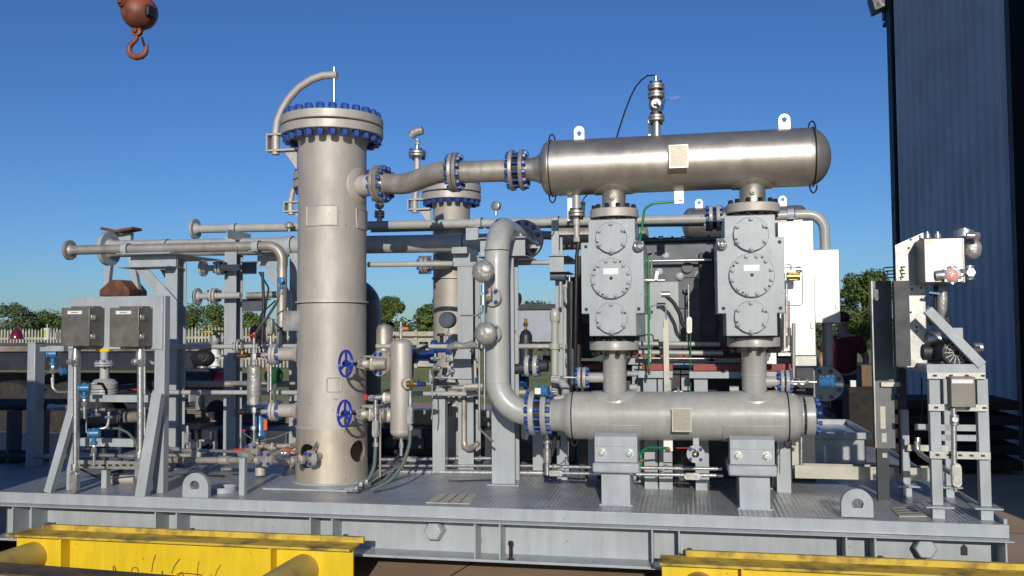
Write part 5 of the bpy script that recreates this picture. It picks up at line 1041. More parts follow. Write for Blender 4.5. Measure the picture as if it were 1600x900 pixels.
bv = T('brass_relief_valve', 'brass relief valve with blue cap on the front of the small vessel', 'valve', W(645, 600, sy-.1)); b = MB(); q0 = W(636, 600, sy-.12); b.cyl(q0, q0+X*.02, .024, 16); b.hexn(q0+X*.021, X, .028, .03); b.cyl(q0+X*.052, q0+X*.075, .02, 14); P(bv, 'body', b, 'brass')
b = MB(); b.hexn(q0+X*.0755, X, .022, .03); P(bv, 'cap', b, 'wheelb'); b = MB(); b.cyl(q0+X*.106, q0+X*.13, .015, 12); P(bv, 'outlet', b, 'black')
for i, (px, y0, pts, lab) in enumerate(((587, 625, [(587, 698), (585, 730), (575, 752), (560, 765)], 'conduit with oval body and hose dropping from the lower handwheel valve'), (641, 610, [(641, 672), (640, 695), (630, 725), (612, 750), (580, 766)], 'conduit with oval body and hose dropping behind the small vessel'))):
    Yv = .36; t = T('hose_conduit', lab, 'conduit', W(px, y0, Yv), 'hose conduits dropping to the tower base'); b = MB(); b.cyl(W(px, y0, Yv), W(px, pts[0][1], Yv), .012, 12); b.cyl(W(px, y0+12, Yv), W(px, y0+22, Yv), .019, 12); b.hexn(W(px, pts[0][1], Yv), Z, .019, .03); P(t, 'conduit', b, 'steel')
    lb_box(t, W(px, (y0+pts[0][1])/2+8, Yv-.01), Z, .12, .042); b = MB(); b.tube([W(a, c, Yv-.02*k) for k, (a, c) in enumerate(pts)], .013, 10, bend=.2); P(t, 'hose', b, 'hose')
t = T('hose_bracket', 'steel angle bracket on deck where the hoses end beside the tower', 'bracket', W(560, 766, .3)); b = MB(); b.bar(W(558, 762, .32), W(632, 722, .62), .04, .012); b.box(W(538, 768, .28), W(556, 761, .30)); P(t, 'angle_bar', b, 'steel')
P(t, 'cable_gland', MB().hexn(W(553, 764, .26), X, .022, .03), 'steel'); P(t, 'cable_gland', MB().hexn(W(563, 760, .26), Z, .018, .03), 'steel'); P(t, 'cable_gland', MB().hexn(W(572, 756, .28), Z, .015, .03), 'steel')
run('thin steel upright tube between the two hoses', [W(594, 745, .4), W(594, 640, .4)], .007, 'blastp', name='thin_tube', cat='tube')
run('black hose loop behind the small vessel base', [W(628, 704, .6), W(615, 722, .55), W(600, 745, .5), W(580, 757, .45)], .010, 'black', name='black_hose', cat='hose')
# things behind small vessel
b = MB(); b.lathe(W(600, 560, 1.3), Z, [(0, .07), (.22, .07), (.26, .05), (.28, 0)], 24); S('domed_cap_pipe', 'short beige pipe with rounded top behind the small vessel', 'pipe', b, 'blastp')
t = T('electrical_actuator', 'dark round instrument head mounted before the slim tower', 'instrument', W(699, 500, 1.4)); b = MB(); b.lathe(W(699, 500, 1.4), Vector((-.1, -1, 0)), [(-.05, .05), (-.04, .065), (.02, .065), (.03, .058), (.031, 0)], 28); P(t, 'head', b, 'navy'); b = MB(); b.cyl(W(699, 512, 1.4), W(699, 530, 1.4), .012, 10); b.box(W(696, 524, 1.38), W(702, 513, 1.41)); P(t, 'stem', b, 'blastp')
t = T('foil_bundle', 'crumpled foil wrapped bundle on gray tube left of lower gauge', 'wrapping', W(725, 540, .8)); P(t, 'wrap', MB().tube([W(700, 543, .8), W(712, 539, .78), W(724, 541, .8), W(738, 538, .78), W(745, 541, .8)], [.018, .03, .022, .03, .015], 12), 'foil')
for i, (px, py, dx_, m, lab) in enumerate(((662, 556, 30, 'txd', 'dark blue valve pair between the small vessel and the wide column'), (690, 543, 24, 'bolt', 'blue bolted flange pair at the foot of slim tower'), (812, 596, 20, 'txd', 'blue valve body right of the riser behind pipe elbow'))):
    t = T('blue_valve', lab, 'valve', W(px, py, 1.2)); s = sc(px, py, 1.2); b = MB(); q = W(px, py, 1.2); b.cyl(q-X*dx_*s*.6, q+X*dx_*s*.6, 8*s, 18); b.cyl(q-X*dx_*s*.65, q-X*dx_*s*.35, 12*s, 20); b.cyl(q+X*dx_*s*.35, q+X*dx_*s*.65, 12*s, 20); P(t, 'body', b, m); b = MB(); b.cyl(q, q+Z*18*s, 3*s, 10); b.cyl(q+Z*18*s, q+Z*22*s, 7*s, 14); P(t, 'actuator', b, 'black')
t = T('steel_fittings', 'cluster of small steel valves and tubing above the square post', 'fittings', W(690, 580, 1.0)); 
for px, py, L, d in ((672, 590, 24, Z), (684, 575, 14, X), (700, 562, 16, Z), (690, 590, 20, X), (705, 580, 12, X), (664, 600, 20, X)):
    b = MB(); q = W(px, py, .95); l = L*sc(px, py, .95); b.cyl(q-d*l/2, q+d*l/2, .010, 10); b.hexn(q-d*l*.2, d, .02, l*.4); P(t, 'fitting', b, 'steel')
t = run('beige tee pipe right of the square post', [W(700, 606, 1.25), W(755, 606, 1.25)], .022, 'blastp'); b = MB(); b.cyl(W(725, 606, 1.25), W(725, 700, 1.25), .020, 14); b.tube([W(725, 690, 1.25), W(728, 703, 1.24), W(742, 697, 1.2), W(748, 692, 1.2)], .022, 14, bend=.04); P(t, 'down_leg', b, 'blastp')
run('thin bent steel tube entering from the left at gauge height', [W(720, 493, .45), W(745, 493, .35), W(754, 488, .30), W(755, 475, .25)], .0055, 'steel', bend=.03, name='thin_tube', cat='tube')
run('tall thin steel tube standing left of the riser', [W(749, 480, .4), W(749, 640, .4), W(749, 670, .4), W(770, 690, .5)], .008, 'blastp', name='thin_tube', cat='tube', bend=.04)
run('second tall thin steel tube close beside the riser', [W(757, 540, .3), W(757, 640, .3)], .006, 'steel', name='thin_tube', cat='tube')
# coupling with wrapped flange right of riser
t = T('flanged_coupling', 'gray flanged coupling pair between riser and left block at mid height', 'pipe', W(830, 575, 1.0)); joint(t, W(831, 572, 1.0), X, 17*sc(830, 572, 1.0), .03, .03, 8, 'pipe', 'txd', .012); P(t, 'pipe', MB().cyl(W(800, 577, 1.0), W(822, 575, 1.0), .05, 18), 'dark'); P(t, 'pipe', MB().cyl(W(840, 572, 1.0), W(856, 571, 1.0), .045, 18), 'dark')
t = T('lifting_hook_plate', 'black shaped plate with hole beyond the coupling, above the grass', 'plate', W(855, 556, 1.3)); lug(848, 860, 546, 566, 854, 552, 3, 1.3, .01, t, 'dark')
t = T('black_cylinder', 'dark upright gas cylinder with brass valve behind the riser column', 'gas cylinder', W(822, 575, 1.6)); s = sc(822, 540, 1.6); b = MB(); c = W(822, 570, 1.6); b.lathe(c, Z, [(0, 10*s), (45*s, 10*s), (52*s, 7*s), (55*s, 2*s)], 24); P(t, 'bottle', b, 'dark'); b = MB(); b.cyl(c+Z*55*s, c+Z*72*s, 2.2*s, 10); b.hexn(c+Z*60*s, Z, 4*s, 6*s); P(t, 'valve', b, 'brass')

# ladder like pipes between blocks (front of crankcase)
b = MB(); b.box(W(1038, 628, .75), W(1044.5, 498, .77)); S('cream_upright', 'narrow cream upright strip standing between the two blocks', 'strip', b, 'tray')
t = T('instrument_tubing', 'bent thin steel tubing and small valve right of the left block', 'tubing', W(1020, 440, .6)); P(t, 'tube', MB().tube([W(1016, 500, .6), W(1016, 478, .6), W(1040, 476, .6), W(1041, 500, .6)], .005, 8, bend=.02), 'steel'); P(t, 'tube', MB().tube([W(1018, 435, .6), W(1018, 400, .6), W(1022, 395, .6)], .007, 8), 'steel')
b = MB(); b.cyl(W(1008, 438, .6), W(1018, 438, .6), .016, 12); b.cyl(W(1018, 438, .6), W(1039, 438, .6), .012, 12); b.bar(W(1025, 437, .58), W(1027, 424, .58), .02, .006); P(t, 'valve', b, 'steel')
rail_tube('black_hose', 'black hose hanging in front of the dark crankcase', 'hose', [W(1040, 462, 1.0), W(1052, 472, 1.0), W(1062, 490, 1.0), W(1066, 508, 1.0), W(1072, 512, 1.0)], .014, 'black', bend=.1)
t = T('hose_fitting', 'steel fittings at the two ends of the black crankcase hose', 'fitting', W(1040, 458, 1.0)); b = MB(); q = W(1040, 460, 1.0); b.cyl(q-X*.03, q+X*.03, .022, 12); P(t, 'end_fitting', b, 'steel'); lb_box(t, W(1077, 508, 1.0), Z, .12, .04)
for i, (px, y) in enumerate(((1046, 617), (1056, 628), (1050, 636))): b = MB(); q = W(px, y-3, .7); b.cyl(q-X*.04, q+X*.03, .012, 12); b.hexn(q-X*.01, X, .02, .02); S('tube_fitting', ('upper', 'middle', 'lowest')[i]+' of three small steel fittings beside the cream upright strip', 'fitting', b, 'steel', 'fittings by the cream strip')
for i, (px0, px1, y0, y1) in enumerate(((988, 1015, 596, 614), (1020, 1036, 594, 615), (1065, 1080, 590, 610))):
    b = MB(); b.box(W(px0, y1, 1.0), W(px1, y0, 1.02)); S('gray_bracket', ('gray plate bracket with slots right of the left lower nozzle', 'gray plate bracket behind the cream upright strip', 'gray plate bracket in shadow between two lower nozzles')[i], 'bracket', b, 'stand')

# ================================================================== BRIGHT PANELS (right)
t = T('bright_panel', 'tall bright white metal enclosure right of the right cylinder block', 'enclosure', W(1242, 572, .75)); a, c = W(1219, 556, .75), W(1271, 344, .75); b = MB(); b.box((a.x, .75, a.z), (c.x, 1.0, c.z)); P(t, 'enclosure', b, 'bright', .006)
b = MB(); b.box((a.x+.08, .752, W(1240, 572, .75).z), (c.x, .95, a.z-.001)); P(t, 'lower_skirt', b, 'galv', .003)
b = MB(); z0_, z1_ = W(1240, 477, .745).z, W(1240, 418, .745).z; xx = W(1254, 450, .745).x; b.tube([(a.x, .747, z1_), (xx, .747, z1_), (xx, .747, z0_), (a.x, .747, z0_)], .003, 6, bend=.02); P(t, 'panel_outline', b, 'galv')
t = T('bright_panel', 'smaller bright white metal box around the gray down pipe', 'enclosure', W(1293, 505, .95)); a, c = W(1273, 505, 1.72), W(1311, 389, 1.72); b = MB(); b.box((a.x, 1.72, a.z), (c.x, 1.95, c.z)); P(t, 'enclosure', b, 'bright', .006)
t = T('solenoid_valve', 'small bronze and steel solenoid valve between the right block and bright panel', 'valve', W(1238, 430, .6)); b = MB(); b.cyl(W(1229, 432, .6), W(1250, 432, .6), .028, 14); b.box(W(1232, 438, .58), W(1246, 426, .62)); P(t, 'body', b, 'brass', .003); b = MB(); b.cyl(W(1244, 421, .6), W(1252, 421, .6), .02, 12); b.tube([W(1230, 413, .6), W(1236, 414, .6), W(1236, 422, .6)], .005, 8); b.cyl(W(1248, 426, .6), W(1248, 416, .6), .008, 8); P(t, 'coil', b, 'steel')
for i, (px, y0, y1, r, m) in enumerate(((1229, 440, 520, .008, 'steel'), (1233, 470, 540, .006, 'copper'), (1226, 490, 545, .010, 'bright'), (1240, 505, 592, .012, 'tray'))): rail_tube('upright_tube', ('thin steel upright tube right of the right block, beside the bright panel', 'thin copper upright tube between right block and bright panel', 'pale upright tube under lower right corner of right block', 'cream upright tube standing before the bright panel')[i], 'tube', [W(px, y1, .65), W(px, y0, .65)], r, m)
for i, (x0, x1, y0, y1, Yv, m) in enumerate(((1222, 1238, 524, 548, .70, 'bright'), (1216, 1236, 551, 556, .68, 'steel'), (1190, 1238, 590, 605, .9, 'stand'))): b = MB(); b.box(W(x0, y1, Yv), W(x1, y0, Yv+.05)); S('metal_bracket', ('bright bracket plate at the lower right of right block', 'flat steel bracket just above the red rail end', 'gray bracket plate behind right lower nozzle')[i], 'bracket', b, m)

# ================================================================== CONTROL STAND (right)
RY = .12; t = T('control_stand', 'gray four legged stand at the right with diagonal brace, strut channels and foot plates', 'stand', W(1500, 811, .12)); rs = t
def leg(px, y0, Yv, w_, dpt, zf_=.5, foot=True, m='stand', base=None):
    q = W(px, y0, Yv); h = w_*.5*sc(px, y0, Yv); b = MB(); b.box((q.x-h, Yv, .50+.075), (q.x+h, Yv+dpt, q.z)); P(t, 'leg', b, m, .003)
    b = MB(); b.box((q.x-h-.045, Yv-.05, .566), (q.x+h+.045, Yv+dpt+.05, .5745)); P(t, 'foot_plate', b, m, .001); b = MB(); b.box((q.x-h-.004, Yv-.012, .5), (q.x+h+.004, Yv+.055, .5655)); P(t, 'foot_block', b, m, .002)
leg(1460, 592, RY, 16, .05); leg(1535, 592, RY, 16, .05); leg(1414, 640, .80, 11, .05); leg(1479, 592, .80, 10, .05)
b = MB(); q0, q1 = W(1448, 583, RY-.01), W(1540, 569, RY-.01); b.box(q0, (q1.x, RY+.04, q1.z)); b.box((q0.x, RY+.0405, q0.z), (q0.x+.05, RY+.55, q1.z)); b.box((q0.x+.051, RY+.50, q0.z), (q1.x-.12, RY+.55, q1.z)); P(t, 'top_frame', b, 'stand', .003)
b = MB(); b.bar(W(1449, 484, RY), W(1534, 571, RY), .055, .04, Y_); P(t, 'diagonal_brace', b, 'stand', .003)
b = MB(); b.box(W(1484, 543, .2), W(1504, 512, .21)); P(t, 'corner_plate', b, 'stand', .003)
for y, x0, x1, Yv in ((587, 1449, 1540, RY-.025), (637, 1451, 1543, RY-.025), (711.5, 1453, 1548, RY-.03)):
    A_, B_ = W(x0, y+5, Yv), W(x1, y-5, Yv); b = MB(); b.box(A_, (B_.x, Yv+.004, B_.z)); b.box((A_.x, Yv+.0045, A_.z), (B_.x, Yv+.022, A_.z+.003)); p = P(t, 'strut_channel', b, 'galv', .001)
    k = A_.x+.03
    while k < B_.x-.02:
        b = MB(); zz_ = (A_.z+B_.z)/2; b.box((k, Yv-.0008, zz_-.006), (k+.022, Yv-.0002, zz_+.006)); P(p, 'slot', b, 'black'); k += .06 if y > 650 else .085
for y, x0, x1, Yv in ((668, 1430, 1530, .8), (684, 1466, 1530, .8), (700, 1418, 1480, .75)):
    b = MB(); b.box(W(x0, y+4.5, Yv), W(x1, y-4.5, Yv+.02)); P(t, 'rear_strut', b, 'stand' if y < 690 else 'galv')
# stainless plate with slanted top
t = T('gauge_board', 'tall stainless plate with slanted top edge at the right', 'panel', W(1420, 575, .3)); gy = .34
pl = [W(1398.5, 383, gy), W(1442, 363.5, gy), W(1447, 574, gy), W(1400, 574, gy)]; pl[2].x = pl[1].x; pl[3].x = pl[0].x; b = MB(); b.prism(pl, (0, .012, 0)); P(t, 'plate', b, 'panel', .001)
b = MB(); b.box((pl[1].x-.001, gy-.003, pl[2].z), (pl[1].x+.002, gy+.06, pl[1].z)); P(t, 'bent_edge', b, 'galv')
for px, py in ((1437, 369), (1423, 374.5), (1420, 387.5), (1425, 452), (1439, 450), (1432, 511), (1432, 518), (1423, 488)): q = W(px, py, gy-.001); b = MB(); b.lathe(q, -Y_, [(0, .007), (.001, .007), (.001, 0)], 10, caps=False); P(t, 'hole', b, 'black')
for i, (x0, x1, y0, y1, lab) in enumerate(((1370, 1392.5, 438.5, 700, 'tall dark flat channel post left of the stainless plate'), (1400.5, 1420, 438.5, 572, 'dark strip painted in for the reflection on the stainless plate'))):
    t = T('dark_post_and_reflection', lab, 'post', W((x0+x1)/2, y1, .6)); Yv = .62 if i == 0 else .28; a, c = W(x0, y1, Yv), W(x1, y0, Yv); b = MB(); b.box(a, (c.x, Yv+.004, c.z)); b.box((a.x, Yv+.0045, a.z), (a.x+.004, Yv+.06, c.z)); P(t, 'channel', b, 'post' if i == 0 else 'dark')  # second strip stands in for the dark reflection on the plate
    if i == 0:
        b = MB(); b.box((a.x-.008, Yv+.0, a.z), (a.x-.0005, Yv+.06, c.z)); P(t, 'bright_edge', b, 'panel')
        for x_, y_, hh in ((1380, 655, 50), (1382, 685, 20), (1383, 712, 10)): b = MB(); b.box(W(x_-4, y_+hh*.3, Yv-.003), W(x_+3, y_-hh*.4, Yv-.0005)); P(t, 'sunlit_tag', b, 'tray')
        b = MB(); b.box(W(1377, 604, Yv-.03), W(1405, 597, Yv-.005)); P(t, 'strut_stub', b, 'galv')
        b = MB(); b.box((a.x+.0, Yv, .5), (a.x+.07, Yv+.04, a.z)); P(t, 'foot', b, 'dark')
for i, y in enumerate((418, 423.5, 428.5, 434)):
    x0 = (1380, 1382, 1382.5, 1384)[i]; rail_tube('black_impulse_line', ('topmost', 'second', 'third', 'lowest')[i]+' of four thin black tubes bending onto the stainless plate', 'tube', [W(x0, 441, .5), W(x0, y+1, .5), W(x0+3, y, .5), W(1414-i%2*2, y-1, .3)], .004, 'black', 'thin black tubes', bend=.02, n=8)
    
t = T('slotted_uprights', 'dark slotted upright behind the right stand', 'post', W(1410, 760, .9)); b = MB(); b.box(W(1407, 740, .9), W(1414, 576, .93)); P(t, 'upright', b, 'dark')
# stainless control box and gauge
t = T('control_box', 'square shiny stainless control box mounted above the right stand', 'electrical box', W(1475, 443, .2)); a, c = W(1443, 443, .16), W(1507, 371, .16); b = MB(); b.box(a, (c.x, .36, c.z)); P(t, 'enclosure', b, 'panel', .005)
b = MB(); b.box((a.x-.002, .12, a.z+.004), (c.x-.02, .1585, c.z-.004)); P(t, 'door', b, 'panel', .004)
for px in (1449, 1465): b = MB(); q = W(px, 371, .25); b.cyl(q-Z*.004, q+Z*.02, .018, 14); b.cyl(q+Z*.02, q+Z*.035, .01, 10); P(t, 'top_plug', b, 'steel')
t = T('round_switch', 'round cast instrument head with red and white cap at corner of the control box', 'instrument', W(1488, 429, .08)); c = W(1488, 429, .08); d = Vector((-.1, -1, .05)).normalized(); r = 14*sc(1488, 429, .08)
b = MB(); b.lathe(c-d*-.0, -d, [(0, 0), (0, r*.9), (.004, r), (.02, r), (.022, r*.85), (.07, r*.8)], 32); p = P(t, 'cap', b, 'steel')
for k in range(8):
    an = k*math.pi/4; u, v, _ = basis(d); q = c + (u*math.cos(an)+v*math.sin(an))*r*.97; b = MB(); b.bar(q-d*.02, q+d*.003, .010, .010); P(p, 'rib', b, 'steel')
b = MB(); b.lathe(c+d*.0015, d, [(0, r*.62), (.002, r*.62), (.002, 0)], 28, caps=False); rd_ = P(t, 'red_disc', b, 'red')
for (u0, v0, u1, v1) in ((-.006, -.018, .004, .02), (-.012, -.004, .012, .006), (.006, -.012, .018, -.002), (-.016, .008, -.004, .016)): b = MB(); o_ = c+d*.0042; b.bar(o_+X*u0+Z*v0, o_+X*u1+Z*v1, .0055, .0012, d); P(rd_, 'white_mark', b, 'white')
b = MB(); b.cyl(W(1462, 431, .12), W(1476, 429, .11), .03, 18); b.cyl(W(1500, 426, .11), W(1507, 426, .12), .022, 14); P(t, 'hub', b, 'steel')
t = T('foil_instrument', 'cluster of steel and foil wrapped instrument heads right of the control box', 'instrument', W(1515, 400, .3)); P(t, 'foil_wrap', crumple(W(1519, 389, .3), .058, seed=5, sq=(.9, .8, 1.15), amp=.1), 'foil', smooth=False)
b = MB(); b.cyl(W(1506, 371, .3), W(1506, 360, .3), .055, 24); b.cyl(W(1506, 360, .3), W(1506, 357, .3), .03, 20); P(t, 'cap', b, 'steel'); b = MB(); b.cyl(W(1510, 368, .2), W(1530, 369, .2), .018, 12); b.hexn(W(1522, 369, .2), X, .024, .03); P(t, 'side_fitting', b, 'steel'); b = MB(); b.cyl(W(1514, 415, .3), W(1514, 437, .3), .03, 14); b.hexn(W(1515, 426, .26), -Y_, .03, .03); P(t, 'lower_fitting', b, 'steel')
t = T('foil_pipe', 'foil wrapped vertical pipe under the control box', 'pipe', W(1472, 500, .25)); b = MB(); b.tube([W(1472, 443, .25), W(1472, 456, .25), W(1472, 470, .25), W(1472, 485, .25), W(1471, 497, .25)], [.016, .028, .03, .027, .014], 14); P(t, 'foil_wrap', b, 'foil'); b = MB(); b.cyl(W(1462, 445, .27), W(1462, 480, .27), .012, 10); b.tube([W(1452, 460, .28), W(1470, 458, .24)], .008, 8); P(t, 'pipe', b, 'dark')
b = MB(); b.bar(W(1451, 457, .22), W(1468, 459, .22), .02, .012); S('blue_strap', 'small blue strap below the control box', 'strap', b, 'txb')
# motor with fan grill
t = T('electric_motor', 'black electric motor with round fan grill on the right stand', 'motor', W(1490, 568, .35)); c = W(1494, 551, .18); d = Vector((.12, -1, 0)).normalized(); r = 22*sc(1494, 551, .18)
b = MB(); b.lathe(c, -d, [(0, r*.86), (.004, r*.95), (.02, r), (.26, r), (.28, r*.8)], 36); bd = P(t, 'motor_body', b, 'dark'); 
b = MB(); b.lathe(c+d*.0005, d, [(0, r*.84), (.002, r*.84), (.002, 0)], 28, caps=False); P(t, 'fan_opening', b, 'black')
for k in range(14):
    an = 2*math.pi*k/14; u, v, _ = basis(d); w_ = u*math.cos(an)+v*math.sin(an); b = MB(); b.bar(c+d*.006+w_*r*.2, c+d*.006+w_*r*.85, .004, .004); P(t, 'grill_rib', b, 'steel')
b = MB(); u, v, _ = basis(d); [b.tube([c+d*.006+(u*math.cos(a)+v*math.sin(a))*r*f for a in [2*math.pi*k/24 for k in range(24)]], .002, 6, closed=True) for f in (.25, .5, .75)]; P(t, 'grill_rings', b, 'steel')
b = MB(); b.box(W(1470, 568, .2), W(1505, 562, .5)); P(t, 'motor_foot', b, 'dark')
t = T('hydraulic_pump', 'jumble of shiny pump parts behind the diagonal brace', 'pump', W(1462, 555, .45)); 
for px, py, r_, d_, L, m in ((1455, 486, .035, Z, .07, 'steel'), (1465, 500, .03, X, .10, 'dark'), (1480, 506, .02, Z, .10, 'dark'), (1458, 530, .045, X, .10, 'steel'), (1470, 535, .03, Z, .06, 'panel'), (1452, 550, .05, X, .10, 'dark'), (1518, 548, .04, X, .10, 'dark'), (1528, 543, .03, X, .06, 'steel')):
    b = MB(); q = W(px, py, .35); b.lathe(q-d_*L/2, d_, [(0, r_*.7), (.01, r_), (L-.01, r_), (L, r_*.6)], 16); P(t, 'pump_part', b, m)
t = T('junction_box', 'small dark junction box with white label on the front of right stand', 'electrical box', W(1500, 638, .05)); a, c = W(1486.5, 636.5, .01), W(1524, 589, .01); b = MB(); b.box((a.x, .033, a.z), (c.x, RY-.03, c.z)); P(t, 'enclosure', b, 'jbox', .003); b = MB(); b.box((a.x, .012, a.z), (c.x, .032, c.z)); dr = P(t, 'door', b, 'jbox', .004)
b = MB(); q0, q1 = W(1487.5, 599, .009), W(1520.5, 593, .009); b.box((q0.x, .0095, q0.z), (q1.x, .0115, q1.z)); lb = P(dr, 'label_strip', b, 'white'); b = MB(); b.box((q0.x+.035, .0088, (q0.z+q1.z)/2-.003), (q1.x-.035, .0092, (q0.z+q1.z)/2+.003)); P(lb, 'faded_print', b, 'steel')
t = T('vertical_conduit', 'vertical conduit with oval body under the small right junction box', 'conduit', W(1490, 768, .06)); b = MB(); b.cyl(W(1491, 762, .06), W(1490, 638, .06), .015, 14); b.cyl(W(1491, 664, .06), W(1491, 648, .06), .024, 14); b.hexn(W(1491, 655, .03), -Y_, .02, .02); b.cyl(W(1493, 768, .06), W(1493, 761, .06), .012, 10); P(t, 'conduit', b, 'steel'); lb_box(t, W(1494, 742, .04), Z, .135, .052)
run('angled galvanised conduit behind the right stand legs', [W(1432, 690, .7), W(1434, 707, .7), W(1450, 718, .6), W(1488, 740, .3)], .016, 'steel')

# ================================================================== BACKGROUND EQUIPMENT
# flatbed trailer with planks
ty = 3.6; t = T('flatbed_trailer', 'flatbed trailer with weathered plank deck and large tyres behind the skid at left', 'trailer', (-6.5, 5.0, 0))
zt = W(40, 541, ty).z; xr = W(112, 541, ty).x; b = MB(); b.box((-14, ty, zt-.06), (xr+1.6, 6.6, zt)); P(t, 'plank_deck', b, 'wood'); b = MB(); b.box((-14, ty+.05, zt-.28), (xr+1.5, ty+.13, zt-.061)); P(t, 'side_rail', b, 'dark')
for px, Yv in ((0, 3.7), (95, 3.7)):
    q = W(px+8, 650, Yv); rr_ = .52; cz_ = rr_; b = MB(); b.lathe((q.x, Yv, cz_), Y_, [(0, rr_*.55), (.0, rr_*.8), (.03, rr_*.96), (.07, rr_), (.22, rr_), (.26, rr_*.95), (.28, rr_*.6)], 44); wh = P(t, 'wheel', b, 'tyre')
    b = MB(); b.lathe((q.x, Yv+.03, cz_), -Y_, [(0, rr_*.5), (.02, rr_*.52), (.021, rr_*.4), (-.05, rr_*.35), (-.051, 0)], 30, caps=False); P(wh, 'rim', b, 'panel')
tt = T('plank_stack', 'long stack of brown ribbed planks behind the rack at left of the tower', 'lumber stack', W(340, 672, 3.0)); 
z1_, z0_ = W(340, 641, 3.0).z, W(340, 671, 3.0).z; x0_, x1_ = W(225, 650, 3.0).x, W(480, 650, 3.0).x; nn = 8
for k in range(nn): b = MB(); h = (z1_-z0_)/nn; b.box((x0_, 3.0+.004*(k % 3), z0_+k*h+.002), (x1_, 3.6, z0_+(k+1)*h-.002)); P(tt, 'plank', b, 'wood', .003)
b = MB(); b.box((x0_, 2.98, z1_+.001), (x1_, 3.6, z1_+.012)); b.box((x0_, 2.97, z0_-.02), (x1_, 3.6, z0_-.001)); P(tt, 'binding_strip', b, 'tray')
b = MB(); b.box((x0_+.1, 3.05, 0.0), (x0_+.3, 3.5, z0_-.021)); P(tt, 'trestle', b, 'dark'); b = MB(); b.box((x1_-.3, 3.05, 0.0), (x1_-.1, 3.5, z0_-.021)); P(tt, 'trestle', b, 'dark')
b = MB(); b.box(W(598, 669, 2.4), W(772, 639, 2.6)); S('cream_beam', 'wide cream beam behind the square post and riser', 'beam', b, 'tray', bev=.004)
for px in (622, 745): 
    q = W(px, 669, 2.45); b = MB(); b.box((q.x-.05, 2.45, .5), (q.x+.05, 2.55, q.z-.001)); S('beam_leg', 'dark leg under the cream beam, '+('left one' if px < 700 else 'right one'), 'post', b, 'dark')
# red air tank with cover
t = T('air_tank', 'red horizontal air tank with dark cover behind the left rack', 'tank', W(315, 610, 2.6)); A_, B_ = W(272, 597, 2.2), W(362, 597, 2.2); r = 18*sc(315, 597, 2.2); b = MB(); b.cyl(A_, B_, r, 32); head(b, A_, -X, r, r*.6, 32); head(b, B_, X, r, r*.6, 32); P(t, 'tank', b, 'red')
b = MB(); b.box((A_.x+.09, 2.2-r-.02, A_.z-.02), (B_.x-.13, 2.2+r, A_.z+r+.02)); P(t, 'dark_cover', b, 'dark', .01)
t = T('covered_motor', 'dark cloth covered motor standing above the red tank', 'motor', W(317, 577, 2.6)); P(t, 'cover', crumple(W(317, 560, 2.6), .11, seed=9, sq=(1.1, .8, .75)), 'black', smooth=False); b = MB(); b.cyl(W(317, 572, 2.6), W(317, 580, 2.6), .05, 12); P(t, 'base', b, 'steel')
t = T('wellhead_valve', 'white valve stem with yellow handwheel beyond the red tank', 'valve', W(336, 580, 3.2)); s = sc(336, 550, 3.2); c = W(336, 580, 3.2)
b = MB(); b.cyl(c, c+Z*14*s, 7*s, 18); b.cyl(c+Z*8*s, c+Z*10*s, 10*s, 18); b.cyl(c+Z*14*s, c+Z*22*s, 5*s, 16); b.cyl(c+Z*22*s, c+Z*26*s, 11*s, 18); b.cyl(c+Z*26*s, c+Z*34*s, 6*s, 16); P(t, 'body', b, 'white')
P(t, 'foil_wrap', MB().lathe(c+Z*34*s, Z, [(0, 5*s), (8*s, 9*s), (22*s, 8*s), (24*s, 3*s)], 18), 'foil'); b = MB(); b.tube([c+Z*62*s-X*0 + Vector((math.cos(a)*22*s, math.sin(a)*22*s, 0)) for a in [math.pi*k/10 for k in range(20)]], 2*s, 8, closed=True); b.bar(c+Z*62*s-X*22*s, c+Z*62*s+X*22*s, 3*s, 2*s); b.cyl(c+Z*57*s, c+Z*63*s, 3*s, 10); P(t, 'handwheel', b, 'yellow')
t = T('portable_generator', 'small engine with black wheel on the plank stack at left', 'generator', W(300, 636, 3.0)); b = MB(); b.box(W(272, 640, 3.0), W(296, 622, 3.2)); P(t, 'engine_box', b, 'dark', .01); b = MB(); b.lathe(W(340, 640, 3.0), -Y_, [(0, .02), (0, .10), (.04, .10), (.04, .06), (.05, .05)], 28); P(t, 'wheel', b, 'black'); b = MB(); b.box(W(295, 628, 2.98), W(306, 615, 3.1)); P(t, 'label_plate', b, 'white'); b = MB(); b.cyl(W(313, 640, 3.0), W(313, 618, 3.0), .05, 14); P(t, 'cylinder', b, 'blastp')
b = MB(); b.sph(W(398, 520, 3.5), .06, 12, (1, 1, 1.4)); b.box(W(401, 535, 3.4), W(408, 514, 3.6)); S('red_container', 'red container beyond the rack column left of the tower', 'container', b, 'red')
# rusty A-frame stand
t = T('pipe_trestle', 'gray trestle with rusty curved saddle rising behind the two boxes', 'trestle', W(190, 460, 2.4)); Yv = 2.4
b = MB(); b.bar(W(166, 460, Yv), W(176, 368, Yv), .06, .05, Y_); b.bar(W(216, 460, Yv), W(199, 362, Yv), .06, .05, Y_); P(t, 'leg', b, 'stand')
b = MB(); b.prism([W(172, 376, Yv-.03), W(204, 376, Yv-.03), W(204, 363, Yv-.03), W(188, 366, Yv-.03), W(174, 362, Yv-.03)], (0, .05, 0)); P(t, 'head_plate', b, 'stand')
b = MB(); pts = [W(165, 358, Yv-.06), W(176, 361, Yv-.06), W(188, 362.5, Yv-.06), (W(200, 360, Yv-.06)), W(214, 357.5, Yv-.06)]
for p_, q_ in zip(pts, pts[1:]): b.bar(p_, q_, .16, .025)
P(t, 'rusty_saddle', b, 'rust')
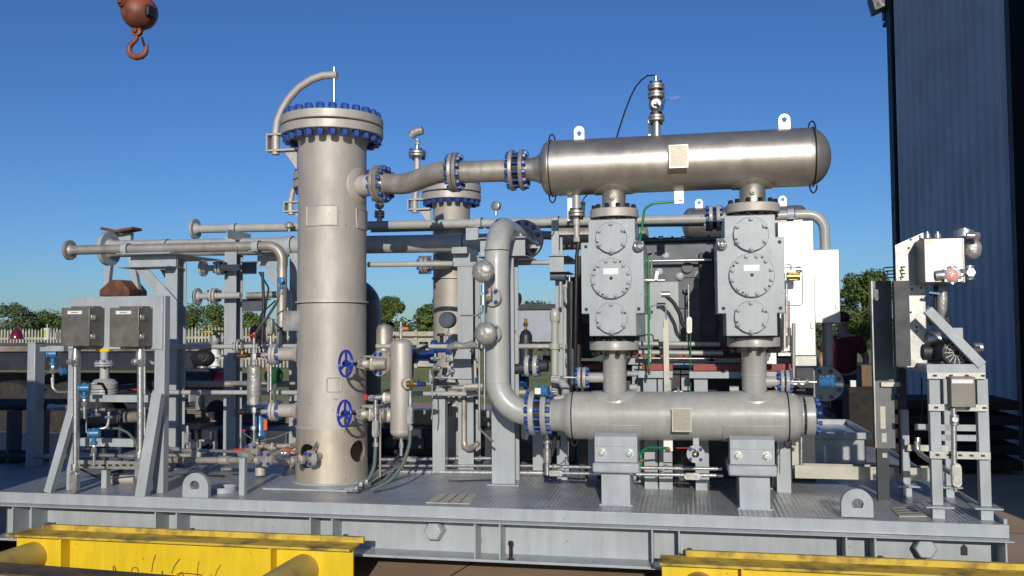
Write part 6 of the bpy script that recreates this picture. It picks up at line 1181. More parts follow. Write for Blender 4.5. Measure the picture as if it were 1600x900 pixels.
t = T('rusty_block', 'rusty brown domed casting peeking over the top of the box stand', 'casting', W(178, 461, 2.2)); Yv = 2.2; b = MB(); b.prism([W(155, 463, Yv), W(155, 453, Yv), W(170, 440, Yv), W(176, 437, Yv), W(188, 437, Yv), (W(201, 453, Yv)), W(201, 463, Yv)], (0, .3, 0)); P(t, 'casting', b, 'rust', .008)
b = MB(); b.box(W(202, 460, 2.2), W(215, 453, 2.35)); P(t, 'lug_end', b, 'rust')
# on the trailer deck: hard hat and cup
t = T('hard_hat', 'dark red hard hat resting on the trailer deck at far left', 'helmet', W(25, 531, 3.72)); s = sc(25, 525, 3.72); c = W(26, 530, 3.72); b = MB(); b.lathe(c, Z, [(0, 10*s), (2*s, 10*s), (7*s, 9*s), (13*s, 6.5*s), (17*s, 3*s), (18*s, 0)], 24); P(t, 'shell', b, 'redr2') if 'redr2' in M else P(t, 'shell', b, mat('maroon_gloss', (.16, .01, .02), .15, var=.05, coat=.8)); b = MB(); b.lathe(c-Z*.002, Z, [(0, 12*s), (1.2*s, 12*s)], 24); P(t, 'brim', b, 'black')
t = T('paper_cup', 'tall white and lime paper cup with straw on the trailer deck', 'cup', W(74, 531, 3.72)); s = sc(74, 525, 3.72); c = W(73.5, 530.5, 3.72); b = MB(); b.lathe(c, Z, [(0, 3.8*s), (16*s, 5*s), (17*s, 5.5*s), (18*s, 4.5*s)], 20); P(t, 'cup', b, 'white'); b = MB(); b.cyl(c+Z*18*s, c+Z*24*s, .6*s, 6); P(t, 'straw', b, 'white'); b = MB(); b.bar(c+Z*3*s-Y_*4.4*s, c+Z*15*s-Y_*5.1*s, 3*s, .5*s, Y_); P(t, 'lime_band', b, 'lime')
b = MB(); b.box(W(87, 531, 3.72), W(94, 519, 3.8)); S('white_carton', 'small white carton on the trailer deck beside left box', 'carton', b, 'white')
# gray skip wall beyond the skid
b = MB(); Yv = 6.5; b.box(W(800, 534, Yv), W(905, 484, Yv+1.5)); S('gray_container', 'long gray metal container on the lawn seen between riser and left block', 'container', b, 'tank'); 
b = MB(); b.box(W(797, 484, 6.46), W(907, 479, 8.02)); S('container_lid', 'dark lid edge on top of the gray container', 'lid', b, 'dark')
# stacked dark timbers in the shade at right
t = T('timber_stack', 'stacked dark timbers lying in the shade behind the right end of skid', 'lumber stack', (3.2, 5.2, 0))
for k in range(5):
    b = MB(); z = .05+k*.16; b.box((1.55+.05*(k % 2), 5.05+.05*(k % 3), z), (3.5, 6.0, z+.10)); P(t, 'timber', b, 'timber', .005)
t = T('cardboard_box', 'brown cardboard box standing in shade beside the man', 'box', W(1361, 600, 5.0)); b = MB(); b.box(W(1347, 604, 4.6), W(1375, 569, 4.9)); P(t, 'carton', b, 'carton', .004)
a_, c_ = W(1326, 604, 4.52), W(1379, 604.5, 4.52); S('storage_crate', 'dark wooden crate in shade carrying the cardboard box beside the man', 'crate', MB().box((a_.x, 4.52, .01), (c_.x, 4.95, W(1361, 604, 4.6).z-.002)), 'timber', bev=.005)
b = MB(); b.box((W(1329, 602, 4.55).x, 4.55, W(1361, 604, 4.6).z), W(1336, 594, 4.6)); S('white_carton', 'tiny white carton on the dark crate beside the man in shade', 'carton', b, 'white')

# ================================================================== YELLOW FRAMES IN FRONT
def yellow_frame(lab, x0, x1, Yb, zt, pipes, yfront):
    t = T('yellow_steel_frame', lab, 'steel frame', ((x0+x1)/2, Yb-.4, 0), 'yellow steel frames on the ground in front')
    b = MB(); b.box((x0, Yb-.19, zt-.014), (x1, Yb, zt)); P(t, 'top_flange', b, 'ydirt', .002)
    b = MB(); b.box((x0+.01, Yb-.10, zt-.40), (x1-.01, Yb-.085, zt-.0145)); P(t, 'web', b, 'yellow')
    b = MB(); b.box((x0+.14, Yb-.035, zt+.0005), (x1+.03, Yb-.005, zt+.036)); P(t, 'welded_rail', b, 'ydirt', .003)
    b = MB(); b.box((x0, Yb-.19, 0.001), (x1, Yb, .016)); P(t, 'bottom_flange', b, 'yellow')
    b = MB(); b.box((x0+.01, Yb-.0845, .0165), (x0+.03, Yb-.01, zt-.015)); P(t, 'end_plate', b, 'yellow')
    for px in pipes[0]:
        b = MB(); b.box((px-.006, Yb-.185, .017), (px+.006, Yb-.1005, zt-.0145)); P(t, 'stiffener', b, 'yellow')
    for px in pipes[1]:
        b = MB(); b.cyl((px, Yb-.1005, zt-.155), (px, yfront, zt-.155), .095, 36); P(t, 'cross_pipe', b, 'ypipe')
    b = MB(); sk_ = .085*(x1-x0); b.prism([(x0-.3, yfront-.19, zt), (x1+.2, yfront-.19-sk_, zt), (x1+.2, yfront-sk_, zt), (x0-.3, yfront, zt)], (0, 0, -.014)); P(t, 'front_flange', b, 'grimy', .002)
    b = MB(); b.prism([(x0-.3, yfront-.10, .017), (x1+.2, yfront-.10-sk_, .017), (x1+.2, yfront-.085-sk_, .017), (x0-.3, yfront-.085, .017)], (0, 0, zt-.0315)); P(t, 'front_web', b, 'yellow')
    return t
Yb = -.22; ztf = W(300, 842, -.32).z
yl = W(0, 835, -.4).x - .2; yr = W(556, 856, -.3).x; ypx = lambda px: W(px, 870, -.35).x
yellow_frame('yellow steel frame with worn brown top and two round cross pipes, lower left corner', W(8, 838, -.41).x, yr, Yb, ztf, ([ypx(103), ypx(428)], [ypx(48), ypx(472)]), -0.95)
zt2 = W(1300, 884, -.32).z
yellow_frame('yellow steel frame cut by the lower right edge of the picture', W(1031, 880, -.35).x, W(1700, 880, -.3).x, Yb, ztf, ([W(1160, 890, -.4).x, W(1500, 890, -.4).x], [W(1092, 890, -.35).x, W(1660, 890, -.35).x]), -1.6)
for i, pts in enumerate(([(178, 892), (176, 886), (179, 884), (181, 892)], [(205, 893), (208, 887), (214, 887), (217, 893)], [(237, 894), (239, 880), (243, 867)], [(268, 896), (273, 884), (281, 873)], [(276, 897), (290, 896), (305, 897), (316, 899)])):
    S('bent_wire', ('small looped wire end furthest left over the yellow frame', 'small arched wire loop over the yellow frame', 'straight leaning wire in the middle of the yellow frame', 'second leaning wire, right of the straight one', 'low curved wire lying right of the leaning wires')[i], 'wire', MB().tube([W(a, c, -0.97+.01*k) for k, (a, c) in enumerate(pts)], .0028, 6), 'rust', 'bent tie wires')

# ================================================================== CRANE HOOK
hy = 2.4; t = T('crane_hook', 'rusty red crane hook hanging from a ball weight at top left', 'crane hook', W(217, 60, hy)); s = sc(217, 30, hy); c = W(218, 19.5, hy)
b = MB(); b.lathe(c-Z*27*s, Z, [(27*s*(1-math.cos(a)), 27.5*s*math.sin(a)) for a in [math.pi*k/22 for k in range(23)]], 44, caps=False); bl_ = P(t, 'ball_weight', b, 'hook')
q = W(206, 11, hy) - Y_*24*s; d = Vector((-.35, -.9, .2)).normalized(); b = MB(); b.ring(q-d*.01, d, 9.5*s, 8*s, .03, 28); P(bl_, 'hole_rim', b, 'hook'); b = MB(); b.lathe(q+d*.008, d, [(0, 8.2*s), (.002, 8.2*s), (.002, 0)], 24, caps=False); P(bl_, 'dark_hole', b, 'black'); b = MB(); b.hexn(q+d*.01, d, 4.6*s, .02); P(bl_, 'socket_bolt', b, 'rust')
b = MB(); b.box(W(236, 30, hy)-Y_*18*s, W(243, 12, hy)+Y_*2*s); P(bl_, 'side_patch', b, 'bblk', .01)
b = MB(); b.cyl(c+Z*26*s, c+Z*1.5, .012, 10); P(t, 'wire_rope', b, 'bblk')
b = MB(); k = W(214.5, 49, hy); b.lathe(k-Y_*4*s, Y_, [(0, 7*s), (1*s, 8.5*s), (7*s, 8.5*s), (8*s, 7*s)], 24); b.box(W(208, 49, hy)-Y_*5*s, W(222, 40, hy)+Y_*5*s); P(t, 'swivel_eye', b, 'hook', .004); b = MB(); b.hexn(k-Y_*5*s, -Y_, 4*s, 3*s); P(t, 'pin', b, 'rust')
hp = [(214.5, 55), (213, 62), (207, 67), (202, 74), (202, 81), (206, 87), (213, 89.5), (221, 88), (227, 83), (229, 77), (229.5, 72), (231, 68)]
b = MB(); b.tube([W(a, cc, hy) for a, cc in hp], [x*s for x in (3.2, 3.4, 4, 4.4, 4.8, 5, 5, 4.8, 4.3, 3.4, 2.4, 1.4)], 14); P(t, 'hook', b, 'hook')
b = MB(); b.bar(W(221.5, 58, hy), W(225.5, 72, hy), .012, .02); P(t, 'safety_latch', b, 'bblk')

# ================================================================== FENCE
def fence():
    t = T('picket_fence', 'pale picket fence far beyond the skid on the left and middle', 'fence', (-12, 30, 0)); Yf = 30; b = MB()
    x0, x1 = W(-60, 540, Yf).x, W(612, 540, Yf).x; zt = W(300, 515, Yf).z; x = x0
    rails = MB(); rails.box((x0, Yf+.03, .4), (x1, Yf+.07, .5)); rails.box((x0, Yf+.03, zt-.4), (x1, Yf+.07, zt-.3)); P(t, 'rail', rails, 'fence')
    rnd = random.Random(3); k = 0
    while x < x1:
        w_ = .075; h = zt + rnd.uniform(-.05, .05); b.box((x, Yf, .05), (x+w_, Yf+.028, h)); b.prism([(x, Yf, h+.001), (x+w_, Yf, h+.001), (x+w_/2, Yf, h+.09)], (0, .028, 0)); x += .16; k += 1
    o = P(t, 'picket_row', b, 'fence', smooth=False); o['kind'] = 'stuff'
    t2 = T('board_fence', 'cream board fence with posts seen between small vessel and slim tower', 'fence', (-4, 31, 0)); b = MB(); x0, x1 = W(608, 540, 31).x, W(720, 540, 31).x
    zt = W(650, 518, 31).z; b.box((x0, 31, .05), (x1, 31.05, zt)); P(t2, 'boards', b, 'fence'); k = x0
    while k < x1: b = MB(); b.box((k, 30.92, 0), (k+.12, 30.995, zt+.08)); P(t2, 'post', b, 'fence'); k += 1.15
    for z in (.7, zt-.25): b = MB(); b.box((x0, 30.9, z), (x1, 30.915, z+.06)); P(t2, 'rail', b, 'bark')
fence()

# ================================================================== TREES
def leaf_cloud(b, blobs, n, size, seed):
    r = random.Random(seed); tot = sum(q[1]**2 for q in blobs)
    for c, rad, sq in blobs:
        m = int(n*rad**2/tot)
        for _ in range(m):
            d = Vector((r.gauss(0, 1), r.gauss(0, 1), r.gauss(0, 1))).normalized(); rr = rad*(r.uniform(.25, 1)**.45)*r.uniform(.75, 1.12); p = Vector(c) + Vector((d.x*rr, d.y*rr, d.z*rr*sq))
            nrm = (d + Vector((r.uniform(-.9, .9), r.uniform(-.9, .9), r.uniform(-.5, 1.0)))).normalized(); x, y, _ = basis(nrm); a = r.uniform(0, 6.28); u = x*math.cos(a)+y*math.sin(a); v = nrm.cross(u); s1 = size*r.uniform(.5, 1.3); s2 = s1*r.uniform(.4, .75)
            b.add([p-u*s1, p-v*s2+nrm*s1*.15, p+u*s1, p+v*s2], [(0, 1, 2, 3)])
def tree(name, lab, cat, base, h, w_, seed, leaf='leaf', trunk=.25, n=2600, size=.16, group=None, nb=12, top=1.0):
    r = random.Random(seed); t = T(name, lab, cat, base, group); base = Vector(base); ch = h*(1-trunk); cc = base + Z*(h*trunk+ch*.5); blobs = []
    for k in range(nb):
        a = r.uniform(0, 6.28); q = r.uniform(-.48, .46); rad = math.sqrt(max(0, 1-(q*1.9)**2))*w_*.5*r.uniform(.35, .8)
        blobs.append((cc + Vector((math.cos(a)*rad, math.sin(a)*rad, q*ch)), w_*r.uniform(.09, .24), .75))
    b = MB(); leaf_cloud(b, blobs, n, size, seed); P(t, 'crown', b, leaf, smooth=False)
    b = MB(); tr = h*.022; b.tube([base, base+Z*h*trunk*.6+Vector((r.uniform(-.1, .1), 0, 0)), base+Z*h*(trunk+.1), cc+Z*ch*.2], [tr*1.3, tr, tr*.8, tr*.3], 8)
    for c, rad, _ in blobs[:8]: b.tube([base+Z*h*trunk*r.uniform(.7, 1.3), (base+Z*h*trunk*1.2).lerp(c, .5)+Z*.1, c], [tr*.5, tr*.3, tr*.12], 6)
    P(t, 'trunk', b, 'bark'); return t
def at_px(px, Yd_): p = W(px, 520, Yd_); return Vector((p.x, Yd_, 0))
def hgt(px, py, Yd_): return W(px, py, Yd_).z
TR_ = [(18, 42, 474, 70, 'leaf2', 'tree', 'sparse pale tree at the far left above the hard hat', .15), (72, 44, 490, 90, 'leaf', 'bush', 'broad green bush behind the paper cup', .05), (120, 43, 494, 70, 'leaf', 'bush', 'low bush just left of left junction box', .05),
       (322, 45, 478, 85, 'leaf', 'tree', 'rounded tree between the two left rack columns', .12), (395, 46, 488, 60, 'leaf', 'bush', 'dark tree right of the second rack column', .08),
       (607, 40, 464, 60, 'leaf', 'tree', 'green tree immediately right of the large tower', .14), (665, 43, 478, 60, 'leaf', 'tree', 'green tree left of the slim tower', .14), (690, 45, 458, 30, 'leaf', 'tree', 'tree half hidden behind the slim tower', .14),
       (838, 60, 470, 75, 'leaf', 'tree', 'tree top showing over the gray container', .1), (900, 60, 476, 50, 'leaf', 'tree', 'tree behind left cylinder block, right of container tree', .1)]
for i, (px, Yd_, py, wp, lf, nm, lab, tk) in enumerate(TR_):
    tree('leafy_'+nm if nm == 'tree' else 'green_bush', lab, nm, at_px(px, Yd_), hgt(px, py, Yd_), wp*1.1*sc(px, 500, Yd_), 40+i, lf, tk, 6500, .085, 'trees beyond the fence', nb=26)
tree('leafy_tree', 'dark green tree with visible trunk on the lawn behind the red shirted man', 'tree', at_px(1352, 34), hgt(1352, 432, 34), 105*sc(1352, 500, 34), 77, 'leaf', .30, 13000, .07, 'trees beyond the fence', nb=34)
b = MB(); bl2 = []; r_ = random.Random(5)
for k in range(150): x = -70+k*1.1; bl2.append((Vector((x, 62+r_.uniform(-2, 2), .8)), r_.uniform(1.3, 2.1), .9))
leaf_cloud(b, bl2, 40000, .2, 8); o = P(None, 'far_hedge', b, 'leafd', smooth=False); o['kind'] = 'stuff'; o['label'] = 'continuous band of distant scrub along the horizon'; o['category'] = 'hedge'

# ================================================================== MAN
def person():
    gx = W(1322, 560, 5.3).x; gx = W(1318, 560, 7.3).x; o = Vector((gx, 7.3, 0)); t = T('person', 'man in dark red shirt and dark trousers standing in shade with hand in pocket', 'person', o)
    def skin(name, vs, es, rs, m, root=0, sub=2, parent=t):
        me = bpy.data.meshes.new(name); me.from_pydata([Vector(v) for v in vs], es, []); ob = bpy.data.objects.new(name, me); COL.objects.link(ob)
        md = ob.modifiers.new('s', 'SKIN'); md.use_smooth_shade = True
        for i, r in enumerate(rs): me.skin_vertices[0].data[i].radius = r if isinstance(r, tuple) else (r, r)
        me.skin_vertices[0].data[root].use_root = True
        sb = ob.modifiers.new('u', 'SUBSURF'); sb.levels = sb.render_levels = sub
        bpy.context.view_layer.update(); dg = bpy.context.evaluated_depsgraph_get(); m2 = bpy.data.meshes.new_from_object(ob.evaluated_get(dg)); bpy.data.objects.remove(ob)
        m2.materials.clear(); m2.materials.append(M[m]); m2.name = name; q = bpy.data.objects.new(name, m2); link(q, parent, o); return q
    # body (skin tone), one continuous figure
    V = [(0, 0, .95), (0, 0, 1.12), (0, 0, 1.30), (0, 0, 1.44), (0, -.01, 1.52), (0, -.015, 1.60), (0, -.02, 1.70),
         (.10, 0, .92), (.12, -.01, .50), (.13, .02, .09), (.14, -.13, .04), (-.10, 0, .92), (-.12, -.01, .50), (-.13, .02, .09), (-.14, -.13, .04),
         (.19, 0, 1.42), (.30, .03, 1.17), (.21, -.10, .97), (-.19, 0, 1.42), (-.29, .02, 1.16), (-.24, -.12, .93)]
    E_ = [(0, 1), (1, 2), (2, 3), (3, 4), (4, 5), (5, 6), (0, 7), (7, 8), (8, 9), (9, 10), (0, 11), (11, 12), (12, 13), (13, 14), (3, 15), (15, 16), (16, 17), (3, 18), (18, 19), (19, 20)]
    Rr = [(.15, .12), (.15, .11), (.17, .12), (.11, .09), .055, .075, .085, .095, .062, .042, .035, .095, .062, .042, .035, .07, .048, .034, .07, .048, .034]
    skin('body', V, E_, Rr, 'skin')
    skin('shirt', [(0, 0, .93), (0, 0, 1.12), (0, 0, 1.30), (0, 0, 1.43), (0, -.005, 1.47), (.19, 0, 1.42), (.265, .02, 1.24), (-.19, 0, 1.42), (-.26, .015, 1.23)], [(0, 1), (1, 2), (2, 3), (3, 4), (3, 5), (5, 6), (3, 7), (7, 8)],
         [(.185, .15), (.185, .145), (.20, .15), (.14, .11), .075, .09, .075, .09, .075], 'shirt')
    skin('trousers', [(0, 0, .97), (.105, 0, .88), (.125, -.01, .50), (.13, .015, .12), (-.105, 0, .88), (-.125, -.01, .50), (-.13, .015, .12)], [(0, 1), (1, 2), (2, 3), (0, 4), (4, 5), (5, 6)], [(.165, .13), .115, .085, .07, .115, .085, .07], 'jeans')
    b = MB(); b.sph(o+Vector((0, -.0, 1.735)), .095, 18, (1, 1.1, .85)); h = P(t, 'hair', b, 'hair')
    b = MB(); b.lathe(o+Vector((0, -.105, 1.665)), Vector((0, -1, -.35)), [(0, .018), (.03, .010), (.031, 0)], 8); P(t, 'nose', b, 'skin')
    for sx in (-1, 1):
        b = MB(); b.sph(o+Vector((sx*.034, -.095, 1.695)), .010, 8); P(t, 'eye', b, 'hair'); b = MB(); b.sph(o+Vector((sx*.092, -.01, 1.675)), .022, 10, (.4, .8, 1.3)); P(t, 'ear', b, 'skin')
        hx = Vector((sx*.225 if sx > 0 else -.245, -.11, .95)) if sx > 0 else Vector((-.245, -.125, .91))
        vs = [tuple(hx), tuple(hx+Vector((0, -.01, -.06)))]; es = [(0, 1)]; rs = [.030, .034]
        for f in range(4):
            bx_ = hx+Vector(((f-1.5)*.018, -.01, -.08)); i0 = len(vs); vs += [tuple(bx_), tuple(bx_+Vector((0, -.012, -.035*(1, 1.15, 1.05, .8)[f]))), tuple(bx_+Vector((0, -.006, -.065*(1, 1.15, 1.05, .8)[f])))]; es += [(1, i0), (i0, i0+1), (i0+1, i0+2)]; rs += [.010, .009, .007]
        i0 = len(vs); vs += [tuple(hx+Vector((sx*-.035, -.02, -.045))), tuple(hx+Vector((sx*-.05, -.03, -.075)))]; es += [(1, i0), (i0, i0+1)]; rs += [.011, .009]
        skin('hand', vs, es, rs, 'skin', sub=1)
    b = MB(); b.box(o+Vector((-.025, -.112, 1.628)), o+Vector((.025, -.102, 1.636))); P(t, 'mouth', b, 'redr')
    for sx in (-1, 1): b = MB(); b.box(o+Vector((sx*.135-.05, -.22, .001)), o+Vector((sx*.135+.05, .07, .09))); P(t, 'shoe', b, 'black', .03)
person()

# ================================================================== DENSER EQUIPMENT AND ADDED DARK MASSES BEHIND
def machine(lab, x0, x1, y0, y1, Yv, dpt, m, extras=()):  # invented dark casings, added to deepen the shade behind the equipment
    t = T('dark_filler', lab, 'machinery', W((x0+x1)/2, y1, Yv)); a, c = W(x0, y1, Yv), W(x1, y0, Yv); b = MB(); b.box((a.x, Yv, max(.502, a.z)), (c.x, Yv+dpt, c.z)); P(t, 'casing', b, m, .01)
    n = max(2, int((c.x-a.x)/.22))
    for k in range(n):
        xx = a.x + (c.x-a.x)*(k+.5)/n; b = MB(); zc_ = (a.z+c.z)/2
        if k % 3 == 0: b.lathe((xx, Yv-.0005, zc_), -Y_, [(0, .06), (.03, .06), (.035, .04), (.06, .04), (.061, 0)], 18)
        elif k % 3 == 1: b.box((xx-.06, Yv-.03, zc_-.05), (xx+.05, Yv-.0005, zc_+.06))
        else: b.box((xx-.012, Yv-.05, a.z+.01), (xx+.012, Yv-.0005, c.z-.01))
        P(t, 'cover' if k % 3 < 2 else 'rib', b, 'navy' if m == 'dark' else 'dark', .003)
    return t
machine('added dark mass low behind the rack columns left of the tower, under the planks', 238, 470, 674, 706, 2.3, .8, 'dark')
machine('added dark mass low between the small vessel and the riser, under cream beam', 588, 770, 672, 712, 2.1, .5, 'dark')
machine('added dark mass low between riser and left saddle', 808, 900, 640, 725, 1.9, .6, 'dark')
machine('added dark mass left of the left cylinder block behind the vertical pipes', 872, 925, 432, 560, 1.5, .5, 'dark')
machine('added dark mass under the left rack behind box stand', 112, 238, 648, 700, 2.2, .6, 'dark')
machine('added dark mass behind the nozzles between left block and gray vessel', 868, 1000, 566, 640, 1.45, .3, 'dark')
# unseen off-frame block, added to cast shade over the far left
t = T('shadow_block', 'unseen block added off frame to cast shade on the left end of the skid', 'container', (-5.5, -2.6, 0)); b = MB(); b.box((-9, -3.4, .02), (-4.40, -1.9, 2.08)); P(t, 'shell', b, 'navy'); b = MB(); b.box((-9, -3.42, 2.081), (-4.38, -1.88, 2.12)); P(t, 'roof', b, 'navy')
# trailer underframe, a dark wall added to deepen the shade beneath
b = MB(); b.box((-14, 4.3, .35), (-5.2, 4.5, 1.1)); o = P(bpy.data.objects['flatbed_trailer'], 'underframe', b, 'dark')

SPEC = [
 # lab, pts, r, mat
 ('thin steel tube slanting behind the left junction conduit to the middle transmitter', [(104,612,.5),(122,616,.4),(132,622,.3)], .006, 'steel'),
 ('horizontal steel tube behind the upper cross bar with two fittings', [(118,640,.5),(178,640,.5)], .012, 'blastp'),
 ('shiny stub tube right of lowest stand transmitter', [(152,671,.05),(168,668,.08),(170,655,.1)], .010, 'steel'),
 ('shiny stub tube right of the middle stand transmitter', [(140,601,.05),(152,598,.08)], .010, 'steel'),
 ('black cable arching from the middle stand transmitter', [(150,599,.1),(160,600,.2),(166,610,.3),(167,625,.4)], .010, 'black'),
 ('long brown bar crossing behind the stand between the conduits, upper', [(150,612,1.6),(235,604,1.6)], .045, 'dark'),
 ('long brown bar crossing behind the stand between the conduits, lower', [(140,655,1.8),(240,650,1.8)], .05, 'wood'),
 ('red strip seen between the right conduit and the right leg, upper', [(200,609,1.3),(216,609,1.3)], .010, 'red'),
 ('red strip seen between the right conduit and the right leg, lower', [(200,629,1.3),(216,629,1.3)], .012, 'red'),
 ('steel conduit standing just right of the thick right conduit', [(226,560,.35),(226,680,.35)], .010, 'steel'),
 ('gray tube curving out of the top of the right conduit', [(223,562,.1),(230,563,.12),(240,568,.15)], .012, 'pipe'),
 ('steel elbow pipe at deck level left of the second rack column', [(262,735,1.0),(262,712,1.0),(300,712,1.0)], .02, 'blastp'),
 ('thin dark tube along the deck behind the left lifting lug', [(262,742,.9),(350,744,.8)], .010, 'dark'),
 ('small pale cylinder lying on the deck beside the twin flanges', [(346,733,.7),(362,733,.7)], .013, 'steel'),
 ('gray upright tube between the low dark mass and second column', [(311,690,1.5),(311,740,1.5)], .022, 'stand'),
 ('second gray upright tube just left of the second column', [(336,690,1.5),(336,738,1.5)], .022, 'stand'),
 ('thin cable hanging from the planks to the relief valve', [(380,676,.9),(400,690,.85),(430,684,.8),(452,675,.75)], .004, 'steel'),
 ('steel tube right of the level gauge between the two nozzles', [(423,612,.7),(423,640,.7)], .007, 'steel'),
 ('gray green hose between the two level nozzles', [(430,600,.65),(428,622,.66),(432,632,.68)], .012, 'hose'),
 ('horizontal beige tube leaving tower behind lower level nozzle', [(360,600,1.2),(462,599,1.2)], .014, 'blastp'),
 ('dark vertical tube left of the down pipe elbow', [(410,425,1.1),(412,470,1.1),(410,540,1.1)], .012, 'dark'),
 ('thin black tube crossing the top of the down pipe', [(424,500,1.0),(440,515,1.0),(452,540,1.0)], .006, 'black'),
 ('black hose curving up behind the top of the small vessel', [(643,590,.7),(645,560,.75),(655,546,.8),(668,540,.85)], .012, 'black'),
 ('thin steel tube loop above the blue capped brass valve', [(672,572,.8),(682,574,.8),(688,560,.8),(694,556,.8)], .006, 'steel'),
 ('thin steel tube right of blue capped valve falling to the beam', [(675,600,.8),(676,640,.8),(674,655,.8)], .005, 'steel'),
 ('slim dark tube in front of the wide gray column', [(737,545,1.2),(739,600,1.2)], .008, 'dark'),
 ('pale slim tube right edge of the wide gray column', [(742,560,1.1),(743,600,1.1)], .012, 'blast'),
 ('small blue tipped tube right of the wide column', [(744,590,1.0),(744,604,1.0)], .010, 'bolt'),
 ('thin tube along the deck behind the riser column foot', [(700,752,.9),(768,750,.9)], .005, 'black'),
 ('horizontal beige tube meeting the riser behind lower wrapped gauge', [(726,604,.9),(757,603,.9)], .02, 'blast'),
 ('pale vertical tube left of left block beside black hose', [(896,545,.75),(896,600,.75)], .012, 'white'),
 ('slim gray tube second left of the left block, upper part', [(876,440,.9),(876,480,.9)], .012, 'stand'),
 ('bundle tube right of the gray bracket by left block', [(890,430,.9),(889,500,.9)], .010, 'steel'),
 ('small round tube end on left of left block under bracket', [(860,432,.9),(884,432,.9)], .030, 'navy'),
 ('gray tube low behind riser elbow joining the gray vertical pipes', [(800,613,1.0),(822,613,1.0)], .018, 'pipe'),
 ('curved gray pipe above the left end of the gray vessel', [(862,592,.8),(876,594,.8),(884,606,.75),(884,618,.7)], .03, 'pipe'),
 ('short gray flanged tube at the left end of gray vessel top', [(858,624,.7),(882,622,.7)], .022, 'pipe'),
 ('thin steel wire hanging below left end of the gray vessel', [(888,690,.4),(888,712,.42),(880,722,.45),(868,730,.5)], .004, 'steel'),
 ('dark vertical hose below the left end of the gray vessel', [(868,672,.6),(866,695,.6),(862,712,.6)], .014, 'black'),
 ('thin steel tube from the left block nozzle down to the red rail', [(1016,545,.7),(1016,566,.7)], .008, 'steel'),
 ('black horizontal tube crossing the shade behind the lower nozzles', [(1000,610,1.1),(1120,610,1.1)], .012, 'black'),
 ('thin vertical dark tube in the shade between the blocks', [(1079,520,.9),(1079,612,.9)], .005, 'dgreen'),
 ('thin vertical tube before the crankcase, right of the black hose', [(1076,445,1.1),(1076,500,1.1)], .006, 'steel'),
 ('small gray stub on right side of the left lower nozzle', [(984,605,.42),(996,605,.42)], .02, 'warm'),
 ('small gray stub on left side of the right lower nozzle', [(1140,608,.42),(1154,608,.42)], .02, 'warm'),
 ('bronze tube behind the thermowell right of the right nozzle', [(1245,590,.7),(1245,610,.7)], .015, 'redr'),
 ('dark clutter tube behind right nozzle flange', [(1222,610,.7),(1270,612,.7)], .025, 'dark'),
 ('green wire curling from blue transmitter to the vessel end', [(1290,606,.42),(1284,618,.45),(1268,626,.48),(1258,628,.5)], .004, 'dgreen'),
 ('steel tube low under right end of gray vessel', [(1216,690,.7),(1216,740,.7)], .012, 'steel'),
 ('thin tube behind the control stand legs hanging in a loop', [(1440,590,.7),(1441,640,.7),(1438,660,.7)], .005, 'black'),
 ('steel vertical stub with elbow on rear strut of the right stand', [(1434,684,.72),(1434,706,.7)], .016, 'steel'),
]
for lab, pts, r, m in SPEC:
    rail_tube('small_tube', lab, 'tube', [W(*p) for p in pts], r, m, 'small tubes among the equipment', bend=.03, n=10)
for i, (px, py, Yv, s_, m, lab) in enumerate(((150,640,.48,.018,'steel','small fitting on the tube behind upper cross bar'),(378,556,.70,.02,'copper','reddish fitting at the top valve of the level gauge'),(425,700,.8,.02,'blastp','small beige fitting above the twin flanges'),(655,600,.6,.016,'black','black fitting right of the blue capped brass valve'),(680,560,.78,.018,'steel','tall steel fitting above blue capped valve'),(700,523,.9,.014,'steel','tiny fitting before the slim tower'),(860,612,.6,.02,'steel','steel fitting beside stickered transmitter'),(903,592,.55,.016,'steel','fitting left of the left nozzle flange'),(1060,612,.8,.016,'steel','fitting between the cream strip and right nozzle'),(1248,600,.6,.018,'steel','fitting on the right thermowell'),(877,637,.6,.018,'steel','small fitting on left end of the gray vessel'),(1112,562,.9,.014,'dark','dark clamp on the lower gray tube between blocks'))):
    b = MB(); q = W(px, py, Yv); b.cyl(q-X*s_*1.8, q+X*s_*1.8, s_*.6, 10); b.hexn(q-X*s_*.6, X, s_, s_*1.2); b.cyl(q, q+Z*s_*2, s_*.5, 8); S('pipe_fitting', lab, 'fitting', b, m, 'small fittings among the equipment')
for i, (px, py, w_, h_, Yv, m, lab) in enumerate(((163, 547, 14, 2.5, .1, 'yellow', 'thin yellow edge strip under the box stand plate'), (455, 498, 5, 15, .66, 'dark', 'dark slotted plate left of side plate on tower'), (700, 640, 6, 10, 1.4, 'dark', 'dark switch box behind square post'), (1052, 560, 8, 4, .9, 'dark', 'dark clamp block on the gray tube'), (1200, 560, 12, 9, .65, 'steel', 'steel block below the right block flange'), (868, 690, 8, 10, .7, 'dark', 'dark box under the left end of gray vessel'))):
    b = MB(); b.box(W(px-w_, py+h_, Yv), W(px+w_, py-h_, Yv+.05)); S('small_plate', lab, 'plate', b, m, 'small plates among the equipment', bev=.002)
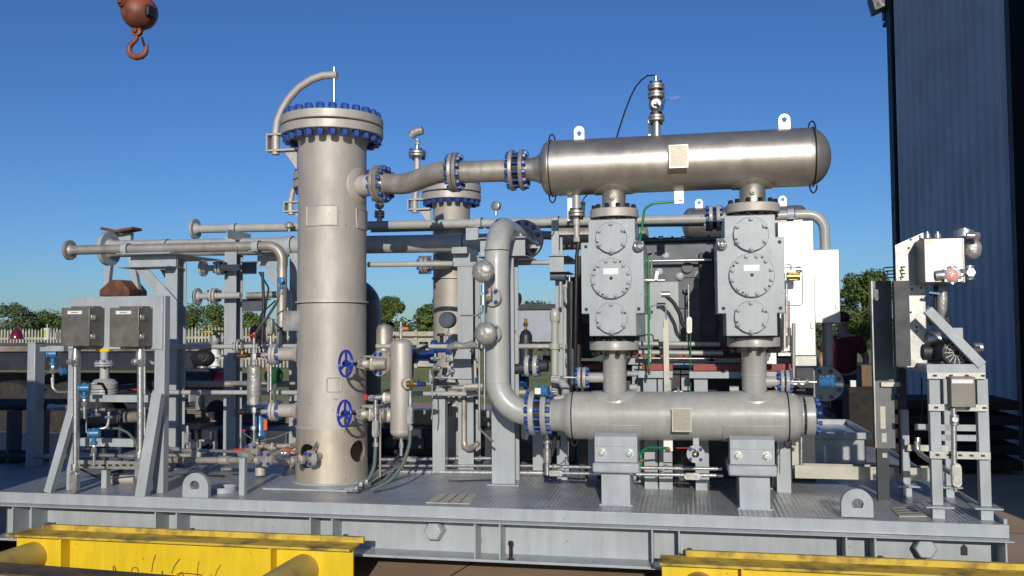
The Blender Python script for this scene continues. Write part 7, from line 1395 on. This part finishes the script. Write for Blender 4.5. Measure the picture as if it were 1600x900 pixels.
SPEC2 = [
 ('dark horizontal pipe in shade between riser column and square post, behind cream beam', [(700,652,2.7),(765,652,2.7)], .05, 'dark'),
 ('gray tube bend left of the gray bracket, top of the block side bundle', [(884,448,.95),(884,470,.9),(892,480,.9),(892,520,.9)], .014, 'stand'),
 ('slim steel tube leaning beside the left block at cover height', [(899,455,.85),(897,500,.82)], .008, 'steel'),
 ('gray tube rising behind the left block right edge to the tube rack', [(1012,410,1.1),(1012,470,1.1)], .016, 'stand'),
 ('horizontal steel tube on the crankcase below the tube rack', [(1003,408,1.15),(1112,406,1.15)], .012, 'steel'),
 ('horizontal gray tube under the crankcase, right half', [(1090,552,1.0),(1236,553,1.0)], .016, 'dark'),
 ('short red bar end behind the left nozzle under left block', [(905,573,1.2),(940,573,1.2)], .03, 'redr'),
 ('gray ledge tube under the red bar behind left nozzle', [(905,584,1.2),(998,584,1.2)], .02, 'stand'),
 ('thin tube rising beside the right saddle to gray vessel end', [(1218,650,.8),(1218,600,.8),(1226,592,.8)], .008, 'steel'),
 ('small gray tube under planks joining the conduit body at left', [(262,690,2.0),(330,690,2.0)], .02, 'stand'),
 ('beige tube standing behind the twin flanges', [(407,728,.85),(407,742,.85)], .04, 'blast'),
 ('steel tube crossing behind the level gauge foil at mid height', [(370,600,.95),(430,603,.95)], .008, 'steel'),
 ('black cable hanging left of the down pipe over the fence', [(430,470,.8),(408,490,.85),(404,530,.9),(412,560,.9)], .006, 'black'),
 ('steel tube beside green valve left of the tower', [(419,560,.85),(419,612,.85)], .008, 'steel'),
 ('thin black cable drooping between the two junction box conduits', [(126,733,.3),(150,745,.3),(180,742,.3),(214,734,.2)], .006, 'black'),
 ('dark angled bar on deck behind the left sloping brace', [(120,752,.6),(200,735,.9)], .02, 'dark'),
]
for lab, pts, r, m in SPEC2:
    rail_tube('small_tube', lab, 'tube', [W(*p) for p in pts], r, m, 'small tubes among the equipment', bend=.03, n=10)
# crankcase details
for k, (px, py) in enumerate(((1040, 400), (1062, 432), (1092, 430), (1030, 425))):
    q = W(px, py, 1.25); b = MB(); b.lathe(q-Y_*.0005, -Y_, [(0, .028), (.018, .028), (.02, .02), (.035, .018), (.036, 0)], 14); P(bpy.data.objects['engine_crankcase'], 'boss', b, 'gray')
for y in (432, 480, 520):
    a_, c_ = W(1062, y+1.5, 1.235), W(1094, y-1.5, 1.235); b = MB(); b.box(a_, (c_.x, 1.2495, c_.z)); P(bpy.data.objects['engine_crankcase'], 'rib', b, 'navy')
# door seams, hinges and latches on bright panels
def panel_bits(ob, x0, x1, y0, y1, Yv):
    a_, c_ = W(x0, y1, Yv), W(x1, y0, Yv); w_ = .0018
    for q in (((a_.x, Yv-.002, a_.z), (a_.x+w_, Yv-.0004, c_.z)), ((c_.x-w_, Yv-.002, a_.z), (c_.x, Yv-.0004, c_.z)), ((a_.x, Yv-.002, c_.z-w_), (c_.x, Yv-.0004, c_.z)), ((a_.x, Yv-.002, a_.z), (c_.x, Yv-.0004, a_.z+w_))): P(ob, 'door_seam', MB().box(*q), 'galv')
    for f in (.2, .8):
        z = a_.z+(c_.z-a_.z)*f; b = MB(); b.box((c_.x-.02, Yv-.010, z-.02), (c_.x-.006, Yv-.0005, z+.02)); P(ob, 'hinge', b, 'steel', .002)
bps = [o for o in bpy.data.objects if o.name.startswith('bright_panel')]; bps.sort(key=lambda o: o.location.x)
panel_bits(bps[0], 1224, 1268, 352, 548, .75); panel_bits(bps[1], 1276, 1308, 395, 500, 1.72)
